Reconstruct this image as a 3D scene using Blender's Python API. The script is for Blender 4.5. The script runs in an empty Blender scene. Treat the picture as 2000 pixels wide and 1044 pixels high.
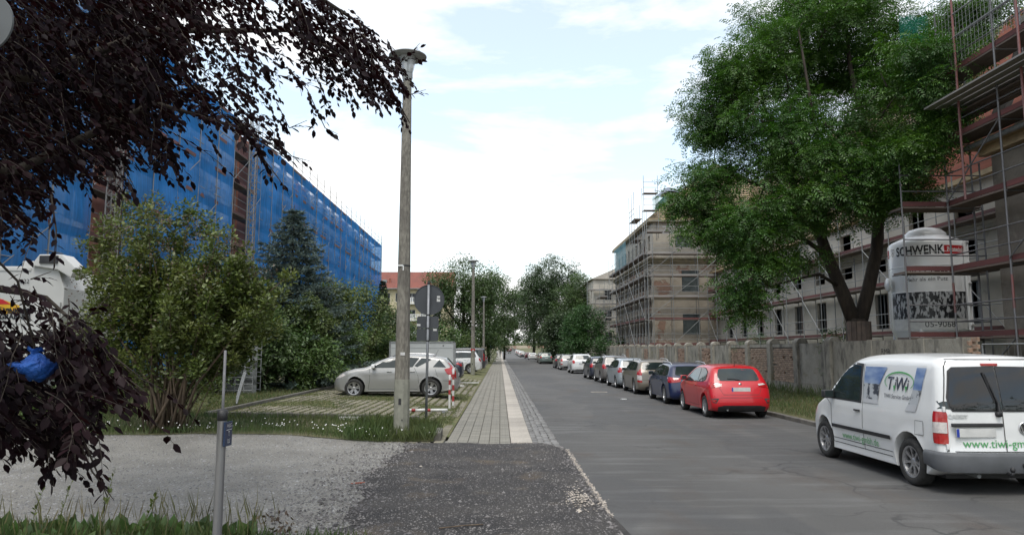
import bpy, bmesh, math, random
import numpy as np
from mathutils import Vector, Matrix, noise as mnoise
from mathutils.bvhtree import BVHTree
from mathutils.geometry import delaunay_2d_cdt
R = math.radians
random.seed(7); RNG = np.random.default_rng(11)
SC = bpy.context.scene
COL = SC.collection

# ------------------------------------------------------------------ camera, sky, sun, exposure
EYE = 1.87
F = 1400.0 / 2000.0
PITCH, YAW = R(6.6), R(-0.94)
cd = bpy.data.cameras.new('camera'); cam = bpy.data.objects.new('camera', cd); COL.objects.link(cam)
cam.location = (0, 0, EYE); cam.rotation_euler = (R(90) + PITCH, 0, YAW)
cd.sensor_width = 36.0; cd.lens = 36.0 * F; cd.clip_start = 0.1; cd.clip_end = 3000
SC.camera = cam

SUN_EL, SUN_AZ = R(62), R(194)      # azimuth clockwise from the street direction: high, from behind the photographer's left
w = bpy.data.worlds.new('World'); SC.world = w; w.use_nodes = True
nt = w.node_tree; nt.nodes.clear()
N = nt.nodes.new
out = N('ShaderNodeOutputWorld'); bg = N('ShaderNodeBackground')
sky = N('ShaderNodeTexSky'); sky.sky_type = 'NISHITA'; sky.sun_disc = False
sky.sun_elevation = SUN_EL; sky.sun_rotation = SUN_AZ; sky.air_density = 1.0; sky.dust_density = 1.2; sky.ozone_density = 1.5
tc = N('ShaderNodeTexCoord'); mp = N('ShaderNodeMapping')
mp.inputs['Scale'].default_value = (1.0, 1.0, 4.2); mp.inputs['Rotation'].default_value = (0, R(7), R(20))
n1 = N('ShaderNodeTexNoise'); n1.inputs['Scale'].default_value = 2.6; n1.inputs['Detail'].default_value = 9; n1.inputs['Roughness'].default_value = .58
n1.inputs['Distortion'].default_value = .25
rp = N('ShaderNodeValToRGB'); rp.color_ramp.elements[0].position = .39; rp.color_ramp.elements[1].position = .585
rp.color_ramp.elements[0].color = (.36, .36, .36, 1); rp.color_ramp.elements[1].color = (1, 1, 1, 1)
mx = N('ShaderNodeMixRGB'); mx.inputs['Color2'].default_value = (9.1, 9.0, 8.9, 1)
skm = N('ShaderNodeMixRGB'); skm.blend_type = 'MULTIPLY'; skm.inputs['Fac'].default_value = 1; skm.inputs['Color2'].default_value = (2.1, 2.2, 2.0, 1)
L_ = nt.links.new
L_(tc.outputs['Generated'], mp.inputs['Vector']); L_(mp.outputs[0], n1.inputs['Vector']); L_(n1.outputs[0], rp.inputs[0])
L_(sky.outputs[0], skm.inputs['Color1']); L_(skm.outputs[0], mx.inputs['Color1']); L_(rp.outputs[0], mx.inputs['Fac'])
L_(mx.outputs[0], bg.inputs['Color']); bg.inputs['Strength'].default_value = .1; L_(bg.outputs[0], out.inputs[0])

sd = bpy.data.lights.new('sun', 'SUN'); sd.energy = 1.5; sd.angle = R(28); sd.color = (1, .96, .9)
sun = bpy.data.objects.new('sun', sd); COL.objects.link(sun)
sdir = Vector((math.sin(SUN_AZ) * math.cos(SUN_EL), math.cos(SUN_AZ) * math.cos(SUN_EL), math.sin(SUN_EL)))
sun.rotation_euler = sdir.to_track_quat('Z', 'Y').to_euler(); sun.location = sdir * 60
vs = SC.view_settings; vs.view_transform = 'Standard'; vs.look = 'None'; vs.gamma = 1; vs.exposure = 0.6; vs.use_curve_mapping = False
SC.cycles.max_bounces = 6; SC.cycles.transparent_max_bounces = 12; SC.cycles.diffuse_bounces = 4; SC.cycles.glossy_bounces = 3
SC.cycles.caustics_reflective = False; SC.cycles.caustics_refractive = False
SC.cycles.use_denoising = True

# ------------------------------------------------------------------ survey helpers
_cr = Matrix.Rotation(YAW, 3, 'Z') @ Matrix.Rotation(R(90) + PITCH, 3, 'X')
def at(px, py, Y):
    """a surveyed point: the spot seen in direction (px, py) at the distance Y down the street"""
    d = _cr @ Vector(((px - 1000) / 1400.0, (522 - py) / 1400.0, -1))
    return Vector((0, 0, EYE)) + d * (Y / d.y)
def proj(p):
    v = _cr.transposed() @ (Vector(p) - Vector((0, 0, EYE)))
    return (1000 + 1400 * v.x / -v.z, 522 - 1400 * v.y / -v.z)

# ------------------------------------------------------------------ object helpers
def link(o, parent=None):
    COL.objects.link(o)
    if parent: o.parent = parent
    return o
def tag(o, label=None, cat=None, group=None, kind=None):
    for k, v in (('label', label), ('category', cat), ('group', group), ('kind', kind)):
        if v: o[k] = v
    return o
def empty(name, loc=(0, 0, 0), rz=0, **kw):
    o = bpy.data.objects.new(name, None); o.empty_display_size = .2
    o.location = loc; o.rotation_euler = (0, 0, rz); link(o); return tag(o, **kw)
def obj(name, me, mat=None, parent=None):
    o = bpy.data.objects.new(name, me)
    if mat and not me.materials: me.materials.append(mat)
    return link(o, parent)
def copy_tree(o, parent=None, mats=None):
    c = o.copy(); COL.objects.link(c)
    if parent: c.parent = parent
    if mats and c.type == 'MESH':
        for s in c.material_slots:
            if s.material and s.material.name in mats:
                m = mats[s.material.name]; s.link = 'OBJECT'; s.material = m
    for ch in list(o.children): copy_tree(ch, c, mats)
    return c

class MB:
    def __init__(s): s.v = []; s.f = []
    def add(s, vs, fs):
        b = len(s.v); s.v += [tuple(x) for x in vs]; s.f += [tuple(b + i for i in f) for f in fs]; return s
    def box(s, c, d, rz=0, m=None):
        x, y, z = d[0] / 2, d[1] / 2, d[2] / 2
        vs = [Vector((i * x, j * y, k * z)) for k in (-1, 1) for i, j in ((-1, -1), (1, -1), (1, 1), (-1, 1))]
        q = Matrix.Rotation(rz, 3, 'Z') if rz else None
        if m is not None: q = m
        vs = [(q @ v if q is not None else v) + Vector(c) for v in vs]
        return s.add(vs, [(3, 2, 1, 0), (4, 5, 6, 7), (0, 1, 5, 4), (1, 2, 6, 5), (2, 3, 7, 6), (3, 0, 4, 7)])
    def bx(s, a, b): return s.box([(a[i] + b[i]) / 2 for i in range(3)], [abs(b[i] - a[i]) for i in range(3)])
    def tube(s, pts, rad, n=8, caps=True):
        pts = [Vector(p) for p in pts]
        if not hasattr(rad, '__len__'): rad = [rad] * len(pts)
        vs = []; u = None
        for i, p in enumerate(pts):
            d = (pts[min(i + 1, len(pts) - 1)] - pts[max(i - 1, 0)])
            d = d.normalized() if d.length > 1e-9 else Vector((0, 0, 1))
            if u is None: u = d.orthogonal().normalized()
            u = (u - d * u.dot(d)); u = u.normalized() if u.length > 1e-6 else d.orthogonal().normalized()
            v = d.cross(u)
            for k in range(n):
                a = 2 * math.pi * k / n; vs.append(p + (u * math.cos(a) + v * math.sin(a)) * rad[i])
        fs = [(i * n + k, i * n + (k + 1) % n, (i + 1) * n + (k + 1) % n, (i + 1) * n + k) for i in range(len(pts) - 1) for k in range(n)]
        if caps: fs += [tuple(range(n - 1, -1, -1)), tuple(range((len(pts) - 1) * n, len(pts) * n))]
        return s.add(vs, fs)
    def lathe(s, prof, n=24, c=(0, 0, 0), m=None):
        vs = []
        for r, z in prof:
            for k in range(n):
                a = 2 * math.pi * k / n; v = Vector((r * math.cos(a), r * math.sin(a), z))
                vs.append((m @ v if m is not None else v) + Vector(c))
        fs = [(i * n + k, i * n + (k + 1) % n, (i + 1) * n + (k + 1) % n, (i + 1) * n + k) for i in range(len(prof) - 1) for k in range(n)]
        return s.add(vs, fs)
    def prism(s, poly, o, ex, ey, t):
        """polygon (2D) placed at o with axes ex, ey, thickness vector t"""
        o, ex, ey, t = Vector(o), Vector(ex), Vector(ey), Vector(t); n = len(poly)
        a = [o + ex * p[0] + ey * p[1] for p in poly]
        return s.add(a + [p + t for p in a], [tuple(range(n - 1, -1, -1)), tuple(range(n, 2 * n))] + [(i, (i + 1) % n, n + (i + 1) % n, n + i) for i in range(n)])
    def mesh(s, name, mat=None, smooth=False, bevel=0):
        me = bpy.data.meshes.new(name); me.from_pydata(s.v, [], s.f)
        bm = bmesh.new(); bm.from_mesh(me); bmesh.ops.recalc_face_normals(bm, faces=bm.faces)
        if bevel: bmesh.ops.bevel(bm, geom=[e for e in bm.edges if len(e.link_faces) == 2 and e.calc_face_angle(0) > .5], offset=bevel, segments=2, affect='EDGES', profile=.7)
        bm.to_mesh(me); bm.free()
        if mat: me.materials.append(mat)
        if smooth: sm(me)
        me.update(); return me
    def build(s, name, mat, parent=None, smooth=False, bevel=0):
        return obj(name, s.mesh(name, mat, smooth, bevel), None, parent)
def sm(me, ang=None):
    me.polygons.foreach_set('use_smooth', [True] * len(me.polygons))
    if ang is not None:
        try: me.set_sharp_from_angle(angle=ang)
        except Exception: pass
def np_mesh(name, V, Fc, mat=None, smooth=False):
    """V (n,3), Fc (m,k)"""
    me = bpy.data.meshes.new(name); V = np.ascontiguousarray(V, dtype=np.float32); Fc = np.ascontiguousarray(Fc, dtype=np.int32)
    m, k = Fc.shape
    me.vertices.add(len(V)); me.vertices.foreach_set('co', V.ravel())
    me.loops.add(m * k); me.loops.foreach_set('vertex_index', Fc.ravel())
    me.polygons.add(m); me.polygons.foreach_set('loop_start', np.arange(m, dtype=np.int32) * k)
    try: me.polygons.foreach_set('loop_total', np.full(m, k, dtype=np.int32))
    except Exception: pass
    me.update(calc_edges=True); me.validate()
    if smooth: sm(me)
    if mat: me.materials.append(mat)
    return me

# ------------------------------------------------------------------ materials
def base_mat(name):
    m = bpy.data.materials.new(name); m.use_nodes = True; t = m.node_tree
    return m, t, t.nodes['Principled BSDF'], t.nodes.new, t.links.new
def c4(c): return (c[0], c[1], c[2], 1)
def mat(name, c1, c2=None, scale=5, rough=.75, metal=0, bump=0, bscale=None, rnd=0, coat=0, detail=5, stretch=(1, 1, 1), c3=None, s3=1, spec=.5, lo=.35, hi=.65, isl=0, lo3=.5, hi3=.7):
    m, t, b, N, L = base_mat(name)
    b.inputs['Roughness'].default_value = rough; b.inputs['Metallic'].default_value = metal
    b.inputs['Specular IOR Level'].default_value = spec
    if coat: b.inputs['Coat Weight'].default_value = coat; b.inputs['Coat Roughness'].default_value = .04
    tc = N('ShaderNodeTexCoord'); mp = N('ShaderNodeMapping'); mp.inputs['Scale'].default_value = stretch; L(tc.outputs['Object'], mp.inputs[0])
    colsock = None
    if c2 is not None:
        n = N('ShaderNodeTexNoise'); n.inputs['Scale'].default_value = scale; n.inputs['Detail'].default_value = detail; L(mp.outputs[0], n.inputs['Vector'])
        mr = N('ShaderNodeMapRange'); mr.inputs[1].default_value = lo; mr.inputs[2].default_value = hi; L(n.outputs[0], mr.inputs[0])
        x = N('ShaderNodeMixRGB'); x.inputs[1].default_value = c4(c1); x.inputs[2].default_value = c4(c2); L(mr.outputs[0], x.inputs[0]); colsock = x.outputs[0]
        if c3 is not None:
            n3 = N('ShaderNodeTexNoise'); n3.inputs['Scale'].default_value = s3; n3.inputs['Detail'].default_value = 4; L(mp.outputs[0], n3.inputs['Vector'])
            m3 = N('ShaderNodeMapRange'); m3.inputs[1].default_value = lo3; m3.inputs[2].default_value = hi3; L(n3.outputs[0], m3.inputs[0])
            x3 = N('ShaderNodeMixRGB'); L(m3.outputs[0], x3.inputs[0]); L(colsock, x3.inputs[1]); x3.inputs[2].default_value = c4(c3); colsock = x3.outputs[0]
    if rnd or isl:
        h = N('ShaderNodeHueSaturation')
        if colsock: L(colsock, h.inputs['Color'])
        else: h.inputs['Color'].default_value = c4(c1)
        r = N('ShaderNodeMapRange'); a = rnd or isl; r.inputs[3].default_value = 1 - a; r.inputs[4].default_value = 1 + a
        if rnd: oi = N('ShaderNodeObjectInfo'); L(oi.outputs['Random'], r.inputs[0])
        else: g = N('ShaderNodeNewGeometry'); L(g.outputs['Random Per Island'], r.inputs[0])
        L(r.outputs[0], h.inputs['Value']); colsock = h.outputs[0]
    if colsock: L(colsock, b.inputs['Base Color'])
    else: b.inputs['Base Color'].default_value = c4(c1)
    if bump:
        nb = N('ShaderNodeTexNoise'); nb.inputs['Scale'].default_value = bscale or scale * 4; nb.inputs['Detail'].default_value = 6; L(mp.outputs[0], nb.inputs['Vector'])
        bp = N('ShaderNodeBump'); bp.inputs['Strength'].default_value = 1; bp.inputs['Distance'].default_value = bump; L(nb.outputs[0], bp.inputs['Height']); L(bp.outputs[0], b.inputs['Normal'])
    return m
def leaf_mat(name, c1, c2, trans=.3, rough=.55, scale=.6, vary=.35, gloss=.06, tint=(1, 1, 1)):
    m = bpy.data.materials.new(name); m.use_nodes = True; t = m.node_tree; t.nodes.clear(); N = t.nodes.new; L = t.links.new
    o = N('ShaderNodeOutputMaterial'); tc = N('ShaderNodeTexCoord'); n = N('ShaderNodeTexNoise'); n.inputs['Scale'].default_value = scale; n.inputs['Detail'].default_value = 3
    L(tc.outputs['Object'], n.inputs['Vector']); mr = N('ShaderNodeMapRange'); mr.inputs[1].default_value = .35; mr.inputs[2].default_value = .65; L(n.outputs[0], mr.inputs[0])
    x = N('ShaderNodeMixRGB'); x.inputs[1].default_value = c4(c1); x.inputs[2].default_value = c4(c2); L(mr.outputs[0], x.inputs[0])
    g = N('ShaderNodeNewGeometry'); r = N('ShaderNodeMapRange'); r.inputs[3].default_value = 1 - vary; r.inputs[4].default_value = 1 + vary; L(g.outputs['Random Per Island'], r.inputs[0])
    h = N('ShaderNodeHueSaturation'); L(x.outputs[0], h.inputs['Color']); L(r.outputs[0], h.inputs['Value'])
    r2 = N('ShaderNodeMapRange'); r2.inputs[3].default_value = .485; r2.inputs[4].default_value = .515
    mth = N('ShaderNodeMath'); mth.operation = 'FRACT'; mm = N('ShaderNodeMath'); mm.operation = 'MULTIPLY'; mm.inputs[1].default_value = 7.3
    L(g.outputs['Random Per Island'], mm.inputs[0]); L(mm.outputs[0], mth.inputs[0]); L(mth.outputs[0], r2.inputs[0]); L(r2.outputs[0], h.inputs['Hue'])
    d = N('ShaderNodeBsdfDiffuse'); tr = N('ShaderNodeBsdfTranslucent'); L(h.outputs[0], d.inputs[0])
    tm = N('ShaderNodeMixRGB'); tm.blend_type = 'MULTIPLY'; tm.inputs[0].default_value = 1; tm.inputs[2].default_value = c4(tint); L(h.outputs[0], tm.inputs[1]); L(tm.outputs[0], tr.inputs[0])
    ms = N('ShaderNodeMixShader'); ms.inputs[0].default_value = trans; L(d.outputs[0], ms.inputs[1]); L(tr.outputs[0], ms.inputs[2])
    gl = N('ShaderNodeBsdfGlossy'); gl.inputs['Roughness'].default_value = rough; gl.inputs[0].default_value = (.8, .8, .8, 1)
    m2 = N('ShaderNodeMixShader'); m2.inputs[0].default_value = gloss; L(ms.outputs[0], m2.inputs[1]); L(gl.outputs[0], m2.inputs[2]); L(m2.outputs[0], o.inputs[0])
    return m
def paint(name, c, metal=.0, rough=.4):
    m = mat(name, c, tuple(x * .93 for x in c), scale=1.5, rough=rough, metal=metal, coat=.7, detail=2)
    return m
M = {}
M['steel'] = mat('galvanised_steel', (.27, .28, .285), (.19, .20, .20), scale=9, rough=.55, metal=.25, rnd=.15)
M['steel_dk'] = mat('dull_scaffold_tube', (.17, .17, .18), (.10, .10, .105), scale=9, rough=.6, metal=.2, rnd=.2)  # darker copy of the steel: the near scaffold's shade put into its colour
M['steel_red'] = mat('red_primer_steel', (.20, .055, .05), (.13, .10, .10), scale=3, rough=.7, rnd=.2)
M['deck'] = mat('scaffold_deck', (.16, .12, .10), (.10, .08, .07), scale=4, rough=.85, rnd=.2, stretch=(1, 4, 1))
M['toe_red'] = mat('red_toe_board', (.13, .042, .040), (.085, .038, .038), scale=2.5, rough=.75, rnd=.25, c3=(.14, .11, .10), s3=1.2, lo3=.6)
M['deck_grey'] = mat('grey_toe_board', (.27, .26, .25), (.18, .17, .16), scale=3, rough=.8, rnd=.2)
M['concrete'] = mat('lamp_concrete', (.25, .235, .20), (.14, .13, .11), scale=26, rough=.9, bump=.012, bscale=60, c3=(.10, .09, .08), s3=3, stretch=(1, 1, .35))
M['black'] = mat('black_plastic', (.018, .018, .02), (.03, .03, .032), scale=8, rough=.55)
M['rubber'] = mat('tyre_rubber', (.018, .018, .018), (.035, .034, .032), scale=14, rough=.85)
M['glass'] = mat('car_glass', (.016, .024, .025), (.03, .042, .042), scale=2, rough=.03, spec=.6)
M['alloy'] = mat('alloy_rim', (.50, .50, .51), (.38, .38, .39), scale=8, rough=.3, metal=.75)
M['chrome'] = mat('chrome', (.7, .7, .71), (.55, .55, .56), scale=8, rough=.35, metal=1)
M['red_lens'] = mat('red_lens', (.42, .012, .012), (.30, .008, .01), scale=12, rough=.15, coat=.8)
M['clear_lens'] = mat('clear_lens', (.62, .58, .55), (.45, .42, .42), scale=20, rough=.12, coat=.8)
M['gap'] = mat('panel_gap', (.05, .05, .05), (.07, .07, .07), scale=8, rough=.9)
M['plate'] = mat('number_plate', (.62, .62, .60), (.5, .5, .49), scale=6, rough=.4)
M['plate_blue'] = mat('plate_blue', (.02, .05, .35), (.02, .045, .3), scale=6, rough=.4)
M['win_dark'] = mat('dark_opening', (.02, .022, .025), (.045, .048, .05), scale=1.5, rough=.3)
M['white'] = mat('white_paint', (.74, .75, .74), (.64, .65, .64), scale=2, rough=.45)
M['bark'] = mat('bark', (.055, .043, .033), (.028, .022, .018), scale=7, rough=.95, bump=.03, bscale=18, stretch=(1, 1, .25))
M['bark_lt'] = mat('light_bark', (.15, .11, .075), (.08, .06, .045), scale=12, rough=.9, stretch=(1, 1, .3))
# ------------------------------------------------------------------ ground and paving
def rise(y): return 1.15e-4 * max(0, y - 190) ** 2 if y < 420 else 1.15e-4 * 230 ** 2
def sstep(a, b, x):
    t = min(1, max(0, (x - a) / (b - a))); return t * t * (3 - 2 * t)
XS = -1.05     # house-side edge of the pavement
def left_z(x, y):
    d = max(0, XS - x)
    z = .10 + min(d, 1.6) * .10 + max(0, d - 1.6) * .02
    if x < -12: z = .10 + .16 + .187 + (-12 - x) * .004
    return .06 + (z - .06) * sstep(13.4, 16.5, y) + rise(y)
def right_z(x, y): return .10 + min(.14, max(0, x - 7.95) * .02) + rise(y)
def gravel_z(x, y):
    b = .03 * mnoise.noise(Vector((x * .45, y * .6, 3))) + .02 * mnoise.noise(Vector((x * 1.6, y * 1.8, 9)))
    up = .16 * sstep(11.5, 14.6, y) * sstep(-2.2, -4.5, x) + .05 * sstep(12, 14, y)
    edge = sstep(1.27, .7, x)
    return .005 + (.035 + b + up) * edge

M['soil'] = mat('soil_and_grass', (.075, .085, .03), (.13, .115, .06), scale=.8, rough=.95, c3=(.05, .07, .022), s3=2.5, bump=.03, bscale=9)
M['road'] = mat('asphalt', (.098, .101, .103), (.128, .130, .130), scale=.55, rough=.85, bump=.006, bscale=160, c3=(.085, .088, .09), s3=90, lo3=.45, hi3=.62, stretch=(1, .35, 1))
def road_mat():
    m, t, b, N, L = base_mat('worn_asphalt'); tc = N('ShaderNodeTexCoord')
    def nz(sc, st, det=5, ro=.55):
        mp = N('ShaderNodeMapping'); mp.inputs['Scale'].default_value = st; L(tc.outputs['Object'], mp.inputs[0]); n = N('ShaderNodeTexNoise'); n.inputs['Scale'].default_value = sc; n.inputs['Detail'].default_value = det; n.inputs['Roughness'].default_value = ro; L(mp.outputs[0], n.inputs[0]); return n.outputs[0]
    def rng(s, a, b_, c=0, d=1): r = N('ShaderNodeMapRange'); r.inputs[1].default_value = a; r.inputs[2].default_value = b_; r.inputs[3].default_value = c; r.inputs[4].default_value = d; L(s, r.inputs[0]); return r.outputs[0]
    def mixc(f, a, c): x = N('ShaderNodeMixRGB'); L(f, x.inputs[0]); (L(a, x.inputs[1]) if hasattr(a, 'links') else setattr(x.inputs[1], 'default_value', c4(a))); x.inputs[2].default_value = c4(c); return x.outputs[0]
    c = mixc(rng(nz(.5, (1, .3, 1)), .35, .65), (.068, .067, .065), (.094, .092, .088))
    c = mixc(rng(nz(1.6, (.25, 1.6, 1), 4), .50, .68, 0, .75), c, (.135, .135, .132))      # worn pale streaks across the lane
    c = mixc(rng(nz(.7, (1, .6, 1), 6), .54, .68, 0, .7), c, (.070, .056, .046))
    c = mixc(rng(nz(.23, (1.6, .5, 1), 3), .50, .53, 0, .45), c, (.052, .054, .057))         # brownish dried dirt
    c = mixc(rng(nz(120, (1, 1, 1), 2), .52, .70, 0, .55), c, (.17, .165, .16))           # pale grit
    c = mixc(rng(nz(70, (1, 1, 1), 3), .56, .66, 0, .6), c, (.035, .036, .038))
    v = N('ShaderNodeTexVoronoi'); v.feature = 'DISTANCE_TO_EDGE'; v.inputs['Scale'].default_value = .42
    mp = N('ShaderNodeMapping'); L(tc.outputs['Object'], mp.inputs[0]); wn = N('ShaderNodeTexNoise'); wn.inputs['Scale'].default_value = 1.1; wn.inputs['Detail'].default_value = 6; L(tc.outputs['Object'], wn.inputs[0])
    vm = N('ShaderNodeMixRGB'); vm.blend_type = 'LINEAR_LIGHT'; vm.inputs[0].default_value = .55; L(mp.outputs[0], vm.inputs[1]); L(wn.outputs['Color'], vm.inputs[2]); L(vm.outputs[0], v.inputs['Vector'])
    cr = rng(v.outputs['Distance'], .0, .014, 1, 0); mul = N('ShaderNodeMath'); mul.operation = 'MULTIPLY'; L(cr, mul.inputs[0]); L(rng(nz(.3, (1, 1, 1), 2), .5, .6, 0, .75), mul.inputs[1])
    c = mixc(mul.outputs[0], c, (.03, .03, .03)); L(c, b.inputs['Base Color']); b.inputs['Roughness'].default_value = .82
    bp = N('ShaderNodeBump'); bp.inputs['Distance'].default_value = .008; L(nz(140, (1, 1, 1), 3), bp.inputs['Height']); L(bp.outputs[0], b.inputs['Normal']); return m
M['road'] = road_mat()
M['gravel'] = mat('pale_gravel', (.20, .19, .17), (.275, .265, .24), scale=1.3, rough=.95, bump=.02, bscale=45, c3=(.13, .13, .13), s3=75, lo3=.5, hi3=.62)
M['tarmac'] = mat('dark_broken_asphalt', (.040, .038, .039), (.075, .07, .066), scale=1.1, rough=.95, bump=.05, bscale=55, c3=(.14, .11, .08), s3=1.3, lo3=.58, hi3=.75)
M['stone1'] = mat('grey_chip', (.26, .26, .255), (.15, .15, .15), scale=3, rough=.9, isl=.5)
M['stone2'] = mat('dark_chip', (.085, .08, .082), (.16, .15, .145), scale=3, rough=.9, isl=.6)
M['paver'] = mat('pavement_paver', (.24, .228, .195), (.185, .178, .152), scale=2.5, rough=.9, rnd=.13, c3=(.13, .125, .11), s3=30)
M['paver_s'] = mat('pavement_paver_far', (.24, .228, .195), (.185, .178, .152), scale=2.5, rough=.9, isl=.13, c3=(.13, .125, .11), s3=30)
M['gpaver'] = mat('grass_paver', (.22, .20, .155), (.165, .15, .115), scale=2, rough=.92, rnd=.18, c3=(.13, .13, .06), s3=3)
M['gpaver_s'] = mat('grass_paver_far', (.22, .20, .155), (.165, .15, .115), scale=2, rough=.92, isl=.18, c3=(.13, .13, .06), s3=3)
M['slab'] = mat('granite_slab', (.42, .38, .33), (.34, .31, .27), scale=3, rough=.85, rnd=.13, c3=(.25, .24, .21), s3=40, lo3=.5)
M['cobble'] = mat('granite_cobble', (.19, .19, .185), (.13, .125, .12), scale=6, rough=.8, rnd=.28)
M['cobble_s'] = mat('granite_cobble_far', (.19, .19, .185), (.13, .125, .12), scale=6, rough=.8, isl=.28)
M['joint'] = mat('joint_dirt', (.07, .06, .045), (.10, .08, .06), scale=5, rough=1)
M['moss'] = mat('mossy_joint', (.085, .10, .032), (.14, .13, .06), scale=2.5, rough=1, bump=.01)
M['kerb'] = mat('concrete_kerb', (.16, .15, .13), (.10, .095, .085), scale=5, rough=.9, rnd=.15, bump=.005, bscale=40)

def sheet(name, xs, ys, zf, m, smooth=True):
    V = np.array([(x, y, zf(x, y)) for y in ys for x in xs]); nx = len(xs)
    Fc = np.array([(j * nx + i, j * nx + i + 1, (j + 1) * nx + i + 1, (j + 1) * nx + i) for j in range(len(ys) - 1) for i in range(nx - 1)])
    return obj(name, np_mesh(name, V, Fc, m, smooth))
def frange(a, b, s): n = max(1, round((b - a) / s)); return [a + (b - a) * i / n for i in range(n + 1)]
YF = frange(-20, 40, 2) + frange(44, 190, 8) + frange(200, 420, 10) + [500, 700, 1000, 1500]
def ground_z(x, y):
    if -7.0 < x < 7.93: return -.25 + rise(y)
    if x >= 7.93: return right_z(x, y)
    return left_z(x, y) - .012 - (.12 if y < 14.6 else 0)
tag(sheet('ground', [-900, -300, -120, -60, -40, -25, -18, -12, -9, -7.1, -6.95, 7.9, 7.94, 9.5, 11.8, 14, 20, 30, 60, 120, 300, 900], YF, ground_z, M['soil']), kind='structure')
YR = frange(-20, 190, 5) + frange(195, 345, 5)
tag(sheet('road', [1.1, 2, 3.5, 5, 6.5, 7.82], YR, lambda x, y: rise(y) + .0 - .0 * x, M['road'], False), kind='structure')
gx = frange(-16, 1.28, .16); gy = frange(-2, 15.4, .2)
tag(sheet('gravel_driveway', gx, frange(-2, 14.9, .13), lambda x, y: gravel_z(x, y) - (.05 if y > 14.0 and x > XS - .75 else 0), M['gravel']), kind='structure')
# the dark broken asphalt apron lies on the gravel as its own ragged sheet
def apron_edge(y): return -1.80 + .16 * math.sin(y * .9 + 1.0) + .22 * mnoise.noise(Vector((2, y * .9, 0))) + .14 * mnoise.noise(Vector((0, y * 3.1, 0))) + .07 * mnoise.noise(Vector((0, y * 9, 4)))
V = []; Fc = []; ys = frange(1, 14.05, .1); nx = 34
for y in ys:
    x0 = apron_edge(y); x1 = 1.24 + .035 * mnoise.noise(Vector((5, y * 4, 0))) + .10 * math.exp(-((y - 7.2) / 1.2) ** 2)
    for i in range(nx + 1):
        x = x0 + (x1 - x0) * i / nx
        V.append((x, y, gravel_z(x, y) + .006 + .012 * sstep(0, 3, i) * sstep(nx, nx - 2, i)))
for j in range(len(ys) - 1):
    for i in range(nx): a = j * (nx + 1) + i; Fc.append((a, a + 1, a + nx + 2, a + nx + 1))
tag(obj('asphalt_apron', np_mesh('asphalt_apron', np.array(V), np.array(Fc), M['tarmac'], True)), kind='structure')

def scatter(name, pts, sizes, m, flat=.6, parent=None):
    """little angular stones"""
    T = np.array([(1, 0, 0), (-.9, .1, 0), (0, 1, .1), (.1, -.9, 0), (.1, .1, .8), (0, 0, -.7)], float)
    T[:4, 2] -= .3; Ft = np.array([(0, 2, 4), (2, 1, 4), (1, 3, 4), (3, 0, 4)])
    n = len(pts); a = RNG.uniform(0, 6.28, n); c, s_ = np.cos(a), np.sin(a)
    sc = np.stack([sizes, sizes * RNG.uniform(.6, 1, n), sizes * flat * RNG.uniform(.6, 1.1, n)], 1)
    X = T[None] * sc[:, None, :] * RNG.uniform(.8, 1.2, (n, 6, 1))
    V = np.stack([X[..., 0] * c[:, None] - X[..., 1] * s_[:, None], X[..., 0] * s_[:, None] + X[..., 1] * c[:, None], X[..., 2]], 2) + np.array(pts)[:, None, :]
    Fc = (Ft[None] + (np.arange(n) * 6)[:, None, None]).reshape(-1, 3)
    return obj(name, np_mesh(name, V.reshape(-1, 3), Fc, m), None, parent)
def gp(n, x0, x1, y0, y1, f, zf, bias=1.6):
    P = []
    while len(P) < n:
        x = random.uniform(x0, x1); y = y0 + (y1 - y0) * random.random() ** bias
        if f(x, y): P.append((x, y, zf(x, y)))
    return P
p1 = gp(24000, -9, -.9, 6, 14.6, lambda x, y: x < apron_edge(y) + 1.3 * random.random() ** 3, lambda x, y: gravel_z(x, y) + .003)
tag(scatter('loose_gravel', p1, RNG.uniform(.007, .022, len(p1)) * (1 + (RNG.random(len(p1)) > .97)), M['stone1']), kind='stuff')
p2 = gp(20000, -3, 1.25, 6, 14.1, lambda x, y: x > apron_edge(y) - 1.3 * random.random() ** 2.5, lambda x, y: gravel_z(x, y) + .016)
tag(scatter('asphalt_crumbs', p2, RNG.uniform(.008, .026, len(p2)) * (1 + (RNG.random(len(p2)) > .97)), M['stone2']), kind='stuff')
M['edge'] = mat('pale_crumbled_edge', (.42, .38, .33), (.3, .26, .22), scale=6, rough=.95, isl=.3)
p3 = [(1.25 + random.gauss(0, .022) + .035 * mnoise.noise(Vector((5, y * 4, 0))), y, .012) for y in np.linspace(8.3, 13.9, 900)]
p3 += [(1.0 + random.gauss(0, .13), random.gauss(9.2, .35), .05) for _ in range(260)]
tag(scatter('crumbled_asphalt_edge', p3, RNG.uniform(.008, .022, len(p3)), M['edge'], .5), kind='stuff')

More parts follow.
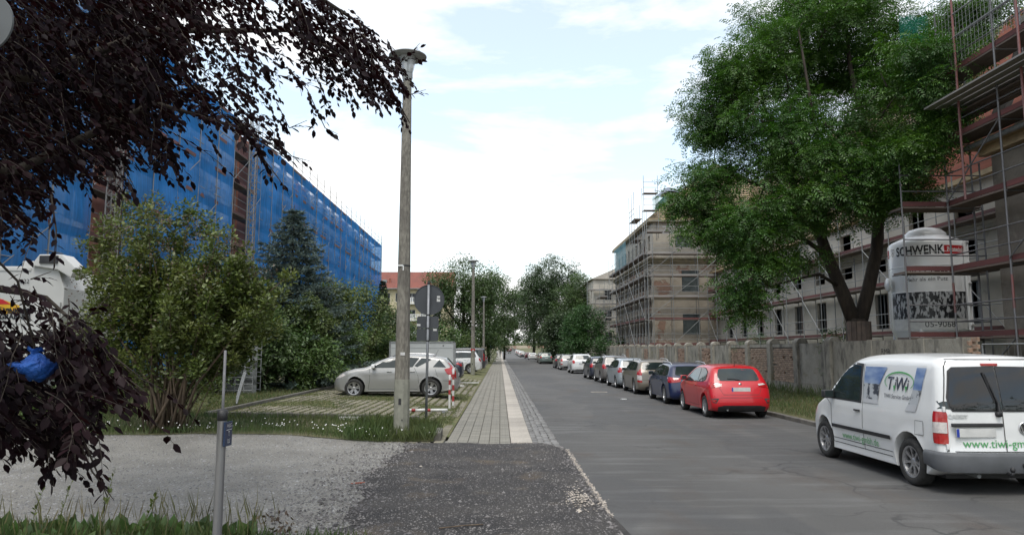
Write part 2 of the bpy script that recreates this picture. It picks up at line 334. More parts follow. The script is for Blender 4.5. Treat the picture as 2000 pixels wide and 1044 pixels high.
# paving pieces: shared meshes, nearest 300 as parts of the surface they lie in
def chamfer(name, d, ch, m, jit=0):
    x, y, z = d[0] / 2, d[1] / 2, d[2]; b = MB()
    q = lambda a, c, h: [(-a, -c, h), (a, -c, h), (a, c, h), (-a, c, h)]
    vs = q(x, y, 0) + q(x, y, z - ch) + q(x - ch, y - ch, z)
    if jit: vs = [(v[0] + random.uniform(-jit, jit), v[1] + random.uniform(-jit, jit), v[2] + random.uniform(-jit, jit) * .5) for v in vs]
    fs = [(i, (i + 1) % 4, 4 + (i + 1) % 4, 4 + i) for i in range(4)] + [(4 + i, 4 + (i + 1) % 4, 8 + (i + 1) % 4, 8 + i) for i in range(4)] + [(8, 9, 10, 11)]
    b.add(vs, fs); return b.mesh(name, m)
def lay(name, meshes, places, parent, mstuff, limit=300, cam_xy=(0, 0)):
    """places: (x,y,z,rz). nearest `limit` become objects, the others one stuff part"""
    places = sorted(places, key=lambda p: (p[0] - cam_xy[0]) ** 2 + (p[1] - cam_xy[1]) ** 2)
    for i, p in enumerate(places[:limit]):
        o = bpy.data.objects.new(name, meshes[i % len(meshes)]); o.location = p[:3]; o.rotation_euler = (0, 0, p[3]); link(o, parent)
    rest = places[limit:]
    if rest:
        vt = [np.array([v.co[:] for v in me.vertices]) for me in meshes]; ft = np.array([tuple(p.vertices) for p in meshes[0].polygons])
        A = np.array(rest); n = len(A); nv = len(vt[0]); T = np.stack([vt[i % len(vt)] for i in range(n)])
        c, s_ = np.cos(A[:, 3])[:, None], np.sin(A[:, 3])[:, None]
        V = np.stack([T[..., 0] * c - T[..., 1] * s_, T[..., 0] * s_ + T[..., 1] * c, T[..., 2]], 2) + A[:, None, :3]
        Fc = (ft[None] + (np.arange(n) * nv)[:, None, None]).reshape(-1, ft.shape[1])
        tag(obj(name + '_field', np_mesh(name, V.reshape(-1, 3), Fc, mstuff), None, parent), kind='stuff')

def brick_mat(name, c1, c2, cm, bw, bh, mortar=.01, offset=.5):
    m, t, b, N, L = base_mat(name); tc = N('ShaderNodeTexCoord'); bt = N('ShaderNodeTexBrick')
    bt.inputs['Color1'].default_value = c4(c1); bt.inputs['Color2'].default_value = c4(c2); bt.inputs['Mortar'].default_value = c4(cm)
    bt.inputs['Scale'].default_value = 1; bt.inputs['Brick Width'].default_value = bw; bt.inputs['Row Height'].default_value = bh; bt.inputs['Mortar Size'].default_value = mortar; bt.offset = offset
    L(tc.outputs['Object'], bt.inputs[0]); L(bt.outputs[0], b.inputs['Base Color']); b.inputs['Roughness'].default_value = .9
    return m
pv = sheet('pavement', [XS, -.4, .205], frange(14.0, 60, 4) + YR[12:], lambda x, y: .072 + rise(y), M['joint'], False); tag(pv, kind='structure')
pm = [chamfer('paver', (.200, .090, .03), .006, M['paver'], .002) for _ in range(4)]
pl = []
for j in range(int((64 - 14.05) / .1)):
    for i in range(6):
        pl.append((XS + .105 + i * .209, 14.06 + j * .1, .0715 + random.uniform(-.002, .003), random.gauss(0, .006)))
lay('paver', pm, pl, pv, M['paver_s'])
far_pv = sheet('pavement_far', [XS, .205], frange(63.9, 190, 6) + YR[43:], lambda x, y: .10 + rise(y), brick_mat('far_paving', (.24, .228, .195), (.19, .18, .155), (.09, .085, .06), .2, .1, .008), False); tag(far_pv, kind='structure')
# granite kerb slabs
ks = empty('kerb', (0, 0, 0)); tag(ks, kind='structure')
sm_ = [chamfer('kerb_slab', (.415, .985, .16), .012, M['slab'], .003) for _ in range(3)]
lay('kerb_slab', sm_, [(.42, 14.15 + .5 + j * 1.0, -.045 + rise(14.6 + j) + random.uniform(-.003, .003), random.gauss(0, .002)) for j in range(300)], ks, M['slab'])
# cobbled gutter
gt = sheet('gutter', [.62, 1.16], frange(14.0, 190, 6) + YR[43:], lambda x, y: .006 + rise(y), M['joint'], False); tag(gt, kind='structure')
cm_ = [chamfer('cobble', (.125, .145, .045), .014, M['cobble'], .008) for _ in range(6)]
pl = []
for j in range(int((75 - 14.05) / .16)):
    for i in range(4):
        x = .70 + i * .135 + random.gauss(0, .006); pl.append((x, 14.1 + j * .16 + (i % 2) * .07 + random.gauss(0, .008), -.018 + .012 * abs(i - 1.5) + random.uniform(-.004, .006), random.gauss(0, .07)))
lay('cobble', cm_, pl, gt, M['cobble_s'])
tag(sheet('gutter_far', [.63, 1.155], frange(75, 190, 6) + YR[43:], lambda x, y: .02 + rise(y), M['cobble_s'], False), kind='structure')
# grass paver parking bays
pk = sheet('parking_bays', frange(-6.85, XS - .01, .6), frange(15.2, 120, 2.5), lambda x, y: left_z(x, y) + .004, M['moss'], False); tag(pk, kind='structure')
gm = [chamfer('paver', (.180, .168, .034), .010, M['gpaver'], .004) for _ in range(4)]
pl = []
for j in range(int((46 - 17.4) / .2)):
    for i in range(23):
        x = XS - .15 - i * .245; y = 17.5 + j * .2 + (i % 2) * .1
        if mnoise.noise(Vector((x * .5, y * .35, 1))) > .22: continue
        pl.append((x + random.gauss(0, .004), y, left_z(x, y) - .012 + random.uniform(-.004, .004), random.gauss(0, .02)))
for j in range(16):
    for i in range(5): x = XS - .15 - i * .245; y = 14.2 + j * .2 + (i % 2) * .1; pl.append((x, y, .075 + .0 * i + (left_z(x, y) - .105) * sstep(13.8, 16, y), 0))
lay('paver', gm, pl, pk, M['gpaver_s'])
# kerbs: front and side of the parking bays, and right-hand road kerb
kb = empty('parking_kerb', (0, 0, 0)); tag(kb, kind='structure')
km = [chamfer('kerb_stone', (.99, .10, .16), .012, M['kerb'], .003) for _ in range(3)]
lay('kerb_stone', km, [(-6.4 + i * 1.0, 17.32, left_z(-6.4 + i, 17.3) - .06, 0) for i in range(5)] + [(-6.93, 17.8 + j, left_z(-6.9, 17.8 + j) - .07, R(90)) for j in range(22)], kb, M['kerb'])
rk = empty('road_kerb', (0, 0, 0)); tag(rk, kind='structure')
km2 = [chamfer('kerb_stone', (.99, .14, .20), .015, M['kerb'], .004) for _ in range(3)]
lay('kerb_stone', km2, [(7.87, 2.5 + j, -.085 + rise(2.5 + j) + random.uniform(-.006, .006), R(90) + random.gauss(0, .004)) for j in range(295)], rk, M['kerb'])

# ------------------------------------------------------------------ scaffold machinery
_unit = {}
def unit(kind, m):
    k = (kind, m.name)
    if k not in _unit:
        b = MB()
        if kind == 't': b.tube([(0, 0, 0), (0, 0, 1)], 1, 6, False)
        else: b.bx((-.5, -.5, 0), (.5, .5, 1))
        _unit[k] = b.mesh('tube' if kind == 't' else 'plank', m, kind == 't')
    return _unit[k]
def frame_of(p0, p1, up=None):
    z = (p1 - p0); L = z.length; z = z / L
    u = Vector(up) if up else (Vector((0, 0, 1)) if abs(z.z) < .95 else Vector((1, 0, 0)))
    x = u.cross(z).normalized(); y = z.cross(x); return x, y, z, L
def emit(members, parent, limit=300):
    """members: (name, kind, p0, p1, a, b, mat); a,b = radius or width,height. Each is a part; past the limit one stuff part"""
    by = {}
    for m in members: by.setdefault(m[0], []).append(m)
    for nm, ms in by.items():
        ms.sort(key=lambda m: ((Vector(m[2]) + Vector(m[3])) / 2 - Vector((0, 0, EYE))).length)
        for m in ms[:limit]:
            p0, p1 = Vector(m[2]), Vector(m[3]); x, y, z, L = frame_of(p0, p1)
            o = bpy.data.objects.new(nm, unit(m[1], m[6])); link(o, parent)
            a, b = m[4], m[5]
            o.matrix_local = Matrix(((x.x * a, y.x * b, z.x * L, p0.x), (x.y * a, y.y * b, z.y * L, p0.y), (x.z * a, y.z * b, z.z * L, p0.z), (0, 0, 0, 1)))
        rest = ms[limit:]
        if rest:
            bb = MB()
            for m in rest:
                p0, p1 = Vector(m[2]), Vector(m[3]); x, y, z, L = frame_of(p0, p1)
                if m[1] == 't': bb.tube([p0, p1], m[4], 5, False)
                else: bb.box((p0 + p1) / 2, (m[4], m[5], L), m=Matrix((x, y, z)).transposed())
            tag(bb.build(nm + '_field', rest[0][6], parent), kind='stuff')
def scaffold(mem, p0, p1, inn, z0, levels, bay=2.5, top=2.0, toe='toe_red', brace=3, inner=True, rails=True, r=.026, steel='steel'):
    """bays along p0->p1 (plan), inn = plan vector to the inner row, levels = deck heights"""
    p0, p1, inn = Vector((*p0, 0)), Vector((*p1, 0)), Vector((*inn, 0)); L = (p1 - p0).length; n = max(1, round(L / bay)); d = (p1 - p0) / n
    S = M[steel]; zt = levels[-1] + top; u = d.normalized() * .015
    Z = lambda p, z: Vector((p.x, p.y, z))
    for i in range(n + 1):
        q = p0 + d * i
        mem.append(('standard', 't', Z(q, z0), Z(q, zt), r, r, S))
        if inner: mem.append(('standard', 't', Z(q + inn, z0), Z(q + inn, zt - 1.0), r, r, S))
        for z in levels: mem.append(('transom', 't', Z(q, z - .05), Z(q + inn, z - .05), r * .8, r * .8, S))
    for i in range(n):
        q = p0 + d * i
        for k, z in enumerate(levels):
            m_ = q + inn * .5
            mem.append(('deck', 'b', Z(m_ + u, z), Z(m_ + d - u, z), inn.length * .92, .05, M['deck']))
            if toe: mem.append(('toe_board', 'b', Z(q + inn * .06 + u, z + .115), Z(q + inn * .06 + d - u, z + .115), .03, .15, M[toe]))
            if rails:
                for h in (.5, 1.0): mem.append(('guard_rail', 't', Z(q, z + h), Z(q + d, z + h), r * .75, r * .75, S))
            if brace and (i + k) % brace == 0:
                zb = levels[k - 1] if k else z0
                mem.append(('brace', 't', Z(q - inn * .03, zb + .1), Z(q + d - inn * .03, z - .05), r * .8, r * .8, S))

# openings in facades: a window is a frame part with a pane under it
def window(parent, face, a, b, z0, z1, pos, depth=.12, fm='white', pm_='win_dark', cross=True, name='window'):
    """face 'x': wall plane at x=pos seen from -x, spans y a..b; face 'y': plane at y=pos seen from -y, spans x a..b; +x/+y outwards variants via sign"""
    s = -1
    if face.startswith('-'): s = 1; face = face[1:]
    t = .07; b_ = MB(); p = MB()
    def bx(m, u0, u1, v0, v1, d0, d1):
        if face == 'x': m.bx((pos + s * d0, u0, v0), (pos + s * d1, u1, v1))
        else: m.bx((u0, pos + s * d0, v0), (u1, pos + s * d1, v1))
    bx(b_, a, b, z0, z0 + t, -.02, .05); bx(b_, a, b, z1 - t, z1, -.02, .05); bx(b_, a, a + t, z0 + t, z1 - t, -.02, .05); bx(b_, b - t, b, z0 + t, z1 - t, -.02, .05)
    if cross:
        mdl = (a + b) / 2; bx(b_, mdl - .035, mdl + .035, z0 + t, z1 - t, -.02, .045)
    bx(p, a + t, b - t, z0 + t, z1 - t, -.015, .012)
    o = b_.build(name, M[fm], parent); p.build('pane', M[pm_], o); return o
# ------------------------------------------------------------------ buildings
def facade(mb, face, pos, u0, u1, z0, z1, holes, inn=1, reveal=.22):
    """wall face with real recessed openings; inn = +1/-1 direction into the building along the face normal axis"""
    us = sorted({u0, u1, *[h[0] for h in holes], *[h[1] for h in holes]}); zs = sorted({z0, z1, *[h[2] for h in holes], *[h[3] for h in holes]})
    us = [u for u in us if u0 <= u <= u1]; zs = [z for z in zs if z0 <= z <= z1]
    P = (lambda u, z, d=0: (pos + inn * d, u, z)) if face == 'x' else (lambda u, z, d=0: (u, pos + inn * d, z))
    for i in range(len(us) - 1):
        for j in range(len(zs) - 1):
            cu, cz = (us[i] + us[i + 1]) / 2, (zs[j] + zs[j + 1]) / 2
            if any(h[0] < cu < h[1] and h[2] < cz < h[3] for h in holes): continue
            mb.add([P(us[i], zs[j]), P(us[i + 1], zs[j]), P(us[i + 1], zs[j + 1]), P(us[i], zs[j + 1])], [(0, 1, 2, 3)])
    for a, b, c, d in holes:
        for (p, q) in (((a, c), (b, c)), ((b, c), (b, d)), ((b, d), (a, d)), ((a, d), (a, c))):
            mb.add([P(*p), P(*q), P(*q, reveal), P(*p, reveal)], [(0, 1, 2, 3)])
def panes(parent, face, pos, holes, inn=1, m='win_dark', frame=None, depth=.2, mull=1, name='window'):
    for a, b, c, d in holes:
        f = MB(); p = MB(); t = .06
        def bx(mb, u0, u1, v0, v1, e0, e1):
            if face == 'x': mb.bx((pos + inn * e0, u0, v0), (pos + inn * e1, u1, v1))
            else: mb.bx((u0, pos + inn * e0, v0), (u1, pos + inn * e1, v1))
        bx(p, a + .01, b - .01, c + .01, d - .01, depth, depth + .02)
        if frame:
            bx(f, a, b, c, c + t, depth - .06, depth - .003); bx(f, a, b, d - t, d, depth - .06, depth - .003)
            for k in range(mull + 2): u = a + (b - a - t) * k / (mull + 1); bx(f, u, u + t, c + t, d - t, depth - .06, depth - .003)
            o = f.build(name, M[frame], parent); p.build('pane', M[m], o)
        else: p.build(name, M[m], parent)

def brickwork(name, brick, brick2, mortar, plaster, amount, scale):
    m, t, b, N, L = base_mat(name); tc = N('ShaderNodeTexCoord'); bt = N('ShaderNodeTexBrick'); mp = N('ShaderNodeMapping')
    # wall-aligned coordinates (x+y, z): works for faces along either axis
    sx = N('ShaderNodeSeparateXYZ'); cx = N('ShaderNodeCombineXYZ'); ad = N('ShaderNodeMath'); ad.operation = 'ADD'
    L(tc.outputs['Object'], sx.inputs[0]); L(sx.outputs[0], ad.inputs[0]); L(sx.outputs[1], ad.inputs[1]); L(ad.outputs[0], cx.inputs[0]); L(sx.outputs[2], cx.inputs[1])
    bt.inputs['Color1'].default_value = c4(brick); bt.inputs['Color2'].default_value = c4(brick2); bt.inputs['Mortar'].default_value = c4(mortar)
    bt.inputs['Scale'].default_value = 1; bt.inputs['Brick Width'].default_value = .26; bt.inputs['Row Height'].default_value = .085; bt.inputs['Mortar Size'].default_value = .008
    L(cx.outputs[0], bt.inputs[0])
    n = N('ShaderNodeTexNoise'); n.inputs['Scale'].default_value = scale; n.inputs['Detail'].default_value = 7; n.inputs['Roughness'].default_value = .62; L(tc.outputs['Object'], n.inputs[0])
    mr = N('ShaderNodeMapRange'); mr.inputs[1].default_value = amount; mr.inputs[2].default_value = amount + .035; L(n.outputs[0], mr.inputs[0])
    n2 = N('ShaderNodeTexNoise'); n2.inputs['Scale'].default_value = 1.6; n2.inputs['Detail'].default_value = 6; L(tc.outputs['Object'], n2.inputs[0])
    x0 = N('ShaderNodeMixRGB'); x0.inputs[1].default_value = c4(plaster); x0.inputs[2].default_value = c4(tuple(v * .55 for v in plaster)); L(n2.outputs[0], x0.inputs[0])
    x = N('ShaderNodeMixRGB'); L(mr.outputs[0], x.inputs[0]); L(bt.outputs[0], x.inputs[1]); L(x0.outputs[0], x.inputs[2]); L(x.outputs[0], b.inputs['Base Color']); b.inputs['Roughness'].default_value = .95
    bp = N('ShaderNodeBump'); bp.inputs['Distance'].default_value = .02; L(mr.outputs[0], bp.inputs['Height']); L(bp.outputs[0], b.inputs['Normal'])
    return m
M['ruin'] = brickwork('weathered_brick_and_plaster', (.36, .20, .14), (.28, .165, .12), (.33, .29, .24), (.54, .47, .38), .45, .42)
M['ruin2'] = brickwork('grey_plaster_over_brick', (.22, .12, .09), (.18, .10, .08), (.2, .18, .16), (.56, .51, .43), .36, .35)
M['cream'] = mat('cream_plaster', (.55, .51, .44), (.43, .40, .34), scale=.6, rough=.9, c3=(.28, .26, .23), s3=2.5, lo3=.6, hi3=.8)
M['render'] = mat('grey_brown_render', (.24, .215, .18), (.16, .14, .12), scale=.9, rough=.95, bump=.02, bscale=9, c3=(.25, .225, .19), s3=3, lo3=.58, hi3=.7)
M['timber'] = mat('new_roof_timber', (.42, .32, .19), (.30, .23, .14), scale=3, rough=.8, rnd=.15)
M['membrane'] = mat('roof_membrane', (.22, .20, .17), (.17, .155, .13), scale=2, rough=.85)
M['tile'] = mat('clay_tile', (.30, .10, .065), (.22, .08, .055), scale=2, rough=.85, rnd=.15, isl=0)
M['tile_dark'] = mat('dark_roof_tile', (.035, .033, .035), (.06, .055, .05), scale=3, rough=.7, rnd=.3)
M['stone'] = mat('sandstone_cornice', (.33, .28, .18), (.22, .19, .14), scale=2, rough=.9)
M['greynet'] = mat('window_film', (.10, .12, .12), (.055, .07, .07), scale=2.5, rough=.35)
M['dusty'] = mat('dusty_pane', (.16, .165, .16), (.09, .095, .095), scale=2.2, rough=.35)

# --- long recessed barracks block, cream wall
MAINX = 19.6
bm_ = empty('barracks_block', (0, 0, 0)); tag(bm_, 'long cream plastered block with tall narrow windows set back behind the silo', 'building')
yw = [24.2, 26.6] + [29.6, 33.0, 36.5, 40.0, 43.4, 46.8, 50.3, 53.8, 57.4, 60.9]
hol = [(y - .62, y + .62, 2.95, 4.75) for y in yw[2:]] + [(28.4 - .1, 31.0, 2.5, 4.75)][:0] + [(y - .62, y + .62, 5.85, 6.5) for y in yw] + [(y - .62, y + .62, 7.25, 8.35) for y in yw]
mb = MB(); facade(mb, 'x', MAINX, 21.9, 65.0, 0, 8.8, hol); mb.build('wall', M['cream'], bm_)
panes(bm_, 'x', MAINX, [h for h in hol if h[2] < 4], m='win_dark', frame='dusty', mull=1)
panes(bm_, 'x', MAINX, [h for h in hol if h[2] > 4], m='win_dark')
for i, y in enumerate(yw[2:]): MB().bx((MAINX + .10, y - .61, 2.96), (MAINX + .13, y - .61 + (.5 if i % 2 else .25), 4.74)).build('window_board', M['deck' if i % 3 else 'dusty'], bm_)
mb = MB()
for k, (d0, z0, z1) in enumerate(((.12, 6.62, 6.72), (.28, 6.72, 6.86), (.4, 6.86, 6.98))): mb.bx((MAINX - d0, 21.95, z0), (MAINX + .01, 64.9, z1 - .002))
mb.build('cornice', M['cream'], bm_)
mb = MB(); mb.bx((MAINX - .45, 21.9, 8.8), (MAINX + .1, 65, 9.0)); mb.build('eaves_board', M['timber'], bm_)
# mansard: steep lower slope up to the ridge
RX, RZ = 25.2, 18.2
mb = MB(); mb.prism([(MAINX - .35, 9.0), (RX, RZ), (31, 9.0)], (0, 21.9, 0), (1, 0, 0), (0, 0, 1), (0, 50, 0)); mb.build('roof_membrane', M['membrane'], bm_)
mem = []; sl = Vector((RX - MAINX + .35, 0, RZ - 9.0)); nn = Vector((-sl.z, 0, sl.x)).normalized() * .05
for k in range(36):
    q = Vector((MAINX - .35, 0, 9.0)) + sl * ((k + .5) / 36) + nn
    mem.append(('tile_course' if 0 else 'roof_batten', 'b', q + Vector((0, 33.5, 0)), q + Vector((0, 71.5, 0)), .06, .07, M['timber']))
    mem.append(('tile_course', 'b', q + Vector((0, 22, 0)), q + Vector((0, 33.4, 0)), .05, .2, M['tile']))
emit(mem, bm_)
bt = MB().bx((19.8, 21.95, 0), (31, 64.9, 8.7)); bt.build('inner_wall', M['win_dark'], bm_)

# --- far wing: brick gable facing the camera, street front with narrow windows between piers
wg = empty('barracks_wing', (0, 0, 0)); tag(wg, 'weathered brick corner wing with bare window openings wrapped in scaffolding beyond the tree', 'building')
WX, WY = 14.0, 65.0
gh = [(16.6, 18.2, 3.3, 5.2), (16.6, 18.2, 7.2, 9.15), (16.1, 17.6, 11.3, 12.4)]
mb = MB(); facade(mb, 'y', WY, WX, MAINX + .0, 0, 10.0, [h for h in gh if h[3] < 10]); sh = []
for y in np.arange(66.2, 85, 1.55):
    for z0, z1 in ((3.2, 5.3), (6.0, 7.2) if 0 else (5.95, 7.0), (7.6, 9.2)): sh.append((y, y + .8, z0, z1))
facade(mb, 'x', WX, WY, 86, 0, 10.0, sh); mb.build('wall', M['ruin'], wg)
mb = MB(); facade(mb, 'y', WY + .04, WX + .04, MAINX + 2, 10.25, 13.6, [gh[2]]); sh2 = [(y, y + .9, 11.2, 12.6) for y in np.arange(66.4, 85, 2.1)]
facade(mb, 'x', WX + .04, WY + .04, 86, 10.25, 13.6, sh2); mb.build('attic_wall', M['ruin2'], wg)
panes(wg, 'y', WY, gh, m='greynet', depth=.18); panes(wg, 'x', WX, sh + sh2, m='win_dark', depth=.2)
mb = MB()
for y in np.arange(65.15, 86, 1.55): mb.bx((WX - .12, y, .3), (WX + .01, y + .45, 9.4)); 
for c in mb.v[:0]: pass
n_ = len(mb.v) // 8
for k in range(n_):
    q = MB(); q.v = mb.v[k * 8:k * 8 + 8]; q.f = [tuple(i for i in f) for f in MB().bx((0, 0, 0), (1, 1, 1)).f]; q.build('pilaster', M['ruin2'], wg)
mb = MB()
for d, z0, z1 in ((.15, 9.75, 9.9), (.35, 9.9, 10.08), (.5, 10.08, 10.25)):
    mb.bx((WX - d, WY - d, z0), (MAINX + .0, WY + .03, z1 - .003)); mb.bx((WX - d, WY + .03, z0 + .001), (WX + .03, 86, z1 - .004))
mb.build('cornice', M['stone'], wg)
mb = MB()
for d, z0, z1 in ((.1, 6.55, 6.7), (.1, 2.1, 2.25)): mb.bx((WX - d, WY - d, z0), (MAINX, WY + .0, z1)); 
mb.build('string_course', M['stone'], wg)
mb = MB(); mb.bx((WX - .45, WY - .45, 13.6), (31, 86, 13.85)); mb.build('eaves_board', M['stone'], wg)
mb = MB(); e = [(WX - .4, WY - .4, 13.86), (31, WY - .4, 13.86), (31, 86.4, 13.86), (WX - .4, 86.4, 13.86), (22.5, WY + 8.1, 21.3), (22.5, 78, 21.3)]
mb.add(e, [(0, 1, 4), (1, 2, 5, 4), (2, 3, 5), (3, 0, 4, 5)]); mb.build('roof_membrane', M['timber'], wg)
mem = []
for k in range(30):
    t = (k + .5) / 30; P = lambda a, b: Vector(a).lerp(Vector(b), t)
    a, b, c = P(e[0], e[4]), P(e[1], e[4]), P(e[3], e[5]); up = Vector((0, 0, .05))
    mem.append(('roof_batten', 'b', a + up + Vector((0, -.03, 0)), b + up + Vector((0, -.03, 0)), .06, .06, M['membrane'])); mem.append(('roof_batten', 'b', a + up + Vector((-.03, 0, 0)), c + up, .06, .06, M['timber']))
emit(mem, wg)
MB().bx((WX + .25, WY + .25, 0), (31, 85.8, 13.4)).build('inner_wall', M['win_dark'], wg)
MB().prism([(16.2, 14.2), (18.6, 14.2), (18.6, 17.2), (17.4, 17.6), (16.2, 17.0)], (0, 69.5, 0), (1, 0, 0), (0, 0, 1), (0, 4, 0)).build('dormer', M['membrane'], wg)
# grey-blue tarpaulin over the dormer
M['tarp'] = mat('grey_blue_tarpaulin', (.16, .19, .24), (.10, .12, .155), scale=1.5, rough=.5, bump=.08, bscale=2)
V = [(15.6 + 3.6 * i / 14, 69.2 + 4.8 * j / 14, 17.75 + .25 * math.sin(i * .45) - .012 * (i - 7) ** 2 - .35 * (j in (0,)) + .10 * mnoise.noise(Vector((i * .5, j * .5, 2)))) for j in range(15) for i in range(15)]
tp = obj('tarpaulin', np_mesh('tarpaulin', np.array(V), np.array([(j * 15 + i, j * 15 + i + 1, j * 15 + i + 16, j * 15 + i + 15) for j in range(14) for i in range(14)]), M['tarp'], True))
tag(tp, 'grey blue tarpaulin draped over the dormer of the corner wing', 'tarpaulin')

# --- pale buildings further down the right side
b2 = empty('pale_block', (0, 0, 0)); tag(b2, 'pale grey block with small dark windows far behind the scaffolded corner wing', 'building')
hs = [(x, x + 1.0, z, z + 1.5) for x in (15.2, 17.0, 18.6, 20.4) for z in (3, 6.2, 9.2)]
mb = MB(); facade(mb, 'y', 104, 13.6, 24, 0, 12.2, hs); hx = [(y, y + 1.1, z, z + 1.5) for y in np.arange(106, 138, 3) for z in (3, 6.2, 9.2)]
facade(mb, 'x', 13.6, 104, 140, 0, 12.2, hx); mb.build('wall', M['cream'], b2); panes(b2, 'y', 104, hs); panes(b2, 'x', 13.6, hx)
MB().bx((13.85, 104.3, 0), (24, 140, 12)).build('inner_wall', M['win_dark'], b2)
MB().prism([(13.2, 12.2), (18.8, 14.6), (24.4, 12.2)], (0, 103.6, 0), (1, 0, 0), (0, 0, 1), (0, 37, 0)).build('roof', M['greynet'] if 0 else M['slab'], b2)

# --- near wing at the right edge: rendered wall, gutter, tiled roof
NX, NY = 14.9, 21.0
nb = empty('barracks_pavilion', (0, 0, 0)); tag(nb, 'grey brown rendered wing under scaffolding close behind the white van', 'building')
hn = [(y - .6, y + .6, z0, z1) for y in (16.6, 13.2, 9.8, 6.4) for z0, z1 in ((1.6, 3.5), (4.9, 6.8))]
mb = MB(); facade(mb, 'x', NX, 4, NY, 0, 8.0, hn); mb.bx((NX + .001, NY - .3, 0), (24, NY, 8)); mb.build('wall', M['render'], nb); panes(nb, 'x', NX, hn)
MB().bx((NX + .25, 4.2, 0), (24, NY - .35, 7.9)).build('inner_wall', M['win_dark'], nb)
mb = MB(); mb.bx((NX - .5, 4, 8.0), (NX + .3, NY + .5, 8.16)); mb.bx((NX - .25, 4, 7.75), (NX, NY + .2, 7.998)); mb.build('eaves_board', M['timber'], nb)
mb = MB(); mb.tube([(NX - .58, 4, 8.02), (NX - .58, NY + .6, 8.02)], .075, 10); mb.build('gutter', M['steel'], nb)
mb = MB(); facade(mb, 'x', NX + .5, 4, NY - 1.2, 8.2, 11.4, [(14.6, 15.9, 9.0, 10.6)]); mb.bx((NX + .501, NY - 1.4, 8.2), (22, NY - 1.2, 11.4)); mb.build('dormer_wall', M['render'], nb)
mb = MB(); mb.prism([(NX - .4, 8.17), (20.5, 14.8), (26, 8.17)], (0, 4, 0), (1, 0, 0), (0, 0, 1), (0, NY - 5.5, 0)); mb.build('roof', M['membrane'], nb)
mem = []
for k in range(9): # stepped dark tiles along the open verge
    for j in range(3):
        q = Vector((NX - .35 + k * .14, NY - .95 + j * .28, 8.25 + k * .33)); mem.append(('roof_tile', 'b', q, q + Vector((.17, 0, .40)), .26, .035, M['tile_dark']))
for k in range(5): q = Vector((NX + .2, NY - 1.6 - k * .3, 11.55)); mem.append(('roof_tile', 'b', q, q + Vector((.5, 0, .16)), .28, .04, M['tile_dark']))
emit(mem, nb)
MB().bx((NX + .35, 4, 11.4), (23, NY - 1.0, 11.6)).build('dormer_roof', M['membrane'], nb)

# --- near scaffold
M['greennet'] = None
def net_mat(name, c, holes, trans):
    m = bpy.data.materials.new(name); m.use_nodes = True; t = m.node_tree; t.nodes.clear(); N = t.nodes.new; L = t.links.new
    o = N('ShaderNodeOutputMaterial'); d = N('ShaderNodeBsdfDiffuse'); tr = N('ShaderNodeBsdfTranslucent'); tp = N('ShaderNodeBsdfTransparent')
    tc = N('ShaderNodeTexCoord'); n = N('ShaderNodeTexNoise'); n.inputs['Scale'].default_value = .55; n.inputs['Detail'].default_value = 5; L(tc.outputs['Object'], n.inputs[0])
    n2 = N('ShaderNodeTexNoise'); n2.inputs['Scale'].default_value = 3.0; n2.inputs['Detail'].default_value = 3
    mp = N('ShaderNodeMapping'); mp.inputs['Scale'].default_value = (1, 2.2, .12); L(tc.outputs['Object'], mp.inputs[0]); L(mp.outputs[0], n2.inputs[0])
    mr = N('ShaderNodeMapRange'); mr.inputs[1].default_value = .3; mr.inputs[2].default_value = .7; L(n.outputs[0], mr.inputs[0])
    x = N('ShaderNodeMixRGB'); x.inputs[1].default_value = c4(c); x.inputs[2].default_value = c4(tuple(v * 1.5 for v in c)); L(mr.outputs[0], x.inputs[0])
    L(x.outputs[0], d.inputs[0]); L(x.outputs[0], tr.inputs[0])
    a = N('ShaderNodeMixShader'); a.inputs[0].default_value = trans; L(d.outputs[0], a.inputs[1]); L(tr.outputs[0], a.inputs[2])
    r2 = N('ShaderNodeMapRange'); r2.inputs[1].default_value = .3; r2.inputs[2].default_value = .7; r2.inputs[3].default_value = holes + .13; r2.inputs[4].default_value = holes - .13; L(n2.outputs[0], r2.inputs[0])
    oi = N('ShaderNodeObjectInfo'); rr = N('ShaderNodeMapRange'); rr.inputs[3].default_value = -.09; rr.inputs[4].default_value = .09; L(oi.outputs['Random'], rr.inputs[0])
    ad = N('ShaderNodeMath'); L(r2.outputs[0], ad.inputs[0]); L(rr.outputs[0], ad.inputs[1])
    b = N('ShaderNodeMixShader'); L(ad.outputs[0], b.inputs[0]); L(a.outputs[0], b.inputs[1]); L(tp.outputs[0], b.inputs[2]); L(b.outputs[0], o.inputs[0]); return m
M['bluenet'] = net_mat('blue_debris_net', (.055, .28, .70), .29, .5)
M['greennet'] = net_mat('green_debris_net', (.02, .17, .13), .5, .5)
M['palenet'] = net_mat('pale_blue_net', (.22, .42, .5), .5, .5)
sn = empty('scaffold', (14, 21, 0)); sn.location = (0, 0, 0); tag(sn, 'tall scaffold with dark red toe boards behind the white van', 'scaffold')
mem = []; LV = [2.24, 4.24, 6.24, 8.24, 10.24]
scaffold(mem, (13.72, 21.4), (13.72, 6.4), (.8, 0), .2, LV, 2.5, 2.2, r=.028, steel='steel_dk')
scaffold(mem, (12.35, 21.5), (14.85, 21.5), (0, .75), .2, LV[:3], 2.5, 1.4, brace=0, r=.026, steel='steel_dk', inner=False)
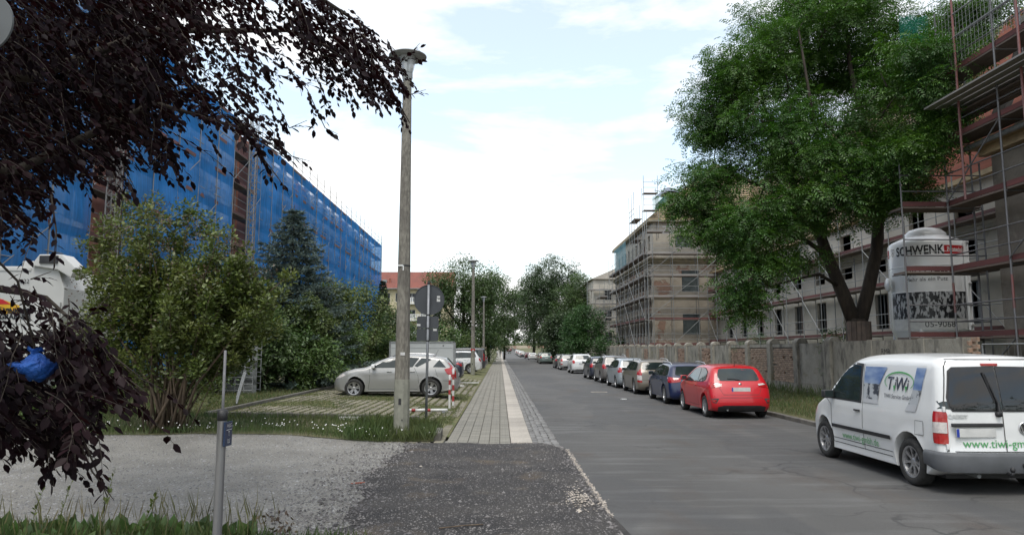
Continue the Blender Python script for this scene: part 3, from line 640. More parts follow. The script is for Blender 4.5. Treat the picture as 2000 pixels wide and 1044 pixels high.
# walkway of several boards under the eaves, outer guard posts
for k in range(4): mem.append(('walkway_board', 'b', Vector((13.0 + k * .34, 20.9, 9.15 + k * .02)), Vector((13.0 + k * .34, 8, 9.15 + k * .02)), .26, .05, M['deck_grey']))
for k in range(3): mem.append(('walkway_board', 'b', Vector((13.9 + k * .3, 22.6, 9.0)), Vector((13.9 + k * .3, 8, 9.0)), .22, .05, M['deck']))
mem.append(('guard_post', 't', Vector((13.45, 20.15, 6.2)), Vector((13.45, 20.15, 12.9)), .034, .034, M['steel_red']))
mem.append(('guard_post', 't', Vector((13.45, 17.6, 6.2)), Vector((13.45, 17.6, 12.9)), .034, .034, M['steel_red']))
for z in (11.1, 11.8, 12.5): mem.append(('guard_rail', 't', Vector((13.45, 20.3, z)), Vector((13.45, 8, z)), .022, .022, M['steel']))
for y in (21.4, 18.9): mem.append(('coloured_sleeve', 't', Vector((13.72, y, 3.0)), Vector((13.72, y, 3.9)), .034, .034, M['steel_red']))
emit(mem, sn)
# wire side-mesh panels above the top deck, real wires
mb = MB()
for z in np.arange(10.5, 12.9, .16): mb.tube([(13.68, 21.2, z), (13.68, 9, z)], .005, 4, False)
for y in np.arange(9, 21.3, .16): mb.tube([(13.68, y, 10.45), (13.68, y, 12.9)], .005, 4, False)
tag(mb.build('side_mesh', M['steel'], sn), kind='stuff')
def netpanel(name, p0, p1, z0, z1, mname, parent, nu=6, nz=20, amp=.06, n_out=(0, 0)):
    p0, p1 = Vector((*p0, 0)), Vector((*p1, 0)); V = []
    o_ = Vector((*n_out, 0))
    for j in range(nz + 1):
        for i in range(nu + 1):
            q = p0.lerp(p1, i / nu); z = z0 + (z1 - z0) * j / nz
            k = amp * mnoise.noise(Vector((q.x * .9, q.y * .9, z * .35))) + amp * .8 * math.sin(math.pi * i / nu) * math.sin(z * 1.5) ** 2
            q = q + o_ * k; V.append((q.x, q.y, z + (.06 * math.sin(i * 2 + q.y) if j == nz else 0)))
    Fc = [(j * (nu + 1) + i, j * (nu + 1) + i + 1, (j + 1) * (nu + 1) + i + 1, (j + 1) * (nu + 1) + i) for j in range(nz) for i in range(nu)]
    return obj(name, np_mesh(name, np.array(V), np.array(Fc), M[mname], True), None, parent)
netpanel('debris_net', (12.75, 21.7), (13.68, 21.7), 9.9, 12.5, 'greennet', sn, n_out=(0, -1))

# --- scaffold on the recessed block
sm1 = empty('scaffold', (0, 0, 0)); tag(sm1, 'two storey scaffold with red toe boards along the cream recessed block', 'scaffold')
mem = []; scaffold(mem, (18.5, 23.5), (18.5, 63.5), (.8, 0), .25, [2.6, 4.95, 7.0], 2.5, 2.0, brace=2); emit(mem, sm1)
# --- scaffold round the far wing
sw = empty('scaffold', (0, 0, 0)); tag(sw, 'grey steel scaffold wrapping the brick corner wing with a thin tower on top', 'scaffold')
mem = []; LW = [2.35, 4.6, 6.6, 8.5, 10.5, 12.5]
scaffold(mem, (13.2, 63.7), (20, 63.7), (0, .8), .25, LW[:2], 2.27, 1.9, 'toe_red', 2); m2 = []
scaffold(mem, (13.2, 63.7), (20, 63.7), (0, .8), 4.6, LW[2:], 2.27, 1.9, 'deck_grey', 2)
scaffold(mem, (12.9, 63.7), (12.9, 84.5), (.8, 0), .25, LW[:2], 2.6, 2.0, 'toe_red', 3)
scaffold(mem, (12.9, 63.7), (12.9, 84.5), (.8, 0), 4.6, LW[2:5], 2.6, 2.0, 'deck_grey', 3)
scaffold(mem, (12.9, 68), (12.9, 70.6), (.8, 0), 10.5, [12.5, 14.5], 1.3, 2.6, None, 0)
scaffold(mem, (13.1, 64.2), (14.4, 64.2), (0, .8), 12, [14.6, 16.2], 1.3, 1.6, None, 0)
for a, b in (((11.2, 84, 8.9), (12.9, 84, 8.9)), ((13.9, 63.6, 16.3), (15.6, 63.6, 16.0))): mem.append(('guard_rail', 't', Vector(a), Vector(b), .03, .03, M['steel']))
# lattice girder
for z in (12.35, 12.95): mem.append(('lattice_girder', 't', Vector((14.6, 63.6, z)), Vector((18.2, 63.6, z)), .03, .03, M['alloy']))
for k in range(8): mem.append(('lattice_girder', 't', Vector((14.6 + k * .45, 63.6, 12.35 + .6 * (k % 2))), Vector((15.05 + k * .45, 63.6, 12.35 + .6 * ((k + 1) % 2))), .02, .02, M['alloy']))
emit(mem, sw)
netpanel('debris_net', (12.85, 72.5), (12.85, 80), 10.6, 13.0, 'palenet', sw, n_out=(-1, 0)); netpanel('debris_net', (14.6, 67.5), (16.6, 67.5), 14.0, 16.6, 'greennet', sw, n_out=(0, -1))
b3 = empty('scaffold', (0, 0, 0)); tag(b3, 'thin scaffold on the pale block far behind the corner wing', 'scaffold')
mem = []; scaffold(mem, (12.6, 103), (20, 103), (0, .8), .2, [2.5, 4.5, 6.5, 8.5, 10.5], 2.4, 1.5, 'deck_grey', 3); scaffold(mem, (12.4, 89), (13.4, 89), (0, 4), .2, [2.5, 4.5, 6.5, 8.5], 1.0, 1.5, 'deck_grey', 2); emit(mem, b3)

# ------------------------------------------------------------------ left: apartment block behind blue nets
M['prefab'] = mat('pale_prefab_wall', (.62, .62, .60), (.5, .5, .49), scale=.6, rough=.9)
M['redstrip'] = mat('red_brown_stair_wall', (.36, .15, .10), (.27, .12, .085), scale=1, rough=.9)
AX = -18.35
ab = empty('apartment_block', (0, 0, 0)); tag(ab, 'long five storey apartment block hidden behind blue scaffold nets', 'building')
ha = []
for y in np.arange(12.0, 100, 3.6):
    for k in range(6): ha.append((y, y + 1.7, 1.9 + k * 2.75, 3.3 + k * 2.75))
mb = MB(); facade(mb, 'x', AX, 8, 101.3, 0, 16.8, ha, inn=-1); mb.bx((-30, 101.0, 0), (AX - .01, 101.3, 16.8)); mb.bx((-30, 8, 16.5), (AX - .01, 101, 16.8)); mb.build('wall', M['prefab'], ab)
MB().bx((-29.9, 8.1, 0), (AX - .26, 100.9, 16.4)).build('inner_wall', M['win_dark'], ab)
panes(ab, 'x', AX, ha, inn=-1, m='dusty', frame='white', mull=1)
for y0 in (31.4, 48.7, 63, 81):
    MB().bx((AX + .02, y0, 0), (AX + .3, y0 + 2.9, 16.7)).build('stair_strip', M['redstrip'], ab)
sl_ = empty('scaffold', (0, 0, 0)); tag(sl_, 'very long scaffold hung with bright blue debris nets', 'scaffold')
mem = []; LA = [.6 + 2.0 * k for k in range(1, 9)]
SY0, SY1, SX = 9.0, 101.5, -17.0
scaffold(mem, (SX, SY0), (SX, SY1), (-.8, 0), .3, LA, 2.57, 1.6, 'toe_red', 4); scaffold(mem, (SX, SY1 + .6), (-24, SY1 + .6), (0, -.5), .3, LA, 2.57, 1.6, None, 2); emit(mem, sl_)
nbay = round((SY1 - SY0) / 2.57); bl = (SY1 - SY0) / nbay
for i in range(nbay):
    y0 = SY0 + i * bl
    if 45.0 < y0 + bl / 2 < 47.9 or 28.9 < y0 + bl / 2 < 31.6: continue
    for z0, z1 in ((.9, 8.6), (8.6, 16.75)): netpanel('debris_net', (SX - .015, y0 + .02), (SX - .015, y0 + bl - .02), z0, z1, 'bluenet', sl_, 8, 22, .13, (1, 0))
for i in range(3): netpanel('debris_net', (SX + .04 - i * 2.4, SY1 + .66), (SX - 2.3 - i * 2.4, SY1 + .66), 1.5, 16.75, 'bluenet', sl_, 6, 20, .08, (0, 1))
# lattice hoist mast in the gap
def mast(y, top, label):
    t = empty('hoist_mast', (SX + .55, y, 0)); tag(t, label, 'hoist', 'builders hoists in the net gaps'); mem = []
    for a, b in ((-.2, -.2), (.2, -.2), (.2, .2), (-.2, .2)): mem.append(('chord', 't', Vector((a, b, .3)), Vector((a, b, top)), .03, .03, M['deck_grey']))
    z = .4
    while z < top - .5:
        for a, b in (((-.2, -.2), (.2, -.2)), ((.2, -.2), (.2, .2)), ((.2, .2), (-.2, .2)), ((-.2, .2), (-.2, -.2))):
            mem.append(('rung', 't', Vector((*a, z)), Vector((*b, z)), .02, .02, M['deck_grey'])); mem.append(('lattice_bar', 't', Vector((*a, z)), Vector((*b, z + .5)), .016, .016, M['deck_grey']))
        z += .5
    emit(mem, t)
mast(46.9, 17.5, 'lattice hoist mast in the brick red gap between the nets'); mast(30.2, 17.5, 'nearer lattice hoist mast partly behind the dark red leaves')

# --- cream house with red roof at the end on the left
hb = empty('residential_building', (0, 0, 0)); tag(hb, 'cream three storey house with long red tiled roof beyond the blue nets', 'building')
HY = 130; zo = 0
hh = []
for x in np.arange(-23.6, -11, 2.3):
    for z in (10.6, 7.6, 4.6): hh.append((x, x + 1.35, z, z + 1.6))
mb = MB(); facade(mb, 'y', HY, -26, -9, 0, 13.2, hh); mb.bx((-26, HY + .01, 0), (-25.8, HY + 10, 13.2)); mb.bx((-9.2, HY + .01, 0), (-9, HY + 10, 13.2)); mb.build('wall', mat('cream_house_wall', (.52, .46, .30), (.46, .41, .28), scale=1, rough=.9), hb)
panes(hb, 'y', HY, hh, m='win_dark', frame='white', mull=1); MB().bx((-25.7, HY + .3, 0), (-9.3, HY + 10, 13)).build('inner_wall', M['win_dark'], hb)
mb = MB(); mb.prism([(HY - .7, 13.0), (HY + 5, 16.6), (HY + 10.7, 13.0)], (-26.4, 0, 0), (0, 1, 0), (0, 0, 1), (17.8, 0, 0)); mb.build('roof', mat('red_tile_roof', (.19, .06, .045), (.14, .05, .04), scale=.8, rough=.85, c3=(.24, .09, .06), s3=6), hb)
mb = MB(); mb.bx((-26.5, HY - .85, 12.9), (-8.5, HY - .68, 13.05)); mb.build('gutter', M['steel'], hb)
for x in (-21.6, -12.8): MB().bx((x, HY + 1.0, 14.15), (x + .8, HY + 1.7, 14.75)).build('roof_hatch', M['steel'], hb)
for x, y in ((-20.4, 1.2), (-18.8, 3.4), (-13.6, 3.6), (-11.2, 1.6), (-10.4, 1.2)): MB().bx((x, HY + y, 14), (x + .35, HY + y + .3, 14.6 + .35 * y)).build('roof_vent', M['tile'], hb)
for z in (10.3, 7.3, 4.3):   # balcony stack with white balusters
    b = MB(); b.bx((-16.5, HY - 1.2, z - .15), (-12.5, HY - .01, z)); o = b.build('balcony', M['white'], hb); r = MB()
    for k in range(14): r.bx((-16.45 + k * .3, HY - 1.18, z), (-16.38 + k * .3 + .08, HY - 1.12, z + 1.0))
    r.bx((-16.5, HY - 1.2, z + 1.0), (-12.5, HY - 1.1, z + 1.06)); tag(r.build('railing', M['white'], o))
# ------------------------------------------------------------------ old boundary wall on the right
def streaky(name, c1, c2, c3):
    m, t, b, N, L = base_mat(name); tc = N('ShaderNodeTexCoord'); cur = None
    def nz(sc, st, det=6):
        mp = N('ShaderNodeMapping'); mp.inputs['Scale'].default_value = st; L(tc.outputs['Object'], mp.inputs[0])
        n = N('ShaderNodeTexNoise'); n.inputs['Scale'].default_value = sc; n.inputs['Detail'].default_value = det; n.inputs['Roughness'].default_value = .65; L(mp.outputs[0], n.inputs[0]); return n.outputs[0]
    def rng(s, a, b_): r = N('ShaderNodeMapRange'); r.inputs[1].default_value = a; r.inputs[2].default_value = b_; L(s, r.inputs[0]); return r.outputs[0]
    x = N('ShaderNodeMixRGB'); x.inputs[1].default_value = c4(c1); x.inputs[2].default_value = c4(c2); L(rng(nz(1.2, (1, 1, 1)), .35, .65), x.inputs[0])
    y = N('ShaderNodeMixRGB'); L(x.outputs[0], y.inputs[1]); y.inputs[2].default_value = c4(c3); L(rng(nz(2.6, (1, 1, .4)), .5, .66), y.inputs[0])
    z = N('ShaderNodeMixRGB'); L(y.outputs[0], z.inputs[1]); z.inputs[2].default_value = (.38, .36, .32, 1); L(rng(nz(5, (1, 1, .3)), .62, .7), z.inputs[0])
    v = N('ShaderNodeMixRGB'); L(z.outputs[0], v.inputs[1]); v.inputs[2].default_value = (.16, .13, .05, 1); L(rng(nz(.35, (1, 1, 2)), .62, .74), v.inputs[0])
    L(v.outputs[0], b.inputs['Base Color']); b.inputs['Roughness'].default_value = .95
    bp = N('ShaderNodeBump'); bp.inputs['Distance'].default_value = .02; L(nz(14, (1, 1, .6)), bp.inputs['Height']); L(bp.outputs[0], b.inputs['Normal']); return m
M['wallplaster'] = streaky('streaked_old_plaster', (.34, .32, .275), (.24, .225, .19), (.115, .108, .095))
M['pier'] = streaky('mossy_pier_plaster', (.33, .31, .265), (.24, .225, .19), (.12, .11, .095))
M['brick'] = mat('old_wall_brick', (.34, .22, .155), (.28, .19, .14), scale=14, rough=.95, rnd=.22, c3=(.34, .29, .23), s3=9, lo3=.45, hi3=.6)
M['mortar'] = mat('lime_mortar', (.24, .21, .17), (.15, .135, .11), scale=4, rough=1)
WXF = 11.8
bw = empty('boundary_wall', (WXF, 18, 0)); bw.location = (0, 0, 0); tag(bw, 'old grey plastered boundary wall with round capped piers and bare brick panels', 'wall')
piers = []; y = 20.0
while y < 175: piers.append(y); y += 2.83 if y < 60 else 5.66 / 2
piers = [18.3] + [p - 0.0 for p in piers if p > 19.5]
pr = None
brick_bays = []
for i, y in enumerate(piers):
    zt = right_z(WXF, y); h = 2.13 if y < 60 else 2.2
    if y > 25:
        b = MB(); b.bx((WXF - .10, y - .2, zt - .1), (WXF + .36, y + .2, zt + h - .14))
        # round cap
        b.prism([(.23 * math.cos(a) , .20 * math.sin(a)) for a in [math.pi * k / 8 for k in range(9)]], (WXF + .13, y - .22, zt + h - .14), (1, 0, 0), (0, 0, 1), (0, .44, 0))
        b.build('pier', M['pier'], bw, bevel=.012)
    else:
        MB().bx((WXF - .025, y - .13, zt - .1), (WXF + .24, y + .13, zt + h - .1)).build('pier', M['pier'], bw, bevel=.01)
    if i + 1 < len(piers):
        y1 = piers[i + 1]; a, c = y + .2, y1 - .2
        if y < 25: a, c = y + .13, y1 - (.13 if y1 < 25 else .2)
        z0, z1 = zt - .1, zt + h - .12 - (.0 if y < 25 else .04)
        full_brick = (28.2 < y < 34.2); part_brick = (34.2 < y < 60 and i % 2 == 0) or (60 < y and i % 4 == 1)
        b = MB()
        if full_brick or part_brick:
            zb = z0 + .52 if full_brick else z0 + 1.05; ze = z1 - .14; am, cm2 = (a, c) if full_brick else (a + .35, c - .35)
            b.bx((WXF, a, z0), (WXF + .24, c, zb)); b.bx((WXF, a, ze), (WXF + .24, c, z1))
            if not full_brick: b.bx((WXF, a, zb), (WXF + .24, am, ze)); b.bx((WXF, cm2, zb), (WXF + .24, c, ze))
            b.build('plaster_panel', M['wallplaster'], bw)
            MB().bx((WXF + .05, am, zb), (WXF + .22, cm2, ze)).build('mortar_bed', M['mortar'], bw); brick_bays.append((am, cm2, zb, ze))
        else:
            b.bx((WXF, a, z0), (WXF + .24, c, z1)); b.build('plaster_panel', M['wallplaster'], bw)
            if y < 60: q = MB(); q.bx((WXF - .012, a + .002, zt + .42), (WXF - .001, c - .002, zt + .47)); q.build('plinth_edge', M['pier'], bw)
bms = [chamfer('brick', (.235, .068, .11), .006, M['brick'], .003) for _ in range(4)]
pls = []
for a, c, z0, z1 in brick_bays:
    if a > 75: continue
    r = 0; z = z0 + .04
    while z < z1 - .03:
        yy = a + (.12 if r % 2 else .0) + .12
        while yy < c - .11:
            if random.random() > .03: pls.append((WXF + .035 + random.uniform(0, .022), yy, z))
            yy += .247
        z += .08; r += 1
pls.sort(key=lambda p: p[1])
RB = Matrix(((0, 0, -1), (1, 0, 0), (0, -1, 0)))   # local x along the wall, local z outwards
for i, p in enumerate(pls[:300]):
    o = bpy.data.objects.new('brick', bms[i % 4]); link(o, bw); o.matrix_local = Matrix.Translation(Vector(p) + Vector((.05, 0, 0))) @ RB.to_4x4()
b = MB()
for p in pls[300:]: b.bx((p[0] - .06, p[1] - .117, p[2] - .034), (p[0] + .03, p[1] + .117, p[2] + .034))
tag(b.build('brick_field', mat('far_wall_brick', (.34, .22, .16), (.30, .22, .17), scale=14, rough=.95, isl=.3), bw), kind='stuff')
# the near end: broken brick stub
for k in range(8): o = bpy.data.objects.new('brick', bms[k % 4]); link(o, bw); o.location = (WXF + .12, 18.0 - .12 * (k % 2), right_z(12, 18) + .9 + .09 * (k // 1) + .38); o.rotation_euler = (0, 0, R(90 * (k % 2)))
# graffiti letters
def text_mesh(txt, size=1, font_shear=0, extrude=0, bold=0, align='CENTER', space=1):
    cu = bpy.data.curves.new('text', 'FONT'); cu.body = txt; cu.size = size; cu.shear = font_shear; cu.extrude = extrude; cu.offset = bold; cu.align_x = align; cu.align_y = 'CENTER'; cu.resolution_u = 3; cu.space_character = space
    o = bpy.data.objects.new('text', cu); COL.objects.link(o); dg = bpy.context.evaluated_depsgraph_get(); me = bpy.data.meshes.new_from_object(o.evaluated_get(dg)); bpy.data.objects.remove(o); bpy.data.curves.remove(cu)
    me.materials.clear(); return me
def flat_text(name, txt, size, m, mtx, parent, **kw):
    me = text_mesh(txt, size, **kw); me.transform(mtx); me.name = name; me.materials.append(M[m]); return obj(name, me, None, parent)
def axes(o, ex, ey):   # matrix: local x -> ex, local y -> ey
    ex, ey = Vector(ex), Vector(ey); n = ex.cross(ey); return Matrix(((ex.x, ey.x, n.x, o[0]), (ex.y, ey.y, n.y, o[1]), (ex.z, ey.z, n.z, o[2]), (0, 0, 0, 1)))
flat_text('painted_letters', 'RMR', .26, 'black', axes((WXF - .004, 21.9, 1.83), (0, -1, 0), (0, 0, 1)), bw, extrude=.001)

# mesh construction fence past the wall's near end
fn = empty('site_fence', (WXF, 14, 0)); fn.location = (0, 0, 0); tag(fn, 'galvanised mesh site fence starting at the broken end of the old wall', 'fence')
mem = []
for k in range(4):
    y0 = 17.6 - k * 3.1; y1 = y0 - 3.0; x = WXF + .1; a, b_ = .25, 2.02
    for p, q in (((y0, a), (y0, b_)), ((y1, a), (y1, b_)), ((y0, a), (y1, a)), ((y0, b_), (y1, b_))): mem.append(('frame_tube', 't', Vector((x, p[0], p[1])), Vector((x, q[0], q[1])), .021, .021, M['steel']))
    for j in range(15): yy = y0 - .2 * (j + .5); mem.append(('wire', 't', Vector((x, yy, a)), Vector((x, yy, b_)), .003, .003, M['steel']))
    for z in (.5, .8, 1.1, 1.4, 1.7): mem.append(('wire', 't', Vector((x, y0, z)), Vector((x, y1, z)), .003, .003, M['steel']))
    mem.append(('foot_block', 'b', Vector((x - .3, y0 + .05, .2)), Vector((x + .3, y0 + .05, .2)), .2, .12, M['kerb']))
emit(mem, fn)
# leaning fence panel on the left lawn, pale steel
ff = empty('site_fence', (0, 0, 0)); tag(ff, 'leaning grey site fence panel between the big shrub and the green bushes', 'fence')
mem = []
def fp(a, b_, c_, d_):
    for p, q in ((a, b_), (b_, c_), (c_, d_), (d_, a)): mem.append(('frame_tube', 't', Vector(p), Vector(q), .022, .022, M['steel']))
    for k in range(1, 12): t = k / 12; mem.append(('wire', 't', Vector(a).lerp(Vector(b_), t), Vector(d_).lerp(Vector(c_), t), .005, .005, M['steel']))
    for k in range(1, 8): t = k / 8; mem.append(('wire', 't', Vector(a).lerp(Vector(d_), t), Vector(b_).lerp(Vector(c_), t), .005, .005, M['steel']))
A = at(462, 788, 19.6); B = at(503, 650, 20.2); C_ = at(428, 668, 22); D_ = at(400, 770, 22)
fp(tuple(A), tuple(B), tuple(B + Vector((-1.15, 3.2, .1))), tuple(A + Vector((-1.15, 3.2, 0))))
emit(mem, ff)
st = empty('stacked_pallet_cage', tuple(at(458, 765, 25))); tag(st, 'pale grey wire cages stacked behind the big shrub beside the leaning fence panel', 'cage')
mem = []
for k in range(3):
    for z in (0, .22, .45): 
        for yy in (0, .8): mem.append(('wire_bar', 't', Vector((-.6, yy, k * .6 + z + .05)), Vector((.6, yy, k * .6 + z + .05)), .018, .018, M['steel']))
    for x in (-.6, -.3, 0, .3, .6):
        for yy in (0, .8): mem.append(('wire_bar', 't', Vector((x, yy, k * .6)), Vector((x, yy, k * .6 + .55)), .018, .018, M['steel']))
    mem.append(('tray', 'b', Vector((-.6, .4, k * .6 + .02)), Vector((.6, .4, k * .6 + .02)), .03, .8, M['steel']))
emit(mem, st)

# ------------------------------------------------------------------ plaster silo
M['silo'] = mat('white_silo_enamel', (.82, .83, .84), (.79, .80, .81), scale=.8, rough=.3, coat=.5)
M['black_ink'] = mat('black_lettering', (.012, .012, .014), (.02, .02, .022), scale=5, rough=.5)
M['red_ink'] = mat('red_lettering', (.50, .02, .025), (.44, .02, .025), scale=5, rough=.4)
M['grey_ink'] = mat('grey_lettering', (.06, .06, .065), (.08, .08, .085), scale=5, rough=.5)
M['print'] = mat('black_white_straw_print', (.015, .016, .018), (.42, .43, .44), scale=11, rough=.4, detail=10, lo=.47, hi=.55, stretch=(1, 1, .45))
S0 = (16.15, 26.7); SR = 1.3; sz0 = 2.55; sz1 = 6.15
si = empty('silo', (S0[0], S0[1], .25)); tag(si, 'tall white plaster silo with red and black lettering standing behind the wall and scaffold', 'silo')
so = Vector((S0[0], S0[1], .25))
b = MB(); zz = lambda z: z - .25
b.lathe([(SR - .02, zz(sz0)), (SR, zz(sz0) + .03), (SR, zz(5.75)), (SR - .03, zz(5.85)), (SR - .12, zz(5.93)), (.75, zz(6.13)), (.70, zz(6.14))], 56); b.build('tank', M['silo'], si, True)
b = MB(); b.lathe([(.72, zz(6.12)), (.70, zz(6.25)), (.55, zz(6.40)), (.3, zz(6.48)), (.001, zz(6.50))], 32); b.build('lid', M['silo'], si, True)
b = MB(); b.lathe([(SR - .02, zz(sz0)), (.9, zz(1.6)), (.3, zz(.9)), (.18, zz(.6))], 40); b.build('hopper', M['silo'], si, True)
for z in (5.42, 4.93, 3.98): MB().lathe([(SR + .001, zz(z)), (SR + .012, zz(z) + .01), (SR + .012, zz(z) + .02), (SR + .001, zz(z) + .03)], 56).build('weld_ring', M['silo'], si, True)
for a in (45, 135, 225, 315):
    c, s_ = math.cos(R(a)) * 1.25, math.sin(R(a)) * 1.25; MB().tube([(c, s_, -.1), (c, s_, zz(sz0) + .1)], .07, 8).build('leg', M['silo'], si)
def band(name, z0, z1, a0, a1, r, m):
    b = MB(); n = max(2, int(abs(a1 - a0) / 5)); vs = [(r * math.cos(R(a0 + (a1 - a0) * i / n)), r * math.sin(R(a0 + (a1 - a0) * i / n)), zz(z)) for z in (z0, z1) for i in range(n + 1)]
    b.add(vs, [(i, i + 1, n + 2 + i, n + 1 + i) for i in range(n)]); return b.build(name, M[m], si, True)
# angle facing the camera: the silo lies at azimuth toward -y and slightly -x
view = math.degrees(math.atan2(-S0[1], -S0[0]))
band('straw_print', 3.02, 4.0, view - 66, view + 62, SR + .006, 'print')
def silo_text(name, txt, size, z, ang, m, xs=1, **kw):
    me = text_mesh(txt, size, **kw); me.transform(Matrix.Diagonal((xs, 1, 1, 1)))
    bm = bmesh.new(); bm.from_mesh(me); bmesh.ops.triangulate(bm, faces=bm.faces)
    for _ in range(2): bmesh.ops.subdivide_edges(bm, edges=[e for e in bm.edges if e.calc_length() > .15], cuts=1)
    bmesh.ops.triangulate(bm, faces=bm.faces)
    for v in bm.verts:
        a = R(view + ang) + v.co.x / SR; v.co = Vector(((SR + .009 + v.co.z) * math.cos(a), (SR + .009 + v.co.z) * math.sin(a), zz(z) + v.co.y))
    bm.to_mesh(me); bm.free(); me.name = name; me.materials.append(M[m]); return obj(name, me, None, si)
silo_text('lettering', 'SCHWENK', .46, 5.50, -11, 'black_ink', xs=.74, bold=.012)
for a, c, d, e in ((24, 68, 5.35, 5.66),): band('red_tag', d, e, view + a + 2, view + c, SR + .007, 'red_ink')
silo_text('tag_lettering', 'Putztechnik', .24, 5.5, 47, 'white', xs=.66, bold=.006)
band('red_tag', 5.35, 5.66, view - 78, view - 70, SR + .007, 'red_ink')
b = MB(); vs = []
for i, (x, z) in enumerate([(-.1, .14), (.1, .14), (.1, 0), (0, -.16), (-.1, 0)]): vs.append((x, z))
def ringpoly(poly, w_, z, ang, name, m):
    b = MB(); n = len(poly); P = lambda x, y_: ((SR + .01) * math.cos(R(view + ang) + x / SR), (SR + .01) * math.sin(R(view + ang) + x / SR), zz(z) + y_)
    inn_ = [(x * (1 - w_), y_ * (1 - w_)) for x, y_ in poly]; b.add([P(*p) for p in poly] + [P(*p) for p in inn_], [(i, (i + 1) % n, n + (i + 1) % n, n + i) for i in range(n)]); return b.build(name, M[m], si)
ringpoly(vs, .13, 5.52, -57, 'shield_emblem', 'black_ink'); silo_text('shield_emblem', 'S', .2, 5.53, -57, 'black_ink')
silo_text('lettering', 'TRI-O-THERM', .34, 4.70, 4, 'black_ink', xs=.8, bold=.006); silo_text('lettering', 'Mehr als ein Putz', .20, 4.44, -2, 'grey_ink')
band('number_strip', 2.62, 3.0, view - 66, view + 62, SR + .006, 'plate'); silo_text('silo_number', '05-9068', .30, 2.80, 14, 'black_ink')
b = MB(); q = Matrix.Rotation(R(90), 3, 'X'); c = Vector((math.cos(R(view - 68)), math.sin(R(view - 68)), 0))
b.lathe([(.001, .06), (.22, .05), (.25, .02), (.25, -.02)], 20, c * (SR + .12) + Vector((0, 0, zz(4.35))), m=c.to_track_quat('Z', 'Y').to_matrix()); b.build('inspection_cap', M['silo'], si, True)
b = MB(); p = c * (SR + .1); b.tube([p + Vector((0, 0, zz(4.25))), p + Vector((0, 0, zz(2.7)))], .02, 6); p2 = c * (SR + .02); b.build('vent_pipe', M['silo'], si)
for a in (62, 70):
    c = Vector((math.cos(R(view + a)), math.sin(R(view + a)), 0)); b = MB(); b.tube([c * (SR + .08) + Vector((0, 0, zz(2.6))), c * (SR + .08) + Vector((0, 0, zz(5.8)))], .05, 8); b.build('fill_pipe', M['silo'], si)
b = MB()
for z in np.arange(2.8, 5.9, .75): c = Vector((math.cos(R(view + 66)), math.sin(R(view + 66)), 0)); b = MB(); b.box(c * (SR + .1) + Vector((0, 0, zz(z))), (.1, .22, .06), R(view + 66)); b.build('bracket', M['silo'], si)

# ------------------------------------------------------------------ street lamps
M['lamp_metal'] = mat('lamp_head_metal', (.33, .34, .34), (.25, .26, .26), scale=5, rough=.55)
M['lamp_glass'] = mat('lamp_glass', (.52, .53, .53), (.42, .43, .43), scale=4, rough=.1, coat=.5)
M['ivory'] = mat('lamp_door_sheet', (.27, .27, .22), (.20, .20, .165), scale=8, rough=.7, c3=(.15, .14, .12), s3=3, lo3=.6)
def lamp(loc, H=7.55):
    t = empty('street_lamp', loc)
    prof = [(.155, -.2), (.155, .0), (.150, 1.3), (.075, H)]
    b = MB(); b.lathe([(.15, 1.2), (.15, 1.22), (.088, H - .02), (.001, H)], 10); b.build('post', M['concrete'], t)
    b = MB(); b.lathe([(.158, -.3), (.158, 1.1), (.152, 1.2), (.149, 1.22)], 10); b.build('base_sleeve', M['ivory'], t, bevel=0)
    b = MB(); b.box((-.02, -.152, .78), (.05, .012, .12)); b.build('lock', M['black'], t); b = MB(); b.box((.03, -.152, .42), (.02, .012, .03)); b.build('lock', M['black'], t)
    h = MB(); h.lathe([(.09, H - .12), (.11, H - .05), (.11, H + .04), (.05, H + .06)], 20); hd = h.build('lamp_head', M['lamp_metal'], t, True)
    g = MB(); g.lathe([(.10, H + .05), (.19, H + .40), (.001, H + .40)], 20); g.build('lamp_glass', M['lamp_glass'], hd, True)
    for k in range(3):
        a = R(40 + k * 120); s_ = MB(); s_.tube([(.11 * math.cos(a), .11 * math.sin(a), H + .04), (.21 * math.cos(a), .21 * math.sin(a), H + .42)], .008, 5); s_.build('stay', M['lamp_metal'], hd)
    r = MB(); r.lathe([(.001, H + .40), (.395, H + .405), (.40, H + .42), (.30, H + .47), (.08, H + .52), (.001, H + .525)], 32); r.build('lamp_roof', M['lamp_metal'], t, True)
    return t
LZ = left_z(-2.0, 30)
lp = lamp((-1.97, 14.62, left_z(-1.97, 14.62) - .02)); tag(lp, 'nearest concrete street lamp with wide dish head, purple leaves over its top', 'street lamp', 'street lamps along the pavement')
b = MB(); b.box((0, -.115, 3.45), (.02, .03, .1)); b.box((-.06, -.12, 3.5), (.1, .02, .03)); b.build('tape_bow', M['white'], lp)
b = MB(); b.lathe([(.128, 3.48), (.13, 3.5), (.128, 3.52)], 10); b.build('cable_tie', M['black'], lp)
b = MB(); b.box((.02, -.142, 1.72), (.09, .01, .06)); b.build('number_tag', M['plate'], lp)
for (x, y), lb in zip(((-1.9, 50.3), (-1.95, 85), (-1.95, 117), (-2.0, 150)), ('second concrete street lamp standing beside the white parked car', 'third concrete street lamp along the pavement, before the big lime tree', 'fourth street lamp, small in the distance against the lime tree', 'farthest small street lamp on the left pavement under the trees')):
    c = copy_tree(lp); c.location = (x, y, left_z(x, y) - .02); tag(c, lb, 'street lamp', 'street lamps along the pavement')
# red ring on second post is a sticker band
b = MB(); b.lathe([(.149, 1.70), (.151, 1.71), (.151, 1.80), (.148, 1.81)], 10); o = b.build('red_band', M['red_ink'], [o for o in bpy.data.objects if o.get('label', '').startswith('second concrete')][0])

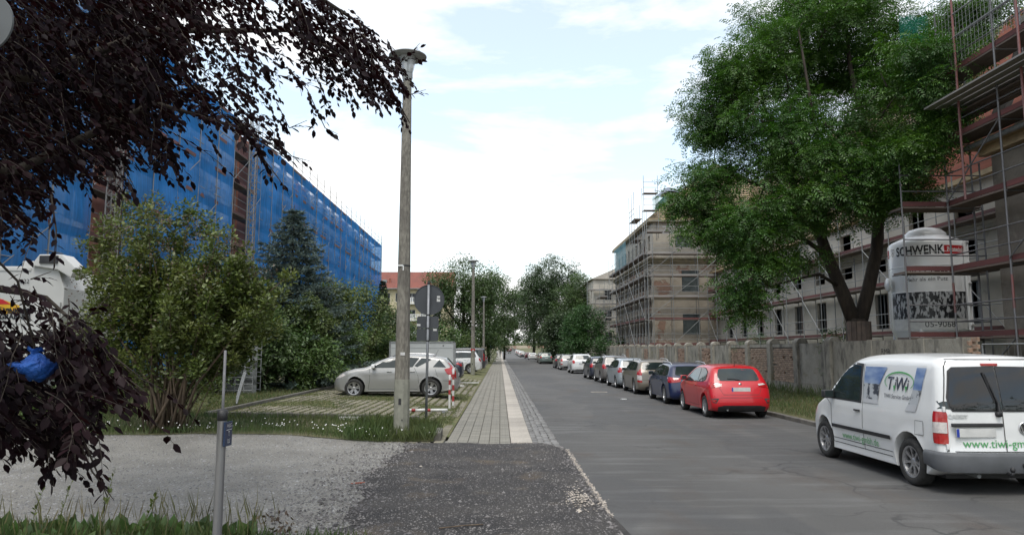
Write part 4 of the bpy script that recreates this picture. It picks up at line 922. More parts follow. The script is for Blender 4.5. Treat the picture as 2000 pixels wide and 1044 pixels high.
# ------------------------------------------------------------------ signs seen from behind
M['signback'] = mat('grey_sign_back', (.062, .068, .076), (.05, .055, .062), scale=3, rough=.6)
M['signback2'] = mat('pale_sign_back', (.10, .11, .115), (.085, .092, .096), scale=3, rough=.6)
M['post'] = mat('zinc_post', (.27, .28, .30), (.20, .21, .22), scale=6, rough=.45, metal=.3)
sp = at(832, 829, 16.2); sgn = empty('traffic_sign', (sp.x, sp.y, left_z(sp.x, sp.y) - .05)); tag(sgn, 'round grey sign back with two square plates on a thin post beside the lamp', 'traffic sign')
MB().tube([(0, 0, 0), (.02, 0, 3.27)], .03, 12).build('post', M['post'], sgn, True); MB().lathe([(.034, 3.25), (.034, 3.3), (.001, 3.32)], 12, (.02, 0, 0)).build('post_cap', M['black'], sgn)
def disc(r, z, parent, name='disc', x=0, y=.045):
    m = Matrix.Rotation(R(90), 3, 'X'); b = MB(); b.lathe([(.001, -.004), (r - .01, -.004), (r, 0), (r, .012), (r - .012, .012), (r - .02, .001), (.001, .001)], 48, (x, y, z), m); return b.build(name, M['signback'], parent, False)
d = disc(.345, 2.90, sgn, x=.03)
def rplate(w_, h, z, parent, name, x=0, y=.045, m='signback'):
    r = .04; P = []
    for cx_, cy_, a0 in ((w_ / 2 - r, h / 2 - r, 0), (-w_ / 2 + r, h / 2 - r, 90), (-w_ / 2 + r, -h / 2 + r, 180), (w_ / 2 - r, -h / 2 + r, 270)):
        for k in range(5): a = R(a0 + k * 22.5); P.append((cx_ + r * math.cos(a), cy_ + r * math.sin(a)))
    return MB().prism(P, (x, y, z), (1, 0, 0), (0, 0, 1), (0, .012, 0)).build(name, M[m], parent)
rplate(.49, .27, 2.395, sgn, 'plate', .005); rplate(.49, .275, 2.115, sgn, 'plate', .0)
for x, z, w_, h in ((.24, 2.97, .07, .04), (.24, 2.90, .075, .075), (-.20, 2.335, .08, .045), (.17, 2.225, .08, .045), (.255, 2.92, .05, .02)): MB().box((x, .0425, z), (w_, .003, h)).build('sticker', M['plate'], sgn)
for z in (2.56, 2.26, 1.98): MB().lathe([(.033, z - .015), (.038, z), (.033, z + .015)], 12, (.015, 0, 0)).build('clamp', M['black'], sgn)
# round sign back cut by the frame at the upper left
e = at(-36, 36, 3.2); ts = empty('traffic_sign', (e.x - .02, 3.2, 0)); tag(ts, 'pale grey round sign back close to the camera at the upper left edge', 'traffic sign')
MB().tube([(0, 0, 0), (0, 0, 3.4)], .03, 12).build('post', M['post'], ts, True)
m_ = Matrix.Rotation(R(90), 3, 'X'); b = MB(); rr = .155; b.lathe([(.001, -.002), (rr - .008, -.002), (rr, 0), (rr, .012), (.001, .012)], 48, (-.02, .05, e.z - 0), m_); b.build('disc', M['signback2'], ts)

# slim steel post with a small blue plate in the foreground
M['inox'] = mat('brushed_tube', (.34, .34, .35), (.24, .24, .25), scale=3, rough=.3, metal=.7, stretch=(1, 1, .1))
M['navy'] = mat('navy_enamel', (.012, .028, .075), (.015, .035, .09), scale=5, rough=.25, coat=.6)
fpz = at(424, 1040, 5.1); mp_ = empty('marker_post', (fpz.x, fpz.y, 0)); tag(mp_, 'steel marker post with black collar and small navy plate in front of the gravel', 'post')
H = at(434, 800, 5.1).z
MB().lathe([(.031, -.05), (.031, H - .07)], 20).build('tube', M['inox'], mp_, True); MB().lathe([(.031, H - .072), (.034, H - .07), (.034, H), (.018, H + .004), (.001, H + .004)], 20).build('collar', M['black'], mp_, True)
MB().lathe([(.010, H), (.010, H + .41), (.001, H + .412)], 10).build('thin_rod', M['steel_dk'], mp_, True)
b = MB(); q = Matrix.Rotation(R(-4), 3, 'Z'); b.box((.046, -.01, H - .16), (.014, .11, .165), m=Matrix.Rotation(R(-4), 3, 'Z')); pl_ = b.build('plate', M['navy'], mp_, bevel=.003)
nx_ = Vector((math.cos(R(-4)), math.sin(R(-4)), 0)); ty_ = Vector((-math.sin(R(-4)), math.cos(R(-4)), 0)); base = Vector((.046, -.01, H - .16)) + nx_ * .009
for t_, s_, zz_ in (('HSG', .035, .055), ('T', .045, .0), ('05', .04, -.05)): flat_text('plate_lettering', t_, s_, 'plate', axes(base + Vector((0, 0, zz_)), ty_, (0, 0, 1)), pl_)
MB().box(base + Vector((0, 0, .028)), (.001, .08, .004), m=Matrix.Rotation(R(-4), 3, 'Z')).build('plate_rule', M['plate'], pl_)

# bollards (red and white), lying bars, kerb block
M['white_b'] = mat('bollard_white', (.66, .66, .64), (.5, .5, .48), scale=6, rough=.5); M['red_b'] = mat('bollard_red', (.36, .035, .035), (.28, .03, .03), scale=6, rough=.5)
def bollard(loc, h, lb, ex=0, lying=False):
    t = empty('bollard', loc); tag(t, lb, 'bollard', 'red and white parking bollards')
    n = 7; r = .036
    for k in range(n): MB().lathe([(r, h * k / n), (r, h * (k + 1) / n - .0005)] + ([(r * .7, h + .01), (.001, h + .012)] if k == n - 1 else []), 14).build('band', M['red_b' if k in (1, 3, 5) else 'white_b'] if not (k == 1 and h < 1.1) else M['white_b'], t, True)
    return t
p = at(885, 784, 22.6); p.z = left_z(p.x, p.y); bollard(tuple(p), 1.17, 'taller red and white bollard behind the silver estate car, beside the pavement')
p = at(878, 790, 21.6); p.z = left_z(p.x, p.y); bollard(tuple(p), 1.0, 'shorter red and white bollard nearest the lamp post')
lb_ = empty('parking_barrier', tuple(Vector((-2.55, 19.4, left_z(-2.5, 19.4) + .05)))); tag(lb_, 'folded red and white parking barrier bar lying on the grass pavers', 'barrier')
for k, (a, b_) in enumerate(((0, .2), (.2, .3), (.3, .6), (.6, .7), (.7, 1.15))):
    MB().tube([(a, .04 * a, 0), (b_, .04 * b_, 0)], .04, 8).build('band', M['red_b' if k % 2 else 'white_b'], lb_, True)
for x, lbx in ((0.08, 0), (1.05, 1)): MB().box((x, 0, -.04), (.08, .1, .06)).build('bracket', M['steel'], lb_)
for i, (x, y, L_b, lb) in enumerate(((-2.9, 27.2, 1.6, 'white wheel stop strip under the tail of the silver estate car'), (-2.2, 33.4, 1.1, 'white wheel stop strip on the bay behind the dark blue saloon'), (-1.75, 37.5, 1.3, 'white wheel stop strip beside the pavement near the second lamp'), (-3.45, 16.9, .5, 'small white block on the pavers left of the nearest lamp'))):
    o = MB().box((0, 0, 0), (L_b, .1, .07)).build('wheel_stop', M['white_b'], None, bevel=.01); o.location = (x, y, left_z(x, y) + .045); tag(o, lb, 'wheel stop', 'wheel stops in the parking bays')
o = MB().lathe([(.09, 0), (.085, .05), (.05, .08), (.001, .09)], 16).build('ground_socket', M['white_b'], None, True); p = at(869, 794, 20.6); o.location = (p.x, p.y, left_z(p.x, p.y)); tag(o, 'small white domed ground socket on the pavers before the bollards', 'socket')
kbk = empty('stone_block', (-1.42, 15.3, left_z(-1.4, 15.3))); tag(kbk, 'weathered kerb blocks ending the verge beside the pavement', 'stone block')
MB().box((.16, -.35, .02), (.14, .95, .26), R(2)).build('kerb_stone', M['kerb'], kbk, bevel=.02); MB().box((-.25, .1, .0), (.6, .16, .22), R(8)).build('kerb_stone', M['kerb'], kbk, bevel=.02)

# manhole, litter, sticks
mh = empty('manhole_cover', (4.9, 33.3, 0)); mh.location = at(1170, 762.5, 32.8); mh.location.z = .004; tag(mh, 'pale round manhole cover in the middle of the asphalt', 'manhole cover')
MB().lathe([(.38, 0), (.38, .008), (.30, .008), (.30, .002)], 28).build('rim', M['slab'], mh); MB().lathe([(.29, 0), (.29, .006), (.001, .006)], 24).build('lid', M['kerb'], mh)
o = MB().box((0, 0, .02), (.2, .12, .035), .3).build('paper_scrap', M['white'], None, bevel=.008); p = at(1218, 777.5, 27.8); o.location = (p.x, p.y, .0); tag(o, 'small crumpled white paper scrap on the asphalt', 'litter')
o = MB().box((0, 0, 0), (.2, .035, .02), .5).build('brick_fragment', M['tile'], None, bevel=.006); p = at(699, 940, 10.3); o.location = (p.x, p.y, gravel_z(p.x, p.y) + .012); tag(o, 'small orange brick fragment on the pale gravel', 'fragment')
o = MB().tube([(0, 0, 0), (.25, .05, .015), (.45, .16, .0)], .007, 5).build('dry_twig', M['bark_lt'], None); p = at(895, 1038, 7.6); o.location = (p.x - .2, p.y, gravel_z(p.x, p.y) + .03); tag(o, 'thin dry twig lying on the dark broken asphalt', 'twig')
for x, y, s_, lb in ((1130, 1005, .05, 'larger pale pebble near the road edge on the dark asphalt'), (822, 909, .035, 'pale pebble on the dark asphalt near the pavement end')):
    p = at(x, y, 8.4 if y > 950 else 11.6); t = scatter('pebble', [(p.x, p.y, gravel_z(p.x, p.y) + .03)], np.array([s_]), M['edge']); tag(t, lb, 'pebble')
# ------------------------------------------------------------------ foliage
M['leaf_robinia'] = leaf_mat('bright_pinnate_leaf', (.038, .108, .014), (.078, .168, .022), trans=.34, scale=.5, vary=.4, tint=(1.1, 1.2, .6))
M['leaf_lime'] = leaf_mat('lime_leaf', (.055, .105, .028), (.085, .14, .036), trans=.4, scale=.35, vary=.4)
M['leaf_dark'] = leaf_mat('dark_leaf', (.038, .075, .028), (.062, .105, .036), trans=.38, scale=.3, vary=.45)
M['leaf_bright'] = leaf_mat('bright_green_leaf', (.035, .10, .02), (.055, .135, .03), trans=.35, scale=.6, vary=.35)
M['leaf_bush'] = leaf_mat('bush_leaf', (.062, .125, .026), (.10, .165, .036), trans=.38, scale=.6, vary=.45)
M['leaf_box'] = leaf_mat('light_bush_leaf', (.085, .13, .030), (.12, .16, .040), trans=.4, scale=.5, vary=.4)
M['leaf_shrub'] = leaf_mat('olive_shrub_leaf', (.085, .125, .022), (.135, .165, .034), trans=.34, scale=1.1, vary=.5)
M['leaf_dry'] = leaf_mat('faded_brown_blossom', (.11, .07, .04), (.075, .055, .03), trans=.2, scale=1.2, vary=.4)
M['needle'] = leaf_mat('blue_spruce_needle', (.10, .15, .13), (.16, .21, .185), trans=.25, scale=.9, vary=.35)
M['needle_dk'] = leaf_mat('dark_spruce_needle', (.028, .055, .045), (.045, .075, .06), trans=.15, scale=.9, vary=.35)
M['leaf_beech'] = leaf_mat('copper_beech_leaf', (.008, .0058, .008), (.014, .0075, .009), trans=.14, rough=.42, scale=1.6, vary=.4, gloss=.006, tint=(2.4, .5, .5))
M['grass'] = leaf_mat('grass_blade', (.055, .105, .022), (.095, .12, .032), trans=.3, scale=1.2, vary=.4)
M['grass_dry'] = leaf_mat('dry_grass_blade', (.17, .14, .06), (.11, .12, .04), trans=.25, scale=1.0, vary=.4)
M['petal'] = mat('white_petal', (.7, .7, .68), (.6, .6, .58), scale=9, rough=.7)

def rot_frames(d, nrm):
    """rows: x=d, z~nrm"""
    d = d / np.linalg.norm(d, axis=1, keepdims=True); y = np.cross(nrm, d); y /= np.linalg.norm(y, axis=1, keepdims=True) + 1e-9; z = np.cross(d, y); return np.stack([d, y, z], 1)
OVAL = (np.array([(0, 0, 0), (.28, .24, .03), (.62, .25, .0), (1, 0, -.10), (.62, -.25, .0), (.28, -.24, .03), (.5, 0, -.03)]), np.array([(0, 6, 1, 1), (1, 6, 2, 2), (2, 6, 3, 3), (3, 6, 4, 4), (4, 6, 5, 5), (5, 6, 0, 0)])[:, :3])
RHOMB = (np.array([(0, 0, 0), (.5, .26, .03), (1, 0, -.05), (.5, -.26, .03)]), np.array([(0, 3, 2, 1)]))
def _frond(n=4):
    V = []; Fc = []
    for i in range(n):
        x = .18 + .72 * i / (n - 1); l = .30 * (1 - .45 * abs(i / (n - 1) - .45))
        for s in (1, -1):
            b = len(V); V += [(x, 0, -.12 * x * x), (x + .10, s * l * .5 + .0, -.02 - .12 * x * x), (x + .13, s * l, -.09 - .12 * x * x), (x + .0, s * l * .55, -.02 - .12 * x * x)]; Fc.append((b, b + 1, b + 2, b + 3))
    b = len(V); V += [(.88, 0, -.1), (1.0, .05, -.13), (1.15, 0, -.2), (1.0, -.05, -.13)]; Fc.append((b, b + 1, b + 2, b + 3)); return np.array(V), np.array(Fc)
FROND = _frond()
NEEDLE = (np.array([(0, -.04, 0), (1, -.02, -.02), (1, .02, .0), (0, .04, 0)]), np.array([(0, 1, 2, 3)]))
def leaves(name, P, D, Nn, S, tmpl, m, parent=None, kind=None):
    V0, F0 = tmpl; n = len(P); Fr = rot_frames(np.array(D, float), np.array(Nn, float)); S = np.array(S, float)
    V = np.einsum('vk,nkj->nvj', V0, Fr) * S[:, None, None] + np.array(P)[:, None, :]
    Fc = (F0[None] + (np.arange(n) * len(V0))[:, None, None]).reshape(-1, F0.shape[1])
    o = obj(name, np_mesh(name, V.reshape(-1, 3), Fc, m), None, parent)
    if kind: tag(o, kind=kind)
    return o
def unitv(n):
    v = RNG.normal(size=(n, 3)); return v / np.linalg.norm(v, axis=1, keepdims=True)

def tree(name, label, cat, base, trunk, clumps, leafm, tmpl, lsize, per, group=None, bark='bark', r0=.3, flat=.7, limb_r=.05, droop=.25, trunk_name='trunk', extra=None, updir=.55, nz=.34):
    """trunk: list of polylines [(p, r), ...] in world space; clumps: array (n,4) centre+radius. twigs join each clump to the nearest wood"""
    t = empty(name, base); tag(t, label, cat, group); B = Vector(base)
    tb = MB(); nodes = []
    for line in trunk:
        tb.tube([Vector(p) - B for p, r in line], [r for p, r in line], 10)
        for k in range(len(line) - 1):
            for q in range(4): nodes.append(np.array(Vector(line[k][0]).lerp(Vector(line[k + 1][0]), q / 4)))
        nodes.append(np.array(line[-1][0]))
    tb.build(trunk_name, M[bark], t, True)
    # limbs
    lb = MB(); C = np.array(clumps, float); order = np.argsort(np.linalg.norm(C[:, :3] - np.mean(nodes, axis=0), axis=1)); N_ = np.array(nodes)
    for i in order:
        c = C[i, :3]; d = np.linalg.norm(N_ - c, axis=1) + np.maximum(0, N_[:, 2] - c[2]) * 1.2; j = int(np.argmin(d)); a = N_[j]; L = np.linalg.norm(c - a)
        if L < .05: continue
        mid = (a + c) / 2 + np.array((RNG.normal(0, .06) * L, RNG.normal(0, .06) * L, .10 * L)); rr = min(limb_r * (.35 + .25 * L), .12)
        q1 = a * .5 + mid * .5; lb.tube([Vector(p) - B for p in (a, mid, c)], [rr, rr * .7, rr * .25], 5, False)
        N_ = np.vstack([N_, mid[None], c[None], (mid * .5 + c * .5)[None]])
    tag(lb.build('limbs', M[bark], t, True), kind='stuff')
    n = len(C); tot = int(n * per); idx = RNG.integers(0, n, tot); u = unitv(tot); rad = C[idx, 3] * RNG.random(tot) ** .45
    off = u * rad[:, None]; off[:, 2] *= flat; P = C[idx, :3] + off - np.array(B)
    D = u * np.array((1, 1, .5)) + np.stack([RNG.normal(0, .45, tot), RNG.normal(0, .45, tot), RNG.normal(-droop, .3, tot)], 1)
    Nn = np.stack([RNG.normal(0, nz, tot), RNG.normal(0, nz, tot), np.ones(tot) * .8], 1) + u * updir
    leaves('crown', P, D, Nn, RNG.uniform(.7, 1.25, tot) * lsize, tmpl, M[leafm], t)
    return t
def blobs(spec, n, rmin, rmax, shell=.55, zf=1.0):
    """spec: ellipsoids (cx,cy,cz,rx,ry,rz,weight) -> clump list"""
    out_ = []; W = np.array([s[6] for s in spec], float); W /= W.sum()
    for k in RNG.choice(len(spec), n, p=W):
        s = spec[k]; u = unitv(1)[0]; r = shell + (1 - shell) * RNG.random() ** .7 if RNG.random() < .72 else RNG.random() * .8
        out_.append((s[0] + u[0] * s[3] * r, s[1] + u[1] * s[4] * r, s[2] + u[2] * s[5] * r, RNG.uniform(rmin, rmax)))
    return np.array(out_)

# --- the large tree behind the wall
tb_ = Vector((12.75, 25.6, .2)); Y0 = 25.6
def W(px, py, dy=0): return tuple(at(px, py, Y0 + dy))
trunk = [[(tuple(tb_), .40), (W(1674, 668), .36), (W(1672, 622), .33)],
         [(W(1668, 628), .25), (W(1645, 570), .235), (W(1618, 505), .21), (W(1606, 470), .19), (W(1560, 380, .5), .14), (W(1520, 300, 1), .10), (W(1490, 200, .6), .06), (W(1480, 110), .03)],
         [(W(1680, 628), .25), (W(1697, 560), .225), (W(1712, 490), .21), (W(1716, 430), .19), (W(1712, 330, -.4), .15), (W(1690, 250, -1), .12), (W(1660, 130, -.5), .08), (W(1650, 10), .04)],
         [(W(1607, 475), .14), (W(1610, 400), .12), (W(1600, 300, -1.5), .08), (W(1580, 180, -2), .05), (W(1560, 60, -2), .03)],
         [(W(1716, 420), .13), (W(1750, 340, .5), .10), (W(1800, 250, 1), .07), (W(1830, 150, 1), .04)],
         [(W(1712, 330, -.4), .10), (W(1665, 290, -1.5), .08), (W(1610, 240, -2.5), .05)],
         [(W(1640, 560), .07), (W(1600, 535, -.8), .055), (W(1555, 545, -1.5), .035), (W(1500, 560, -2), .02)],
         [(W(1560, 380, .5), .09), (W(1480, 360, -.5), .06), (W(1400, 340, -1), .035)],
         [(W(1618, 500), .10), (W(1560, 460, -1), .07), (W(1480, 440, -1.8), .045), (W(1420, 460, -2), .025)]]
def E(px, py, hw, hh, dy=0, ry=None, wt=1):
    k = (Y0 + dy) / 1400; c = at(px, py, Y0 + dy); return (c.x, c.y, c.z, hw * k, ry or hw * k * .9, hh * k, wt)
spec = [E(1640, 60, 150, 110, 0, 2.6, 1.6), E(1480, 130, 95, 90, -.5, 1.8, 1.1), E(1410, 230, 80, 70, 0, 1.5, 1.0), E(1530, 250, 110, 80, -1.2, 1.8, .9), E(1770, 150, 110, 100, .2, 2.2, 1.3),
        E(1840, 80, 85, 70, -1, 1.4, .6), E(1820, 230, 70, 70, -.5, 1.3, .5), E(1660, 250, 130, 70, -1.5, 1.6, .8), E(1390, 335, 70, 50, -.5, 1.3, .7), E(1470, 440, 110, 62, -1.6, 1.5, 1.1), E(1590, 400, 130, 55, -2, 1.5, 1.0),
        E(1720, 390, 90, 45, -2, 1.3, .6), E(1455, 535, 70, 60, -1.8, 1.1, .8), E(1450, 590, 36, 32, -1.8, .6, .25), E(1362, 395, 58, 42, -.8, 1.0, .45), E(1400, 450, 60, 50, -1.4, 1.0, .5), E(1560, 300, 120, 70, -2.5, 1.2, .8), E(1690, 330, 110, 60, -2.8, 1.2, .7), E(1740, 300, 70, 60, -1.6, 1.2, .5), E(1560, 330, 90, 50, 1.2, 1.2, .5), E(1545, 505, 60, 30, -1.5, .9, .25), E(1880, 40, 60, 40, 0, 1, .3), E(1560, 20, 110, 60, 0, 2, .8), E(1800, 130, 80, 70, -4.2, 1.2, .7), E(1840, 230, 60, 60, -4.2, 1.0, .5), E(1790, 310, 60, 50, -3.8, 1.0, .45), E(1900, 30, 50, 40, -4.5, .8, .2), E(1435, 140, 70, 60, -.8, 1.3, .6), E(1700, 130, 110, 80, 1.5, 1.6, .8), E(1590, 160, 110, 90, 1.2, 1.6, .8), E(1660, 20, 130, 60, -2, 1.2, .6)]
tree('tree', 'large green leafy tree with forked dark trunk rising behind the old wall', 'tree', tuple(tb_), trunk, blobs(spec, 800, .42, .85, .45), 'leaf_robinia', FROND, .38, 62, r0=.4, flat=.5, droop=.3, updir=.4, nz=.42)
o = MB()
tt = [x for x in bpy.data.objects if x.get('label', '').startswith('large green leafy')][0]
for a in range(-50, 60, 18): c = Vector((math.sin(R(a)) * .50, -math.cos(R(a)) * .50, 1.3)); MB().box(c + Vector((0, 0, .6)), (.14, .03, 1.6), R(a)).build('trunk_guard_board', M['deck'], tt)

def bushy(px, ptop, pbot, hw, Y, leafm, label, name='bush', cat='bush', n=90, ls=.16, per=55, rmin=.3, rmax=.6, tmpl=RHOMB, group=None, trunkr=.07, flat=.8, ry=None, low=True, bark='bark', asym=0):
    k = Y / 1400; t_ = at(px, ptop, Y); b_ = at(px, pbot, Y); cx, cy = t_.x, Y; zb = left_z(cx, Y) if cx < 0 else right_z(max(cx, 8), Y); H = t_.z - zb; rw = hw * k; ry = ry or rw * .85
    base = (cx, cy, zb)
    if low: spec = [(cx, cy, zb + H * .30, rw, ry, H * .30, 1.2), (cx + asym * rw * .3, cy, zb + H * .58, rw * .85, ry * .85, H * .28, 1), (cx + asym * rw * .4, cy, zb + H * .8, rw * .5, ry * .5, H * .19, .45), (cx - rw * .45, cy, zb + H * .6, rw * .4, ry * .4, H * .2, .35), (cx + rw * .5, cy, zb + H * .66, rw * .35, ry * .35, H * .2, .3)]
    else: spec = [(cx, cy, zb + H * .52, rw, ry, H * .26, 1.3), (cx + rw * .1, cy, zb + H * .75, rw * .75, ry * .75, H * .22, 1), (cx - rw * .4, cy, zb + H * .66, rw * .5, ry * .5, H * .18, .5), (cx + rw * .45, cy, zb + H * .62, rw * .5, ry * .5, H * .18, .5), (cx, cy, zb + H * .34, rw * .85, ry * .8, H * .20, .9)]
    trunk = [[((cx, cy, zb - .1), trunkr), ((cx + .1, cy, zb + H * .35), trunkr * .7), ((cx, cy, zb + H * .8), trunkr * .2)]]
    if not low: trunk += [[((cx + .08, cy, zb + H * .3), trunkr * .5), ((cx + rw * .5, cy, zb + H * .6), trunkr * .2)], [((cx + .08, cy, zb + H * .28), trunkr * .5), ((cx - rw * .5, cy, zb + H * .58), trunkr * .2)]]
    else: trunk += [[((cx, cy, zb), trunkr * .8), ((cx + s * rw * .5, cy - .1, zb + H * .55), trunkr * .25)] for s in (-1, 1)]
    return tree(name, label, cat, base, trunk, blobs(spec, n, rmin, rmax, .6), leafm, tmpl, ls, per, group, bark, flat=flat, limb_r=.03)
# far and middle trees
bushy(905, 495, 690, 96, 96, 'leaf_lime', 'big round lime tree behind the second lamp, right of the red roofed house', 'lime_tree', 'tree', 280, .30, 95, .8, 1.6, group='street trees', trunkr=.35, low=False)
bushy(954, 522, 690, 64, 112, 'leaf_lime', 'lime tree leaning over the pavement just beyond the third lamp', 'lime_tree', 'tree', 200, .31, 95, .8, 1.5, group='street trees', trunkr=.3, low=False)
bushy(985, 600, 688, 26, 150, 'leaf_lime', 'small distant street tree at the far left end of the road', 'lime_tree', 'tree', 80, .36, 100, .7, 1.3, group='street trees', trunkr=.25, low=False)
bushy(1078, 492, 688, 78, 128, 'leaf_dark', 'tallest dark tree on the right beyond the parked cars', 'tree', 'tree', 330, .34, 105, .9, 1.8, group='trees on the right', trunkr=.4, low=False)
bushy(1042, 530, 686, 54, 160, 'leaf_dark', 'dark tree overhanging the far end of the road from the right', 'tree', 'tree', 200, .42, 95, .9, 1.8, group='trees on the right', trunkr=.35, low=False)
bushy(1128, 530, 688, 52, 112, 'leaf_lime', 'tree with thin brown branches between the dark tree and the pale block', 'tree', 'tree', 170, .28, 110, .7, 1.3, group='trees on the right', trunkr=.3, low=False)
bushy(1100, 600, 690, 45, 105, 'leaf_dark', 'low dark tree filling the gap above the end of the old wall', 'tree', 'tree', 160, .30, 110, .7, 1.3, group='trees on the right', trunkr=.3)
bushy(1138, 590, 684, 50, 84, 'leaf_bright', 'bright green bushy tree behind the wall left of the scaffolded wing', 'tree', 'tree', 190, .20, 110, .5, 1.0, trunkr=.2)
bushy(1195, 640, 684, 45, 80, 'leaf_bright', 'bright green low growth under the scaffold of the corner wing', 'bush', 'bush', 60, .22, 50, .3, .7)
bushy(1485, 645, 690, 55, 36, 'leaf_bright', 'bright green weeds showing over the wall left of the forked tree', 'bush', 'bush', 55, .11, 60, .2, .45, tmpl=FROND, group='weeds over the wall')
bushy(1630, 612, 690, 34, 26.5, 'leaf_bush', 'tall thin weeds over the wall directly left of the forked trunk', 'bush', 'bush', 40, .09, 40, .12, .3, group='weeds over the wall')
bushy(1765, 640, 690, 40, 24.5, 'leaf_shrub', 'thin weeds over the wall in front of the silo foot', 'bush', 'bush', 30, .08, 35, .12, .28, group='weeds over the wall')
bushy(925, 640, 692, 60, 104, 'leaf_bush', 'dense green undergrowth below the round lime tree', 'bush', 'bush', 120, .24, 90, .5, 1.0)
bushy(1082, 628, 690, 42, 134, 'leaf_bush', 'dense green undergrowth below the tallest dark tree', 'bush', 'bush', 120, .28, 90, .6, 1.2)
# left row
bushy(700, 548, 745, 85, 42, 'leaf_box', 'light green bushy tree between the two spruces', 'bush', 'bush', 130, .17, 75, .35, .8, trunkr=.12, group='bushes below the nets')
bushy(640, 520, 748, 80, 33, 'leaf_box', 'light green bushy tree standing before the blue spruce', 'bush', 'bush', 140, .16, 80, .3, .75, trunkr=.12, group='bushes below the nets')
bushy(768, 600, 735, 60, 52, 'leaf_lime', 'bush behind the lamp post beside the small dark spruce', 'bush', 'bush', 90, .2, 60, .4, .8, group='bushes below the nets')
bushy(598, 560, 752, 70, 29.5, 'leaf_box', 'light green bush overlapping the foot of the blue spruce', 'bush', 'bush', 110, .13, 85, .25, .55, group='bushes below the nets')
bushy(590, 640, 752, 88, 28.5, 'leaf_bush', 'darker leafy bush at the nose of the silver estate car', 'bush', 'bush', 120, .13, 85, .25, .55, group='bushes below the nets')
bushy(650, 610, 752, 70, 31.5, 'leaf_bush', 'dense green bush behind the bonnet of the silver estate car', 'bush', 'bush', 110, .14, 85, .3, .6, group='bushes below the nets')
bushy(515, 590, 752, 62, 27, 'leaf_lime', 'green bush just right of the multi stemmed shrub', 'bush', 'bush', 90, .14, 80, .25, .6, group='bushes below the nets')
bushy(735, 640, 740, 70, 44, 'leaf_bush', 'low green bush above the roof of the silver estate car', 'bush', 'bush', 90, .16, 70, .3, .6, group='bushes below the nets')
bushy(855, 632, 712, 62, 68, 'leaf_bush', 'dark green hedge bush behind the white trailer', 'bush', 'bush', 90, .25, 60, .4, .9, group='bushes below the nets')
bushy(905, 655, 705, 36, 84, 'leaf_box', 'yellow green hedge bush between the second and third lamps', 'bush', 'bush', 60, .25, 50, .4, .7, group='bushes below the nets')
bushy(812, 640, 720, 50, 60, 'leaf_lime', 'bush under the round sign, behind the trailer', 'bush', 'bush', 70, .2, 60, .4, .8, group='bushes below the nets')
bushy(430, 600, 770, 60, 25, 'leaf_bush', 'green bush hidden behind the multi stemmed shrub', 'bush', 'bush', 70, .13, 60, .25, .5, group='bushes below the nets')

def spruce(px, ptop, Y, H, rad, m, label):
    top = at(px, ptop, Y); zb = left_z(top.x, Y); H = top.z - zb; base = (top.x, Y, zb); t = empty('spruce', base); tag(t, label, 'spruce', 'spruces')
    MB().tube([(0, 0, -.1), (0, 0, H)], [.16, .01], 8).build('trunk', M['bark'], t, True)
    P = []; D = []; Nn = []; S = []; lb = MB(); z = H * .10; i = 0
    while z < H * .985:
        f = 1 - z / H; r = rad * (f ** .85) * random.uniform(.85, 1.1) + .08; nb = int(7 + 7 * f)
        for k in range(nb):
            a = 6.283 * (k + random.random() * .6) / nb + i; rr = r * random.uniform(.75, 1.12); L = Vector((math.cos(a), math.sin(a), 0)); dr = -.18 * rr + .10 * rr
            p0 = Vector((0, 0, z)); p1 = L * rr * .6 + Vector((0, 0, z - .16 * rr)); p2 = L * rr + Vector((0, 0, z - .10 * rr))
            lb.tube([p0, p1, p2], [.03 * f + .008, .015, .004], 4, False); n = int(26 * rr + 8)
            for q in range(n):
                tt = random.uniform(.12, 1); c = (p0.lerp(p1, tt / .6) if tt < .6 else p1.lerp(p2, (tt - .6) / .4)); side = Vector((-L.y, L.x, 0)) * random.choice((-1, 1)); w_ = .38 * rr * (1 - tt) + .05
                c2 = c + side * random.uniform(0, w_) + Vector((0, 0, random.gauss(0, .02) - .1 * random.random() * rr * .3))
                for _ in range(5):
                    P.append(c2[:]); d = L * random.uniform(.4, 1) + side * random.uniform(.0, .9) + Vector((random.gauss(0, .3), random.gauss(0, .3), random.gauss(.05, .35))); D.append(d[:]); Nn.append((random.gauss(0, .5), random.gauss(0, .5), 1)); S.append(random.uniform(.10, .2))
        z += (.20 + .16 * f) * (H / 8) ** .5; i += .7
    tag(lb.build('limbs', M['bark'], t), kind='stuff'); V0 = NEEDLE[0] * np.array((1, 3.2, 1)); leaves('crown', P, D, Nn, S, (V0, NEEDLE[1]), M[m], t)
spruce(575, 400, 31, 8, 4.3, 'needle', 'blue grey spruce with pointed top in front of the blue nets')
spruce(748, 548, 60, 6, 2.0, 'needle_dk', 'small dark spruce at the foot of the netted block end')

